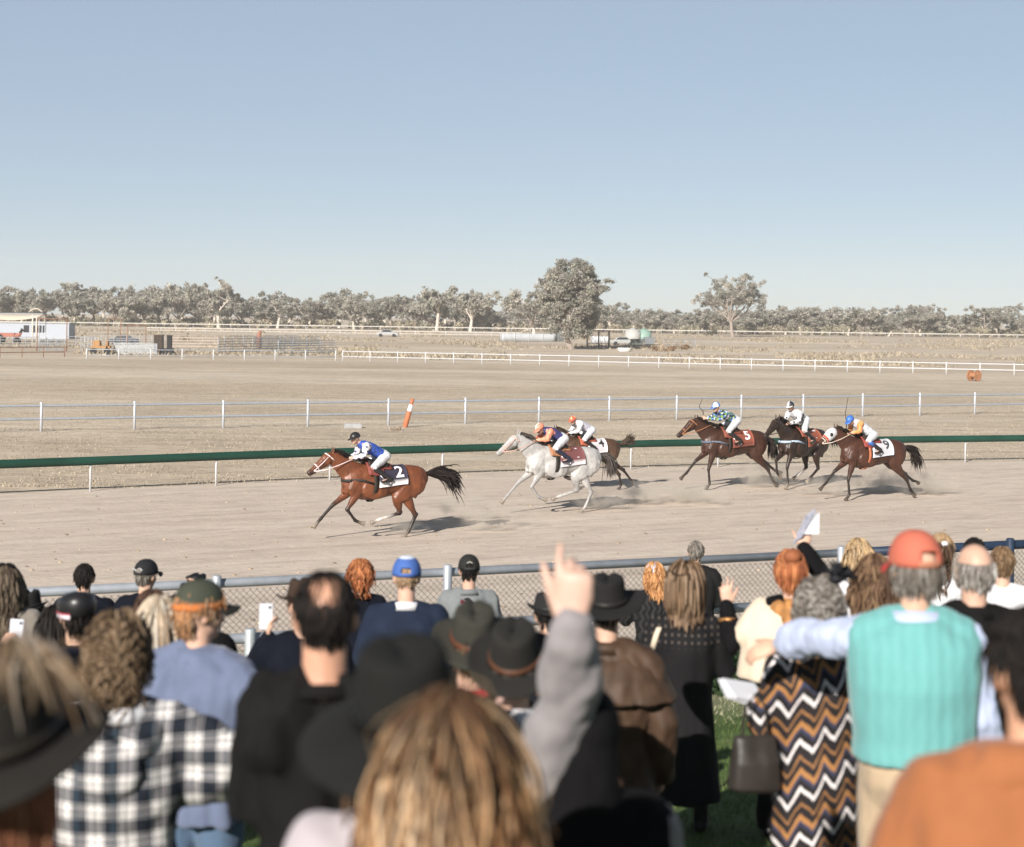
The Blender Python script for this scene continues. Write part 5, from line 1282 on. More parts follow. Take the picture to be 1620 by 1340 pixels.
# hair made of locks that lie on the skull, neck and shoulders
def hair(p, cols, n=420, length=.12, rad=.006, region=None, wave=0.0, wfreq=2.0, vol=.05, steps=9, curl=0.0, shell=(.03, .025, .02), back=.25, seed=None, name='hair', jitter=.12, up=0.0, shellreg=None, droop=.5, varlen=.35, streak=0.0, rootdark=0.0):
    s, H = p.s, p.H; rg = np.random.default_rng(p.seed if seed is None else seed)
    c = np.array((0, -.014 * s, H - .098 * s)); R_ = np.array((.080, .099, .100)) * s
    d = rg.normal(0, 1, (n * 6, 3)); d /= np.linalg.norm(d, axis=1, keepdims=True)
    if region is None: region = lambda v: (v[:, 2] > -.25 + .85 * np.clip(v[:, 1], -1, 1)) | ((v[:, 1] < -.15) & (v[:, 2] > -.55))
    d = d[region(d)][:n]; n = len(d)
    vv = 1.0 + vol * rg.uniform(.2, 1.0, (n, 1)); pos = c + d * R_ * vv
    L = length * s * rg.uniform(1 - varlen, 1 + varlen * .5, n); tangent = np.stack([d[:, 0] * .6, d[:, 1] * .2 - back, -np.ones(n) * .9 + up], 1)
    tangent -= (tangent * d).sum(1, keepdims=True) * d * .9; tangent += d * up
    v = tangent / (np.linalg.norm(tangent, axis=1, keepdims=True) + 1e-9) + rg.normal(0, jitter, (n, 3)); paths = [pos.copy()]
    hz = np.array([r[0] for r in TORSO]); ha = np.array([r[1] for r in TORSO]); hb = np.array([r[2] for r in TORSO])
    for k in range(steps - 1):
        g = np.array((0, -.06, -1.0)); v = v * (1 - droop * .6) + g * droop * .6; v /= np.linalg.norm(v, axis=1, keepdims=True)
        pos = pos + v * (L / (steps - 1))[:, None]
        e = (pos - c) / R_; rr = np.linalg.norm(e, axis=1, keepdims=True); below = pos[:, 2:3] < c[2] - .01
        push = np.maximum(1.0, vv / np.maximum(rr, 1e-6)); pos = np.where((rr < vv) & (pos[:, 2:3] > c[2] - .12 * s), c + (pos - c) * push, pos)
        h = (H - pos[:, 2]) / s; a = (np.interp(h, hz, ha) * p.w * p.build + .045 + .03 * vv[:, 0] * vol) * s; b = (np.interp(h, hz, hb) * p.build * p.depth + .050) * s; a = np.where(h < .27, .062 * s, a); b = np.where(h < .27, .062 * s, b)
        f = np.sqrt((pos[:, 0] / a) ** 2 + ((pos[:, 1] + .015) / b) ** 2); ins = (f < 1) & (h > .2)
        yy = np.where(ins, -.015 - np.sqrt(np.maximum(0, 1 - (pos[:, 0] / a) ** 2)) * b, pos[:, 1]); pos = pos.copy(); pos[:, 1] = np.where(ins & (pos[:, 1] < .05), yy, pos[:, 1])
        paths.append(pos.copy())
    Pth = np.stack(paths, 1); K = Pth.shape[1]; u = np.linspace(0, 1, K)[None, :]
    ph = rg.uniform(0, 6.28, (n, 1)); 
    if wave: Pth[:, :, 0] += wave * s * np.sin(u * wfreq * 6.28 + ph) * np.minimum(1, u * 2); Pth[:, :, 1] += wave * .7 * s * np.sin(u * wfreq * 6.28 + ph * 1.7 + 1.5) * np.minimum(1, u * 2)
    if curl:
        K2 = K * 4; uu = np.linspace(0, 1, K2); Q = np.zeros((n, K2, 3)); uo = np.linspace(0, 1, K)
        for i in range(n):
            for z in range(3): Q[i, :, z] = np.interp(uu, uo, Pth[i, :, z])
        nc = (rg.uniform(1.5, 3.0, (n, 1))); a1 = rg.normal(0, 1, (n, 1, 3)); a1 /= np.linalg.norm(a1, axis=2, keepdims=True); a2 = np.cross(a1, rg.normal(0, 1, (n, 1, 3))); a2 /= np.linalg.norm(a2, axis=2, keepdims=True)
        Q += curl * s * (a1 * np.cos(uu[None] * nc * 6.28 + ph)[:, :, None] + a2 * np.sin(uu[None] * nc * 6.28 + ph)[:, :, None]); Pth = Q; K = K2; u = np.linspace(0, 1, K)[None, :]
    rads = rad * s * np.interp(u[0], [0, .15, .6, 1.0], [.7, 1.0, .9, .25])[None, :] * rg.uniform(.7, 1.3, (n, 1))
    cols = np.array(cols); ci = cols[rg.integers(0, len(cols), n)] * rg.uniform(.75, 1.2, (n, 1))
    if streak:
        az = np.arctan2(d[:, 0], -d[:, 1]); idx = np.array([noise.noise(Vector((a * streak, z * 1.5, p.seed % 13))) for a, z in zip(az, d[:, 2])]); idx = np.clip((idx * .9 + .5 + rg.normal(0, .16, n)) * len(cols), 0, len(cols) - 1).astype(int); ci = cols[idx] * rg.uniform(.8, 1.2, (n, 1))
    m = MB(); m.M = p.HM if length < .2 else None
    if length >= .2:
        hm = np.array(p.HM); wgt = np.clip((Pth[:, :, 2:3] - (H - .34 * s)) / (.14 * s), 0, 1); Pth = Pth * (1 - wgt) + (Pth @ hm[:3, :3].T + hm[:3, 3]) * wgt
    if rootdark:      # dyed lengths growing out to dark roots
        gr = np.clip((u[0][None, :] - rg.uniform(.02, .20, (n, 1))) / .22, 0, 1); ci = ci[:, None, :] * gr[:, :, None] + np.array((.035, .018, .010))[None, None, :] * (1 - gr[:, :, None])
    m.tubes(Pth, rads, ci, 4)
    m.M = p.HM; sr = shellreg or region; V = []; NU, NV = 28, 18
    for j in range(NV + 1):
        for i in range(NU):
            a, b = 2 * math.pi * i / NU, math.pi * j / NV; V.append((math.sin(b) * math.cos(a), math.sin(b) * math.sin(a), math.cos(b)))
    V = np.array(V); ok = sr(V); Fc = []
    for j in range(NV):
        for i in range(NU):
            f = (j * NU + i, (j + 1) * NU + i, (j + 1) * NU + (i + 1) % NU, j * NU + (i + 1) % NU)
            if all(ok[z] for z in f): Fc.append(f)
    m.add(c + V * R_ * (1.0 + vol * .3 + .012), Fc, shell)
    return obj(name, m, hair_m, p.t)
def headq(p, x, y, z): return Vector((x * p.s, -.012 * p.s + y * p.s, p.H - .098 * p.s + z * p.s))
def solid(o, t): md = o.modifiers.new('s', 'SOLIDIFY'); md.thickness = t; md.offset = 1; return o
def cap(p, material, col, brim=None, band=None, yaw=0.0, tilt=0.0, strap=True, panel=None, h=.115, strapcol=None, button=None):
    M = p.HM @ Matrix.Translation(headq(p, 0, 0, 0)) @ Matrix.Rotation(yaw, 4, 'Z') @ Matrix.Rotation(tilt, 4, 'X'); s = p.s
    m = MB(); m.M = M; V = []; Fc = []; cc = []; NU, NV = 36, 11
    for j in range(NV + 1):
        b = math.pi * .5 * j / NV
        for i in range(NU):
            a = 2 * math.pi * i / NU; sb = math.sin(b) ** .85; seam = 1 - .012 * (abs(math.sin(3 * a)) < .09)
            V.append((.0885 * s * sb * math.cos(a) * seam, (-.004 + .108 * sb * math.sin(a) * seam) * s, (.0 + h * math.cos(b) ** .9) * s))
            k = col
            if band and j >= NV - 1: k = band
            if panel and math.sin(a) > .2: k = panel
            if panel and j < 4: k = panel
            cc.append(k)
    for j in range(NV):
        for i in range(NU):
            a = 2 * math.pi * (i + .5) / NU
            if strap and j >= NV - 3 and abs((a - 1.5 * math.pi)) < .42: continue
            Fc.append((j * NU + i, (j + 1) * NU + i, (j + 1) * NU + (i + 1) % NU, j * NU + (i + 1) % NU))
    m.add(V, Fc, np.array(cc)); o = solid(obj('cap', m, material, p.t), .006 * s)
    m = MB(); m.M = M; m.ell((0, 0, h * s), (.010 * s, .010 * s, .006 * s), 8, 5, button or col, tag=False); obj('button', m, material, o)
    m = MB(); m.M = M
    if strap:
        pts = []
        for k in range(9):
            a = 1.5 * math.pi - .48 + .96 * k / 8; dd = Vector((math.cos(a), math.sin(a), 0)); pts.append((Vector((.0905 * s * math.cos(a), (-.004 + .110 * math.sin(a)) * s, .004 * s)), (0, 0, 1), dd))
        Vb = []
        for p_, d_, n_ in pts:
            for dz, dn in ((-.004, 0), (.018, 0), (.018, .004), (-.004, .004)): Vb.append(p_ + Vector((0, 0, dz * s)) + n_ * dn * s)
        m.add(Vb, [(k * 4 + q, k * 4 + (q + 1) % 4, k * 4 + 4 + (q + 1) % 4, k * 4 + 4 + q) for k in range(8) for q in range(4)], strapcol or col)
        obj('strap', m, material, o)
    m = MB(); m.M = M; V = []; Fc = []
    for k in range(15):
        a = math.pi * (.13 + .74 * k / 14); ca, sa = math.cos(a), math.sin(a)
        for j in range(5):
            u = j / 4; V.append(((.089 + .004 * u) * s * ca, (-.004 + .108 * sa + .075 * u * sa ** .7) * s, (.004 - .014 * u - .028 * ca * ca * u) * s))
    m.add(V, [(k * 5 + j, k * 5 + j + 1, k * 5 + 6 + j, k * 5 + 5 + j) for k in range(14) for j in range(4)], brim or col); solid(obj('cap_peak', m, material, o), .005 * s)
    return o
def felt_hat(p, col, band=None, brim=.085, crown=.12, curl=.035, front=-.015, tilt=0.0, roll=0.0, yaw=0.0, pinch=.028, size=1.0, material=None, dz=.0, bandw=.022, droop=0.0):
    s = p.s * size; material = material or mat('felt', (1, 1, 1), .95, var=.12, scale=14, attr=True, bump=.4, bscale=180, bdist=.002, sheen=.0)
    M = p.HM @ Matrix.Translation(headq(p, 0, 0, .018 + dz)) @ Matrix.Rotation(yaw, 4, 'Z') @ Matrix.Rotation(tilt, 4, 'X') @ Matrix.Rotation(roll, 4, 'Y')
    def crown_pt(a, u):   # u 0 at brim ... 1 top centre
        k = 1.0 if u < .7 else math.cos((u - .7) / .3 * math.pi / 2) ** .75
        r = (1 - .16 * min(u, .7) / .7) * k; z = crown * min(1.0, u / .78) if u < .78 else crown + .004
        x, y = .091 * r * math.cos(a), .112 * r * math.sin(a)
        z -= pinch * math.exp(-(x / .022) ** 2) * sm((u - .5) / .35) * (1.15 if y > 0 else .8)
        if y > .02 and u > .3: x *= 1 - .30 * sm((u - .3) / .4) * sm((y - .02) / .06) 
        return Vector((x, y, z)) * s
    m = MB(); m.M = M; NU, NV = 40, 14; V = []; Fc = []
    for j in range(NV + 1):
        for i in range(NU): V.append(crown_pt(2 * math.pi * i / NU, j / NV * .999))
    for j in range(NV):
        for i in range(NU): Fc.append((j * NU + i, j * NU + (i + 1) % NU, (j + 1) * NU + (i + 1) % NU, (j + 1) * NU + i))
    m.add(V, Fc, col); o = solid(obj('hat_crown', m, material, p.t), .004 * s)
    m = MB(); m.M = M; V = []; NB = 7
    for j in range(NB + 1):
        u = j / NB
        for i in range(NU):
            a = 2 * math.pi * i / NU; ca, sa = math.cos(a), math.sin(a); r = brim * u
            z = curl * abs(ca) ** 2.2 * u ** 1.5 + (front if sa > 0 else front * .8) * abs(sa) ** 2 * u ** 1.3 - droop * u * u
            V.append(Vector(((.091 + r * (1 - .18 * abs(ca) * u)) * ca, (.112 + r) * sa, z)) * s)
    m.add(V, [(j * NU + i, (j + 1) * NU + i, (j + 1) * NU + (i + 1) % NU, j * NU + (i + 1) % NU) for j in range(NB) for i in range(NU)], col); solid(obj('hat_brim', m, material, o), .005 * s)
    if band is not None:
        m = MB(); m.M = M; V = []
        for i in range(NU):
            a = 2 * math.pi * i / NU; p_ = crown_pt(a, .06); q_ = crown_pt(a, .06 + bandw / crown * .75); dn = Vector((math.cos(a), math.sin(a), 0)) * .0065 * s
            V += [p_ + dn * .3, p_ + dn * 1.2, q_ + dn * 1.2, q_ + dn * .3]
        m.add(V, [(i * 4 + k, i * 4 + (k + 1) % 4, ((i + 1) % NU) * 4 + (k + 1) % 4, ((i + 1) % NU) * 4 + k) for i in range(NU) for k in range(4)], band); obj('hat_band', m, mat('hat_band', (1, 1, 1), .5, attr=True, bump=.15), o)
    return o
def W2(p, v):            # person-local point to the world
    return Matrix.Translation(p.t.location) @ Matrix.Rotation(p.rot, 4, 'Z') @ Vector(v)
# ------------------------------------------------------------------ cloth materials of the crowd
DK = dict(sheen=0, spec=.12, rough=.9)
NAVY = cloth('navy_wool', (.0050, .0064, .0120), **DK); BLACK = cloth('black_wool', (.0052, .0048, .0056), **DK); CHAR = cloth('charcoal_wool', (.0125, .0122, .0122), **DK)
BLACKJ = cloth('black_jacket', (.0085, .0080, .0078), **DK); DENIM = cloth('denim', (.075, .12, .19)); KHAKI = cloth('khaki_cotton', (.40, .30, .20))
BLUEGREY = cloth('blue_grey_shirt', (.115, .138, .215), var=.08); PALEBLUE = cloth('pale_blue_shirt', (.40, .45, .60), var=.06); LBLUE = cloth('sky_blue_shirt', (.22, .36, .52), var=.05)
WHITEC = cloth('white_cotton', (.66, .65, .67), var=.05); CREAM = cloth('cream_wool', (.60, .50, .38), var=.06); GREYS = cloth('grey_sweat', (.225, .205, .21), var=.06)
BROWN = cloth('oilskin_brown', (.062, .036, .022), .6, var=.25, spec=.25, sheen=0); ORANGE = cloth('orange_shirt', (.29, .105, .040), var=.06); LILAC = cloth('lilac_knit', (.38, .34, .36), var=.05)
TAUPE = cloth('taupe_coat', (.19, .165, .14), var=.08); REDC = cloth('red_cloth', (.52, .04, .045)); DKSHOE = mat('shoe_black', (.015, .014, .013), .4, bump=.1)
GREYJ = cloth('grey_jacket', (.16, .17, .175), var=.08); STEELB = cloth('steel_blue', (.06, .08, .11))
CAPM = mat('cap_cloth', (1, 1, 1), .8, var=.08, attr=True, bump=.3, bscale=200, bdist=.002)
def plaid_mat():
    t = NT('plaid_flannel'); v = t.mapping(t.coord(), (1, 1, 1), (0, 0, .0)); s = t.sep(v)
    x = t.math('ADD', s[0], t.math('MULTIPLY', t.noise(v, 5, 2), .02)); z = s[2]
    def lines(c, per, stops): return t.ramp(t.math('FRACT', t.math('MULTIPLY', c, 1 / per)), stops, 'CONSTANT')
    st = [(0, 0.0), (.42, 1.0), (.47, .35), (.52, 1.0), (.64, .30), (.70, 1.0), (.86, .35), (.91, 1.0), (.96, 0.0)]
    a = lines(x, .108, st); b = lines(z, .108, st); f = t.math('MULTIPLY', t.math('ADD', a, b), .5)
    col = t.ramp(f, [(0, (.012, .016, .024)), (.32, (.035, .04, .05)), (.5, (.20, .19, .195)), (.7, (.36, .34, .33)), (1.0, (.72, .69, .67))])
    bl = t.ramp(t.math('FRACT', t.math('MULTIPLY', x, 8.0)), [(0, 0.0), (.17, 1.0), (.26, 0.0)], 'CONSTANT'); bl2 = t.ramp(t.math('FRACT', t.math('MULTIPLY', z, 8.0)), [(0, 0.0), (.17, 1.0), (.26, 0.0)], 'CONSTANT')
    col = t.mix(t.math('MULTIPLY', t.math('MAXIMUM', bl, bl2), t.math('SUBTRACT', .8, f)), col, (.025, .045, .065, 1))
    t.set(t.b.inputs['Base Color'], col); t.b.inputs['Roughness'].default_value = .9; t.bump(t.noise(v, 200, 3), .4, .002); return t.m
def zig_mat():
    t = NT('zigzag_knit'); s = t.sep(t.coord()); n = t.noise(t.mapping(t.coord(), (3, 3, 6)), 1, 2)
    tri = t.math('PINGPONG', t.math('ADD', s[0], t.math('MULTIPLY', n, .03)), .048)
    tri2 = t.math('PINGPONG', t.math('ADD', s[0], .02), .028)
    z = t.math('ADD', s[2], t.math('ADD', t.math('MULTIPLY', tri, 1.5), t.math('ADD', t.math('MULTIPLY', tri2, .35), t.math('MULTIPLY', s[0], -.55))))
    col = t.ramp(t.math('FRACT', t.math('MULTIPLY', z, 1 / .20)), [(0, (.018, .015, .016)), (.20, (.68, .63, .62)), (.31, (.018, .015, .016)), (.47, (.035, .04, .075)), (.57, (.33, .155, .055)), (.71, (.018, .015, .016)), (.89, (.26, .125, .05)), (.96, (.018, .015, .016))], 'CONSTANT')
    t.set(t.b.inputs['Base Color'], col); t.b.inputs['Roughness'].default_value = .85; t.bump(t.noise(t.coord(), 180, 3), .4, .002); return t.m
def cable_mat():
    t = NT('teal_cable_knit'); s = t.sep(t.coord())
    w = t.math('SINE', t.math('MULTIPLY', t.math('ADD', s[0], t.math('MULTIPLY', t.math('SINE', t.math('MULTIPLY', s[2], 60.0)), .0025)), 130.0)); r = t.math('SINE', t.math('MULTIPLY', s[2], 330.0))
    col = t.mix(t.math('MULTIPLY_ADD', w, .25, .5), (.115, .315, .31, 1), (.14, .355, .345, 1))
    t.set(t.b.inputs['Base Color'], col); t.b.inputs['Roughness'].default_value = .9; t.b.inputs['Sheen Weight'].default_value = .2
    t.bump(t.math('ADD', w, t.math('MULTIPLY', r, .4)), .25, .004); return t.m
def dots_mat():
    t = NT('black_lattice_knit'); s = t.sep(t.coord())
    a = t.math('LESS_THAN', t.math('PINGPONG', s[0], .02), .0065); b = t.math('LESS_THAN', t.math('PINGPONG', s[2], .022), .008)
    up = t.ramp(s[2], [(0, 0), (1, 1)]); f = t.math('MULTIPLY', t.math('MULTIPLY', a, b), t.math('GREATER_THAN', s[2], 1.15))
    col = t.mix(f, (.0065, .006, .0068, 1), (.07, .058, .05, 1)); t.set(t.b.inputs['Base Color'], col); t.b.inputs['Roughness'].default_value = .85; t.bump(t.math('ADD', a, b), -.4, .006); return t.m
def cableblack():
    t = NT('black_cable_knit'); s = t.sep(t.coord()); w = t.math('SINE', t.math('MULTIPLY', t.math('ADD', s[0], t.math('MULTIPLY', t.math('SINE', t.math('MULTIPLY', s[2], 55.0)), .012)), 110.0))
    t.set(t.b.inputs['Base Color'], t.mix(t.math('MULTIPLY_ADD', w, .5, .5), (.006, .006, .0065, 1), (.024, .024, .025, 1))); t.b.inputs['Roughness'].default_value = .9; t.bump(w, .6, .006); return t.m
PLAID, ZIG, TEAL, DOTS, CABLEB = plaid_mat(), zig_mat(), cable_mat(), dots_mat(), cableblack()
def pick(name, cat, label, loc, rotz=0, rot=None):
    t = thing(name, label, cat, loc, rotz)
    if rot: t.rotation_euler = rot
    return t
def slab(name, cat, label, loc, size, rot, m_, parts=()):
    t = pick(name, cat, label, loc, rot=rot); m = MB(); m.box((0, 0, 0), size); o = obj('case' if 'phone' in name else 'sheet', m, m_, t, smooth=False); bv = o.modifiers.new('b', 'BEVEL'); bv.width = min(size) * .3; bv.segments = 2
    for nm, c, sz, mm in parts:
        q = MB(); q.box(c, sz); obj(nm, q, mm, t, smooth=False)
    return t
SCREEN = mat('phone_glass', (.55, .56, .62), .15, var=.02, bump=0, spec=.5); CASEW = mat('phone_case', (.70, .70, .76), .4, var=.03, bump=0); PAPER = mat('paper', (.70, .70, .74), .8, var=.04, bump=0)
INK = mat('print_ink', (.10, .10, .16), .7, var=.3, scale=60, bump=0)
BLONDE = [(.36, .24, .12), (.44, .31, .18), (.28, .165, .075), (.20, .115, .05), (.48, .36, .24)]
SANDY = [(.30, .20, .11), (.22, .14, .075), (.36, .26, .16)]
BRUN = [(.085, .05, .03), (.06, .035, .022), (.12, .075, .045)]; DKH = [(.009, .0075, .007), (.014, .010, .0085)]
GREYH = [(.20, .175, .155), (.14, .12, .10), (.27, .245, .22), (.085, .072, .062)]; WHITEH = [(.46, .40, .32), (.38, .30, .22), (.54, .48, .40), (.27, .20, .14)]
AUB = [(.30, .10, .04), (.22, .07, .03), (.38, .15, .06)]
ear = lambda v: (np.abs(v[:, 0]) > .72) & (v[:, 2] < .12) & (v[:, 1] > -.55)
allhead = lambda v: ((v[:, 2] > -.12 + .75 * np.clip(v[:, 1], 0, 1)) | ((v[:, 1] < -.1) & (v[:, 2] > -.62))) & ~ear(v)
fringe = lambda v: (v[:, 2] < .22) & (v[:, 2] > -.62) & (v[:, 1] < .35)
def short(p, cols, n=420, region=allhead, **k):
    kw = dict(length=.050, rad=.0050, vol=.045, steps=5, jitter=.25, shell=cols[0]); kw.update(k); return hair(p, cols, n, region=region, **kw)
def basics(p, bottom=None, sh=True, **k):
    finish_body(p, **k)
    if bottom: trousers(p, bottom)
    if sh: shoes(p, DKSHOE)

# ---- people along the fence and in the middle of the crowd (far to near)
p = person('man with neat dark hair in a navy jacket at the fence on the left', 134, 892, 14.4, rot=.05, arms=('front', 'front'))
basics(p, NAVY); garment(p, 'jacket', NAVY, .03, .90); collar(p, NAVY, r=.072, hgt=.055); short(p, DKH)
p = person('man in a black cap with grey hair holding binoculars up on the left', 232, 884, 14.2, rot=-.12, hat=.022, arms=('front', ((.16, .12, -.10), (-.02, .10, .24))), yaw=-.35)
p.handspec[1] = dict(d=(-.35, .3, .75), pn=(-.6, .4, 0), side=(0, -.6, .3), curl=(.7, .8, .8, .8)); q_ = p.arm[1][2]
basics(p, NAVY); garment(p, 'jacket', NAVY, .032, .92); collar(p, NAVY, r=.074, hgt=.04); short(p, GREYH, 300); c_ = cap(p, CAPM, (.014, .014, .016), strapcol=(.02, .02, .02))
m = MB(); 
for k, (x, z) in enumerate(((-.035, .055), (.025, .062))): m.M = p.HM; pts = [headq(p, x - .02 + .01 * i, -.109 - .0, z - .012 + .008 * math.sin(i * 1.2)) for i in range(5)]; m.caps(pts, [.004] * 5, 5)
obj('stitching', m, mat('stitch_white', (.6, .6, .6), .7), c_)
t = pick('binoculars', 'binoculars', 'small black binoculars held to the eye of the man in the black cap', W2(p, q_ + Vector((-.05, .10, .09))), p.rot - .35); bm_ = mat('rubber_black', (.015, .015, .016), .5)
for dx in (-.035, .035):
    m = MB(); m.loft([(dx, -.06, 0), (dx, -.02, 0), (dx, .02, 0), (dx, .075, 0)], [.018, .02, .026, .028], side=(1, 0, 0), n=14, tag=False); obj('barrel', m, bm_, t)
m = MB(); m.box((0, 0, .002), (.05, .06, .018)); obj('bridge', m, bm_, t, smooth=False)
p = person('woman with short red hair in a black jacket at the fence', 570, 887, 13.6, rot=.25, arms=('front', 'front'), w=.88, s=.97)
basics(p, BLACK); garment(p, 'jacket', NAVY, .026, .92); collar(p, BLACK, r=.06, hgt=.03); short(p, AUB, 420, length=.12, vol=.22, wave=.008, wfreq=1.6, rad=.008)
p = person('man in a black cap and grey jacket with a dark red strap over his back', 742, 877, 14.6, rot=.1, hat=.02, arms=('fold', 'fold'))
basics(p, CHAR); garment(p, 'jacket', GREYJ, .026, .90, fold=.014); collar(p, GREYJ, r=.068, hgt=.03); short(p, DKH, 250); c_ = cap(p, CAPM, (.018, .018, .016), strapcol=(.03, .03, .03)); 
m = MB(); m.M = p.HM; m.caps([headq(p, -.02, -.108, .06), headq(p, 0, -.104, .072), headq(p, .02, -.108, .06)], [.006] * 3, 6); obj('patch', m, mat('patch_grey', (.35, .34, .3), .7), c_)
m = MB(); band(m, [(Vector((x, y, p.zh(h))), (.95, 0, .3), (0, -1, .2)) for x, y, h in ((-.10, -.10, .345), (-.05, -.135, .37), (-.01, -.165, .43), (.05, -.178, .55), (.12, -.165, .72), (.19, -.10, .86))], .045, .008); obj('strap', m, mat('strap_red', (.10, .012, .018), .7), p.t)
m = MB(); band(m, [(Vector((x, y, p.zh(h))), (.95, 0, .3), (0, -1, .2)) for x, y, h in ((-.03, -.115, .335), (.01, -.14, .37), (.06, -.172, .44), (.12, -.172, .55))], .045, .008); obj('strap', m, mat('strap_black', (.015, .014, .015), .7), p.t)
p = person('woman with ginger hair in a pale blue cap and black cable cardigan at the rail', 1036, 886, 17.4, rot=.15, hat=.03, arms=('rail', 'rail'), w=.9, s=1.0, pitch=-.15)
basics(p, BLACK); garment(p, 'cardigan', CABLEB, .035, .90, fold=.012); hair(p, [(.45, .22, .09), (.55, .30, .14), (.36, .16, .06)], 380, .20, .008, wave=.01, wfreq=1.2, vol=.2, shell=(.3, .14, .06)); cap(p, CAPM, (.45, .55, .70), strapcol=(.5, .6, .75), h=.10)
p = person('grey haired man in a long black coat at the fence', 1101, 856, 18.4, rot=-.1, arms=('front', 'front'), s=1.02)
basics(p, BLACK); garment(p, 'coat', CHAR, .036, 1.10, flare=.02); collar(p, CHAR, r=.075, hgt=.05); short(p, GREYH, 420)
p = person('woman with long blonde hair in a white top by the fence post', 1357, 852, 14.2, rot=.5, arms=('front', 'front'), w=.85, s=.96)
basics(p, WHITEC); garment(p, 'top', WHITEC, .018, .88); hair(p, SANDY + BLONDE[:2], 420, .42, .008, wave=.012, wfreq=1.8, vol=.12, shell=(.14, .09, .05))
p = person('girl with a dark ponytail in a white ruffled blouse behind the red cap', 1489, 843, 12.6, rot=-.3, arms=('front', ((.20, .05, -.12), (-.1, .2, .05))), w=.85, s=.96, yaw=.3)
basics(p, BLACK); garment(p, 'blouse', WHITEC, .03, .88, fold=.02, fscale=(14, 14, 10)); short(p, SANDY, 380, length=.10, vol=.03, back=.8)
hair(p, BRUN, 160, .34, .010, region=lambda v: (v[:, 1] < -.80) & (v[:, 2] < .35) & (v[:, 2] > -.2), wave=.014, wfreq=1.6, vol=.55, shell=(.06, .035, .02), name='ponytail', droop=.7)
m = MB(); m.M = p.HM; m.ell(headq(p, 0, -.115, .03), (.03, .02, .02), 10, 6, tag=False); obj('hair_tie', m, WHITEC, p.t)
p = person('man with very short dark hair mostly hidden behind the bald man', 1541, 851, 13.6, rot=0, arms=('down', 'down'))
basics(p, BLACK); garment(p, 'shirt', CHAR, .022, .88); short(p, DKH, 380, length=.03)
p = person('man with light brown hair in a white shirt beside the navy fence post', 1586, 866, 12.6, rot=-.2, arms=('front', 'front'), s=1.0)
basics(p, DENIM); garment(p, 'shirt', WHITEC, .026, .88, fold=.013); short(p, [(.16, .10, .055), (.22, .14, .08), (.11, .07, .04)], 460, length=.06, vol=.10)
# left middle
p = person('wavy brown haired woman in a taupe coat with a dark bow at the left edge', 12, 897, 11.4, rot=-.1, arms=('front', 'front'), w=.95)
basics(p, BLACK); garment(p, 'coat', TAUPE, .045, 1.0, flare=.03); hair(p, [(.10, .075, .05), (.15, .115, .08), (.07, .05, .035)], 460, .32, .008, wave=.012, wfreq=1.5, vol=.2, shell=(.06, .045, .03))
m = MB(); m.M = p.HM
for sd in (-1, 1): m.ell(headq(p, .035 * sd, -.02, .108), (.04, .02, .022), 10, 6, tag=False, rot=Matrix.Rotation(.35 * sd, 3, 'Y'))
obj('bow', m, BLACK, p.t)
m = MB(); band(m, [(Vector((x, y, p.zh(h))), (.9, 0, .2), (0, -1, .2)) for x, y, h in ((.10, .05, .33), (.12, -.125, .37), (.10, -.185, .50), (.02, -.19, .66), (-.06, -.18, .80))], .03, .008); obj('strap', m, BLACK, p.t)
p = person('person in a black felt hat and black coat left of the raised phone', 46, 922, 12.4, rot=.1, hat=.09, arms=('down', 'down'))
basics(p, BLACK); garment(p, 'coat', BLACK, .03, 1.0); short(p, DKH, 300, length=.14); felt_hat(p, (.014, .013, .013), (.02, .018, .018), brim=.06, crown=.11)
p = person('person with long black hair in a sky blue shirt raising a white phone', 88, 960, 9.9, rot=-.1, arms=(((.16, .12, -.18), (.10, .08, .24)), 'front'), w=.9, s=.96, yaw=.2)
p.handspec[0] = dict(d=(.35, .15, .9), pn=(.5, .6, 0), side=(.6, 0, .3), curl=(.25, .3, .3, .3)); q_ = p.arm[0][2]; e_ = p.arm[0][1]
p.vox = .009; basics(p, DENIM); garment(p, 'shirt', LBLUE, .028, .90, sleeve=.62, fold=.014); hair(p, DKH, 420, .34, .009, vol=.15, shell=(.014, .012, .011))
m = MB(); ringband(m, e_.lerp(q_, .80), q_ - e_, .040, .036, .045, .008, (1, 0, 0)); obj('wristband', m, mat('wristband_mint', (.30, .55, .48), .6), p.t)
slab('mobile_phone', 'phone', 'white mobile phone held up by the sky blue shirted person', W2(p, q_ + Vector((.075, .05, .125))), (.078, .010, .155), (.12, .1, p.rot + .25), CASEW, [('camera', (.022, -.006, .058), (.018, .004, .018), mat('cam_lens', (.12, .12, .14), .2, bump=0))])
p = person('person in a black flat cap with a white and red band, dark jacket', 122, 932, 9.4, rot=.1, hat=.03, arms=('front', 'front'), yaw=.45)
basics(p, BLACK); garment(p, 'jacket', BLACK, .036, .92); short(p, DKH, 300, length=.09); collar(p, NAVY, r=.072, hgt=.03)
m = MB(); m.M = p.HM
m.loft([headq(p, 0, -.01, -.012), headq(p, 0, -.01, .02), headq(p, 0, -.012, .06), headq(p, 0, -.006, .09), headq(p, 0, 0, .112), headq(p, 0, 0, .118)], [(.090, .112), (.100, .124), (.106, .132), (.092, .116), (.05, .065), (.01, .015)], n=28, tag=False, col=(.013, .012, .013))
c_ = obj('cap', m, mat('cap_leather', (1, 1, 1), .38, attr=True, bump=.25, bscale=40, spec=.45), p.t)
m = MB(); m.M = p.HM; ringband(m, headq(p, 0, -.01, -.006), (0, 0, 1), .098, .120, .026, .006, (1, 0, 0), math.pi * .90, math.pi * 1.28); obj('cap_band', m, mat('band_white', (.62, .52, .56), .6), c_)
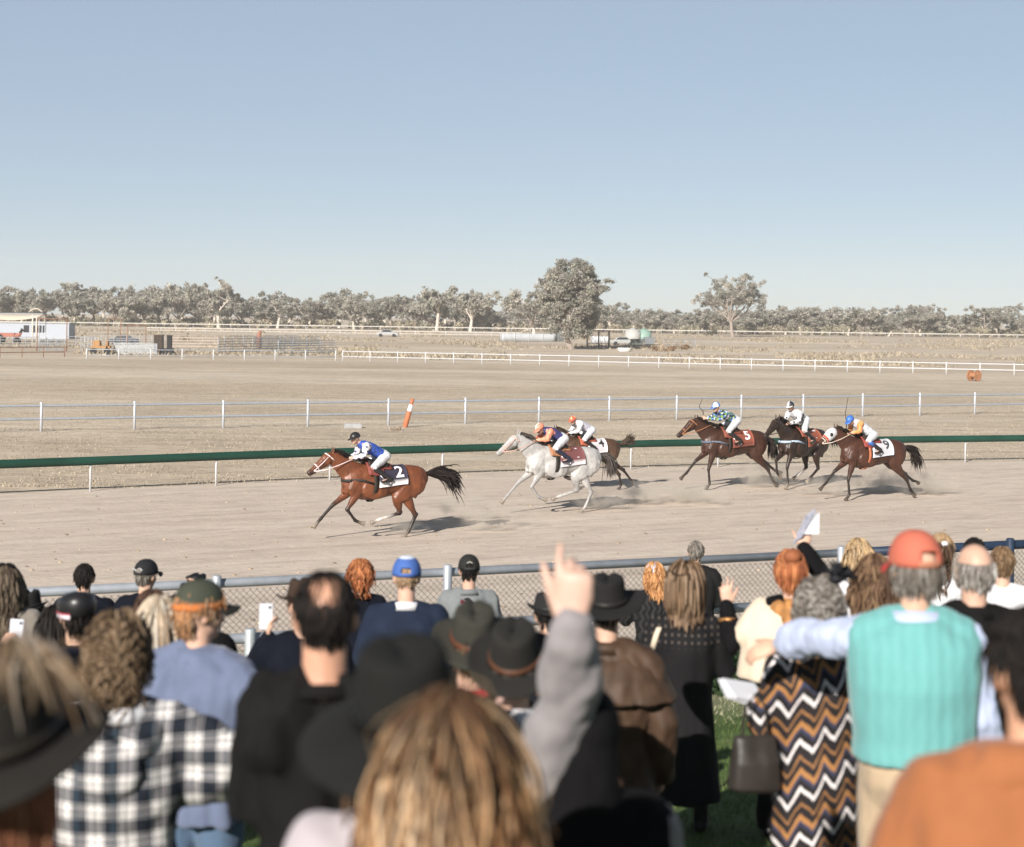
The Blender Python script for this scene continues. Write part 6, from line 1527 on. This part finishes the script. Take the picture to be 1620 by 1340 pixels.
m = MB(); m.M = p.HM; ringband(m, headq(p, 0, -.01, .010), (0, 0, 1), .101, .124, .008, .006, (1, 0, 0), math.pi * .90, math.pi * 1.28); obj('cap_trim', m, mat('band_red', (.35, .05, .07), .6), c_)
p = person('woman with straight dark brown hair behind the white haired woman', 240, 934, 9.2, rot=.3, arms=('front', 'front'), w=.88, s=.95)
basics(p, BLACK); garment(p, 'top', NAVY, .022, .90); hair(p, [(.05, .028, .02), (.08, .045, .03)], 380, .26, .008, vol=.1, shell=(.04, .025, .018))
p = person('person in a round black hat peeking out behind the green capped man', 306, 909, 10.6, rot=0, hat=.07, arms=('front', 'front'))
basics(p, BLACK); garment(p, 'coat', BLACK, .03, 1.0); short(p, DKH, 200, length=.12); felt_hat(p, (.014, .013, .014), (.02, .02, .02), brim=.05, crown=.09, curl=.02, pinch=.01)
p = person('woman with long white blonde hair behind the plaid shirt', 253, 945, 7.7, rot=.05, arms=('front', 'front'), w=.9, s=.98)
basics(p, DENIM); garment(p, 'top', CREAM, .022, .90); hair(p, WHITEH, 620, .36, .007, vol=.14, wave=.006, wfreq=1.2, shell=(.38, .32, .25))
p = person('man in a dark green cap with orange trim and a blue grey shirt', 318, 914, 7.5, rot=-.25, hat=.026, arms=('hip', 'hip'), yaw=-.75, s=1.04, build=1.06)
basics(p, DENIM); garment(p, 'shirt', BLUEGREY, .034, .98, fold=.024, fscale=(7, 7, 3)); collar(p, BLUEGREY, r=.074, hgt=.04); short(p, [(.34, .17, .08), (.28, .15, .08), (.24, .16, .10)], 420, length=.075, vol=.12, wave=.006)
cap(p, CAPM, (.045, .05, .035), (.020, .02, .018), band=(.55, .17, .045), strapcol=(.55, .17, .045))
m = MB(); ringband(m, (0, -.02, p.zh(.306)), (0, 0, 1), .090, .092, .014, .008, (1, 0, 0), math.pi * 1.05, math.pi * 1.95); obj('collar_trim', m, mat('trim_check', (.35, .42, .36), .8, var=.4, scale=90), p.t)
# centre
p = person('person in a dark brown hat and navy jacket photographing with a white phone', 481, 902, 9.6, rot=.2, hat=.085, arms=(((.10, .17, -.19), (-.10, .10, .22)), 'front'))
q_ = p.arm[0][2]; p.handspec[0] = dict(d=(.1, .3, .9), pn=(.8, .3, 0), side=(0, -.3, .8), curl=(.5, .5, .5, .5))
basics(p, NAVY); garment(p, 'jacket', NAVY, .034, .92); short(p, BRUN, 200); felt_hat(p, (.04, .024, .016), (.02, .013, .01), brim=.075, crown=.11, yaw=.3)
slab('mobile_phone', 'phone', 'white mobile phone held low beside the balding man', W2(p, q_ + Vector((-.01, .04, .13))), (.075, .009, .15), (.1, .0, p.rot), CASEW, [('camera', (.02, -.006, .055), (.016, .004, .016), mat('cam_lens', (.12, .12, .14), .2, bump=0))])
p = person('man in a navy suit wearing a blue and white mesh back cap', 644, 878, 11.2, rot=.02, hat=.024, arms=('front', 'front'), s=1.03, w=1.05)
basics(p, NAVY); garment(p, 'suit_jacket', cloth('navy_suit', (.0135, .020, .038), **DK), .030, .95, fold=.008); collar(p, WHITEC, r=.066, hgt=.035); short(p, [(.35, .24, .15), (.28, .18, .11)], 240, length=.025)
cap(p, mat('cap_mesh', (1, 1, 1), .7, var=.10, attr=True, bump=.6, bscale=300, bdist=.003), (.055, .12, .36), (.05, .10, .34), panel=(.62, .66, .75), strapcol=(.06, .12, .36))
p = person('person in a wide olive felt hat with a leather band and red collar', 745, 938, 6.7, rot=.15, hat=.10, arms=('front', 'front'), roll=.10)
basics(p, BLACK); garment(p, 'jacket', BLACK, .03, .92); collar(p, REDC, r=.072, hgt=.05, lo=.33); short(p, BRUN, 200, length=.10); felt_hat(p, (.034, .033, .026), (.12, .04, .02), brim=.095, crown=.125, curl=.022, tilt=.36, roll=-.15, front=-.02, pinch=.016)
p = person('person in a charcoal felt hat with studded brown leather band and white collar', 816, 962, 6.2, rot=-.1, hat=.105, arms=('front', 'front'))
basics(p, BLACK); garment(p, 'jacket', BLACK, .03, .92, neckh=.35); collar(p, WHITEC, r=.078, hgt=.085, lo=.345); short(p, GREYH, 200, length=.05); h_ = felt_hat(p, (.017, .016, .014), (.10, .042, .022), brim=.10, crown=.13, curl=.018, tilt=.42, front=-.02, pinch=.016)
m = MB(); m.M = p.HM
for dx in (-.018, .018): m.ell(headq(p, dx, -.124, -.045), (.010, .006, .010), 10, 6, tag=False)
obj('buckle', m, mat('brass', (.60, .50, .35), .35, metal=.7), h_)
m = MB(); m.M = p.HM; m.caps([headq(p, 0, -.13, -.05), headq(p, -.02, -.165, -.075), headq(p, -.045, -.20, -.10)], [(.012, .006)] * 3, 8); obj('hat_strap', m, mat('strap_tan', (.22, .085, .04), .5), h_)
p = person('person in a charcoal coat partly hidden behind the raised arm', 868, 930, 10.4, rot=.1, hat=.05, arms=('front', 'front'))
basics(p, BLACK); garment(p, 'coat', cloth('slate_coat', (.010, .0115, .015), **DK), .034, 1.0); short(p, DKH, 200); felt_hat(p, (.018, .017, .017), (.02, .02, .02), brim=.055, crown=.09)
p = person('person in a brown caped oilskin coat and wide black hat', 962, 893, 8.6, rot=-.12, hat=.10, arms=('down', 'down'), s=1.05, build=1.05)
p.handspec[1] = dict(d=(0, .15, -1), pn=(-.8, .2, 0), side=(0, 1, 0), curl=(.5, .5, .6, .6))
basics(p, cloth('dark_brown_trouser', (.035, .022, .016))); garment(p, 'coat', BROWN, .036, 1.30, flare=.09, fold=.020); short(p, DKH, 200)
m = MB(); L = [(.29, .085, .085), (.33, .165, .13), (.37, .245, .165), (.43, .295, .20), (.49, .325, .22), (.53, .345, .235)]
m.loft([(0, -.02, p.zh(h)) for h, a, b in L], [(a * 1.05, b) for h, a, b in L], n=30, power=.9); obj('coat_cape', remesh(m, .014, 3, fold=.014, fscale=(9, 9, 2), seed=4), BROWN, p.t); collar(p, BROWN, r=.08, hgt=.04)
S0, e, q = p.arm[1]; m = MB(); m.caps([e.lerp(q, .9), q + (q - e) * .06], [.047, .047], 12); obj('shirt_cuff', m, LBLUE, p.t)
felt_hat(p, (.013, .012, .012), (.02, .018, .016), brim=.12, crown=.12, curl=.04, tilt=.16, pinch=.018)
p = person('woman with a brown bob in a long black lattice knit dress', 1085, 897, 10.5, rot=-.08, arms=('down', 'front'), w=.93, s=1.0, neck=.05)
finish_body(p); shoes(p, DKSHOE, .3); garment(p, 'dress', DOTS, .020, 1.42, flare=.05, fold=.010, fscale=(8, 8, 2)); hair(p, [(.13, .078, .045), (.19, .125, .078), (.07, .042, .024), (.24, .165, .11)], 760, .17, .0075, vol=.55, varlen=.2, shell=(.07, .042, .026), droop=.7)
m = MB(); band(m, [(Vector((x, y, p.zh(h))), (.9, 0, .3), (-.5, -1, .2)) for x, y, h in ((-.13, .05, .345), (-.15, -.06, .345), (-.175, -.12, .40), (-.20, -.10, .50))], .035, .014); obj('bag_strap', m, CREAM, p.t)
t = thing('shrub', 'low dark green shrub at the foot of the low fence beside the dress', 'shrub', (*P(1150, 1075, 18.0).xy, ground(*P(1150, 1075, 18.0).xy)))
m = MB(); rgx = np.random.default_rng(3); leaves(m, rgx, [(rgx.normal(0, .16), rgx.normal(0, .14), abs(rgx.normal(.22, .12))) for _ in range(14)], [.16] * 14, 9000, .035, [(.022, .05, .02), (.03, .065, .025), (.05, .085, .035)]); obj('foliage', m, leaf_m, t, smooth=False)
m = MB(); m.loft([(0, 0, -.05), (0, 0, .3)], [.02, .01], n=5, tag=False, col=(.2, .15, .1)); obj('stem', m, bark_m, t)
# right
p = person('woman with an auburn updo in a cream cape waving both arms', 1251, 871, 10.2, rot=-.05, arms=(((.17, .02, -.20), (.015, .09, .26)), ((.06, .18, .10), (-.14, .02, .22))), w=.95, s=1.0, neck=.05, vox=.008)
p.handspec[0] = dict(d=(-.12, .05, 1), pn=(0, 1, 0), side=(1, 0, .1), curl=(.06, .08, .5, .7), spread=.22); p.handspec[1] = dict(d=(.15, .2, 1), pn=(0, .8, .2), side=(-1, 0, .2), curl=(.9, 1.0, 1.0, 1.0))
finish_body(p); trousers(p, BLACK); shoes(p, DKSHOE); garment(p, 'top', BLACK, .020, .90, arms_=(0, 1))
m = MB(); L = [(.30, .09, .09), (.335, .175, .13), (.38, .245, .165), (.50, .285, .195), (.64, .30, .21), (.76, .31, .215)]
m.loft([(0, -.015, p.zh(h)) for h, a, b in L], [(a, b) for h, a, b in L], n=28)
S0, e, q = p.arm[0]; m.caps([S0, S0.lerp(e, .4), S0.lerp(e, .62)], [.085, .085, .08], 12); S0, e, q = p.arm[1]; m.caps([S0, S0.lerp(e, .4)], [.085, .08], 12)
obj('cape', remesh(m, .014, 4, fold=.016, fscale=(6, 6, 4), seed=8), CREAM, p.t)
hair(p, AUB, 420, .10, .007, vol=.12, back=.9, shell=(.18, .06, .03), steps=6)
m = MB(); m.M = p.HM; m.ell(headq(p, 0, -.075, .075), (.055, .05, .045), 12, 8, tag=False, col=(.26, .09, .04)); obj('hair_bun', m, hair_m, p.t)
m = MB(); m.caps([(-.085, .03, p.zh(.31)), (-.08, -.10, p.zh(.325)), (-.01, -.175, p.zh(.42)), (.075, -.215, p.zh(.55)), (.12, -.215, p.zh(.66)), (.14, -.2, p.zh(.74))], [.035, .045, .05, .052, .048, .03], 10); m.caps([(.085, .03, p.zh(.31)), (.0, -.115, p.zh(.31)), (-.085, .03, p.zh(.31))], [.035, .04, .035], 10)
obj('scarf', remesh(m, .012, 2, fold=.014, fscale=(14, 14, 8)), mat('scarf_rust', (.36, .17, .06), .9, var=.4, scale=26, bump=.5, bscale=120), p.t)
S0, e, q = p.arm[1]
S0, e, q0_ = p.arm[0]; m = MB(); ringband(m, e.lerp(q0_, .62), q0_ - e, .056, .056, .02, .006, (1, 0, 0)); obj('bracelet', m, mat('bracelet_gold', (.45, .22, .08), .4, metal=.5), p.t)
t = pick('race_book', 'booklet', 'open white race book held up above the auburn haired woman', W2(p, q + Vector((.015, .02, .12))), 0, rot=(0, .0, p.rot))
m = MB(); m.add([(-.08, 0, -.10), (-.03, -.05, -.05), (.055, -.05, .13), (.0, 0, .08), ], [(0, 1, 2, 3)]); solid(obj('cover', m, mat('book_cover', (.30, .30, .36), .6, var=.3, scale=20), t, smooth=False), .004)
m = MB(); m.add([(-.03, -.045, -.03), (.075, -.02, -.03), (.075, -.02, .10), (.04, -.045, .10)], [(0, 1, 2, 3)]); solid(obj('page', m, PAPER, t, smooth=False), .003)
p = person('woman with long dark wavy half tied hair beside the red cap', 1382, 879, 9.6, rot=.1, arms=('front', 'front'), w=.88, s=.98)
basics(p, WHITEC); garment(p, 'top', WHITEC, .02, .9); hair(p, [(.12, .07, .04), (.17, .105, .06), (.08, .045, .028)], 460, .44, .009, wave=.016, wfreq=2.2, vol=.14, shell=(.07, .042, .026))
p = person('bald man with grey side hair in a black jacket with a white emblem', 1541, 858, 7.6, rot=-.1, arms=('down', 'down'), s=1.04, build=1.08, yaw=.25, skin=(.52, .32, .235))
basics(p, BLACK); garment(p, 'jacket', BLACKJ, .036, .95, fold=.010); collar(p, BLACKJ, r=.074, hgt=.035); short(p, GREYH + [(.5, .47, .44)], 320, region=fringe, length=.05)
m = MB()
for x, z in ((0, .022), (-.022, -.006), (.022, -.006)): m.ell((.055 + x, -.232, p.zh(.44) + z), (.017, .012, .017), 12, 6, tag=False)
m.box((.055, -.232, p.zh(.44) - .024), (.055, .014, .010)); obj('emblem', m, mat('emblem_white', (.6, .6, .6), .7), p.t)
p = person('grey curly haired woman with a black fascinator in a zigzag patterned dress', 1296, 921, 7.5, rot=.12, arms=(((.05, .06, -.27), (-.03, .22, .05)), ((.05, .04, -.28), (-.15, .19, .02))), w=.92, s=1.0, build=.98)
q_ = p.arm[0][2]; finish_body(p); shoes(p, DKSHOE); garment(p, 'dress', ZIG, .026, 1.45, flare=.02, fold=.012, fscale=(6, 6, 3), puff=1.2); hair(p, GREYH, 420, .12, .0062, vol=.26, curl=.014, steps=7, shell=(.16, .14, .12), varlen=.5)
m = MB(); m.M = p.HM; rgx = np.random.default_rng(11); pp = []
for k in range(70):
    d = nrm((rgx.normal(.5, .5), rgx.normal(0, .5), rgx.normal(.6, .4))); b0 = headq(p, .055, -.06, .125); pp.append([b0, b0 + d * .045, b0 + d * .085 + Vector((0, 0, -.01))])
m.tubes(pp, np.tile([.005, .008, .002], (70, 1)), np.ones((70, 3)), 4); m.ell(headq(p, .055, -.06, .125), (.035, .03, .025), 10, 6, tag=False); obj('fascinator', m, mat('black_feather', (.012, .012, .015), .7), p.t)
m = MB(); m.M = p.HM; m.ell(headq(p, .078, .0, -.075), (.006, .006, .012), 8, 5, tag=False); obj('earring', m, mat('silver', (.7, .7, .7), .2, metal=.9), p.t)
t = pick('race_papers', 'papers', 'folded white race papers held by the woman in the zigzag dress', W2(p, q_ + Vector((-.10, -.02, .04))), 0, rot=(.5, .35, .4))
for k in range(3): m = MB(); m.box((.01 * k, .006 * k, .010 * k), (.20, .13, .004), Matrix.Rotation(.12 * k, 3, 'Z')); obj('sheet', m, PAPER, t, smooth=False)
hbw = P(1194, 1205, 7.4)
t = pick('handbag', 'handbag', 'dark grey leather handbag hanging beside the zigzag dress', (hbw.x, hbw.y, hbw.z), .15); lb = mat('bag_leather', (.028, .023, .020), .42, var=.2, bump=.35, bscale=30)
m = MB(); m.loft([(0, 0, -.125), (0, 0, -.11), (0, 0, 0), (0, 0, .10), (0, 0, .115)], [(.10, .05), (.115, .065), (.105, .06), (.095, .03), (.09, .02)], n=24, power=.6); obj('bag_body', remesh(m, .008, 3, fold=.006), lb, t)
m = MB(); m.caps([(-.06, 0, .10), (-.045, 0, .24), (0, 0, .29), (.045, 0, .24), (.06, 0, .10)], [.007] * 5, 8); obj('handle', m, lb, t)
p = person('stout man in an orange red cap, pale blue shirt and teal knitted vest', 1449, 839, 6.6, rot=-.12, hat=.028, arms=(((.20, .20, -.05), (.11, .22, -.07)), ((.07, -.01, -.28), (.0, .09, -.24))), s=1.06, build=1.03, w=.98, depth=1.22, yaw=.40, skin=(.56, .35, .25))
p.handspec[0] = dict(d=(-.9, .2, -.35), pn=(0, .6, -.6), side=(0, .6, .6), curl=(.4, .4, .4, .4)); p.vox = .010
finish_body(p); trousers(p, KHAKI, .026); shoes(p, DKSHOE); garment(p, 'shirt', PALEBLUE, .024, .74, sleeve=.86, fold=.016, fscale=(10, 10, 8), puff=1.12); garment(p, 'knitted_vest', TEAL, .050, .80, sleeve=0, fold=.006); collar(p, PALEBLUE, r=.082, hgt=.045)
short(p, GREYH, 420, region=lambda v: (v[:, 2] < .25) & (v[:, 2] > -.62) & (v[:, 1] < .45), length=.06, vol=.10); cap(p, CAPM, (.46, .125, .08), (.44, .05, .045), tilt=-.05, strapcol=(.38, .16, .10), h=.125)
# nearest row
p = person('curly brown haired woman in a black and white plaid hooded shirt, hand on hip', 186, 979, 6.0, rot=.10, arms=(((.14, -.02, -.26), (.02, .10, -.24)), ((.42, -.02, -.20), (-.24, .05, -.10))), s=1.03, build=1.0, yaw=-.2)
p.handspec[1] = dict(d=(-.8, .3, -.4), pn=(-.2, .9, 0), side=(0, -.2, .9), curl=(.8, .9, .9, .9)); p.vox = .009
finish_body(p); trousers(p, BLACK); shoes(p, DKSHOE); garment(p, 'plaid_shirt', PLAID, .040, .96, fold=.014, fscale=(7, 7, 6), puff=1.25)
m = MB(); m.caps([(-.15, -.07, p.zh(.36)), (-.09, -.15, p.zh(.40)), (0, -.175, p.zh(.46)), (.09, -.15, p.zh(.40)), (.15, -.07, p.zh(.36))], [(.05, .05), (.06, .075), (.065, .11), (.06, .075), (.05, .05)], 12); m.ell((0, -.185, p.zh(.48)), (.12, .05, .10), 14, 8)
obj('hood', remesh(m, .012, 3, fold=.010), PLAID, p.t); collar(p, WHITEC, r=.085, hgt=.03, lo=.33, thick=.03)
m = MB(); m.caps([(-.05, -.10, p.zh(.325)), (-.12, -.10, p.zh(.355)), (-.18, -.085, p.zh(.385))], [(.03, .02)] * 3, 10); obj('hood_lining', m, WHITEC, p.t)
hair(p, [(.10, .064, .036), (.155, .105, .064), (.055, .034, .02), (.20, .14, .09)], 620, .15, .0062, vol=.30, curl=.012, steps=8, shell=(.06, .04, .028), varlen=.5)
p = person('balding dark haired man with large ears in a black jacket', 516, 905, 4.75, rot=.05, arms=(((.05, .03, -.28), (-.12, .2, .0)), ((.05, .03, -.28), (-.12, .2, .0))), s=1.02, build=.92, w=.90, yaw=.05, skin=(.50, .27, .18), neck=.062)
p.vox = .009; finish_body(p); trousers(p, BLACK); shoes(p, DKSHOE); garment(p, 'jacket', BLACKJ, .036, .97, neckh=.315, fold=.026, fscale=(8, 8, 4)); collar(p, BLACKJ, r=.076, hgt=.02, lo=.325)
short(p, DKH, 900, region=lambda v: allhead(v) & ~((v[:, 2] > .30) & (v[:, 1] < .1) & (np.abs(v[:, 0] + .02) < .46) & (v[:, 2] < .93)), length=.045, rad=.0038)
hair(p, [(.06, .035, .025), (.10, .06, .04)], 110, .05, .0022, region=lambda v: (v[:, 2] > .25) & (v[:, 1] < .2), vol=.02, steps=4, shellreg=lambda v: v[:, 2] > 2, name='thin_hair')
p = person('hooded person in black with a grey sleeve raising a hand high over the crowd', 922, 1088, 4.7, rot=.02, hat=0, arms=(((.10, .12, .02), (-.04, .10, .26)), 'front'), s=1.04, build=1.04, vox=.007)
p.skin = (.50, .325, .255)
tp_ = P(917, 940, 4.42); loc = Vector(p.t.location); wq = Matrix.Rotation(-p.rot, 4, 'Z') @ (tp_ - loc); S0 = p.arm[0][0] + Vector((.03, 0, .09))
q = Vector(wq); 
d_ = q - S0; L_ = d_.length
up_, fo_ = .29 * p.s, .27 * p.s
if L_ > up_ + fo_ - .01: q = S0 + d_.normalized() * (up_ + fo_ - .01); d_ = q - S0; L_ = d_.length
a_ = (up_ ** 2 - fo_ ** 2 + L_ ** 2) / (2 * L_); h_ = math.sqrt(max(0, up_ ** 2 - a_ ** 2)); bend = Vector((.35, .3, -.3)); bend = nrm(bend - d_.normalized() * bend.dot(d_.normalized()))
p.arm[0] = (S0, S0 + d_.normalized() * a_ + bend * h_, q)
p.handspec[0] = dict(d=(.03, .02, 1), pn=(.25, 1, 0), side=(-1, .2, 0), curl=(.22, .75, 1.0, 1.1), spread=.03, thumb=.38, tcurl=.1, k=1.3)
finish_body(p); trousers(p, BLACK); shoes(p, DKSHOE); garment(p, 'sleeves', GREYS, .030, .9, fold=.012, fscale=(9, 9, 9), puff=1.05); garment(p, 'vest', BLACK, .048, .92, sleeve=0, fold=.012); short(p, DKH, 300, length=.06)
m = MB(); m.ell(headq(p, 0, -.008, .0), (.098 * p.s, .118 * p.s, .118 * p.s), 16, 10); m.caps([headq(p, 0, -.03, -.06), (0, -.05, p.zh(.30)), (0, -.05, p.zh(.38))], [(.092, .10), (.12, .10), (.17, .11)], 16)
obj('hood', remesh(m, .012, 4, fold=.012, fscale=(9, 9, 6), seed=2), BLACK, p.t)  # added black hood, stands in for the shaded mass around the head
p = person('woman in a big black felt hat and lilac top in front of the balding man', 645, 1003, 3.3, rot=.25, hat=.10, arms=('front', 'front'), yaw=0, s=.88, w=1.08)
p.vox = .010; finish_body(p); trousers(p, BLACK); shoes(p, DKSHOE); garment(p, 'top', LILAC, .030, .95); hair(p, BRUN, 300, .30, .008, vol=.08, shell=(.04, .025, .018)); felt_hat(p, (.0095, .0092, .0085), (.006, .006, .006), brim=.13, crown=.125, curl=-.02, front=-.03, roll=-.14, tilt=.16, droop=.025, pinch=.010, size=1.22)
p = person('woman with long highlighted blonde hair at the bottom centre of the crowd', 714, 1102, 2.95, rot=.05, arms=('front', 'front'), s=.95, w=.92)
p.vox = .010; finish_body(p); trousers(p, DENIM); shoes(p, DKSHOE); garment(p, 'top', GREYS, .022, .90)
hair(p, [(.075, .034, .016), (.14, .066, .030), (.23, .115, .052), (.32, .175, .083), (.42, .25, .13), (.50, .325, .19), (.57, .42, .28)], 4200, .50, .0031, vol=.22, wave=.017, wfreq=1.4, steps=13, streak=6.0, jitter=.2, rootdark=1.0, shell=(.085, .045, .025))
hair(p, [(.035, .018, .011), (.055, .03, .017), (.10, .055, .03)], 1500, .15, .0033, vol=.23, region=lambda v: v[:, 2] > .42, steps=6, jitter=.2, varlen=.6, shellreg=lambda v: v[:, 2] > 2, name='dark_roots')
hair(p, BLONDE, 110, .34, .0008, vol=.34, wave=.03, wfreq=1.3, steps=10, jitter=.5, shellreg=lambda v: v[:, 2] > 2, name='loose_strands')
p = person('woman with auburn hair in a black hat trimmed with pale feathers at the left edge', 6, 985, 2.95, rot=-.1, hat=.12, arms=('front', 'front'))
p.vox = .010; finish_body(p); trousers(p, BLACK); shoes(p, DKSHOE); garment(p, 'jacket', cloth('burnt_orange', (.36, .075, .025)), .035, .95)
hair(p, [(.20, .08, .042), (.27, .125, .07), (.13, .05, .026)], 1700, .46, .0045, vol=.10, wave=.010, region=lambda v: (v[:, 2] < .02) & (v[:, 1] < .3) & (v[:, 2] > -.6), shellreg=lambda v: (v[:, 2] < .1) & (v[:, 1] < .3) & (v[:, 2] > -.6), shell=(.15, .06, .035), steps=11)
h_ = felt_hat(p, (.016, .014, .012), (.025, .02, .015), brim=.10, crown=.14, curl=.01, tilt=.22, front=-.03, size=1.06)
m = MB(); m.M = p.HM; rgx = np.random.default_rng(21); pp = []; rr = []; cc = []
for k in range(44):
    x0 = rgx.uniform(.05, .14); b0 = headq(p, x0, -.10 - rgx.uniform(0, .02), .19 + rgx.uniform(-.03, .02)); L_ = rgx.uniform(.07, .14); dx = rgx.normal(.02, .05)
    pts = [b0 + Vector((dx * u * 1.2, -.045 * math.sin(u * 2.6), .045 * math.sin(u * 2.2) - L_ * u * u)) for u in np.linspace(0, 1, 7)]
    pp.append(pts); rr.append([.002, .0038, .0045, .0045, .004, .003, .001]); cc.append(np.array([(.33, .245, .17), (.42, .345, .28), (.22, .14, .08), (.28, .20, .13)][k % 4]) * rgx.uniform(.4, .85))
m.tubes(pp, rr, cc, 6); obj('feathers', m, mat('feather', (1, 1, 1), .9, attr=True, var=.15), h_)
p = person('black haired man in an orange shirt at the bottom right corner', 1634, 962, 3.55, rot=.10, arms=('front', 'front'), s=1.06, build=1.15, yaw=.0, w=1.12, skin=(.56, .31, .20))
p.vox = .009; finish_body(p); trousers(p, BLACK); shoes(p, DKSHOE); garment(p, 'shirt', ORANGE, .036, .95, fold=.012); short(p, DKH, 900, length=.06, rad=.004, vol=.08); collar(p, ORANGE, r=.082, hgt=.05)
m = MB(); m.caps([(-.17, -.03, p.zh(.355)), (-.10, -.07, p.zh(.305)), (0, -.10, p.zh(.295)), (.10, -.07, p.zh(.305)), (.17, -.03, p.zh(.355))], [.065, .07, .06, .07, .065], 12); obj('hood', remesh(m, .012, 3, fold=.012), ORANGE, p.t)
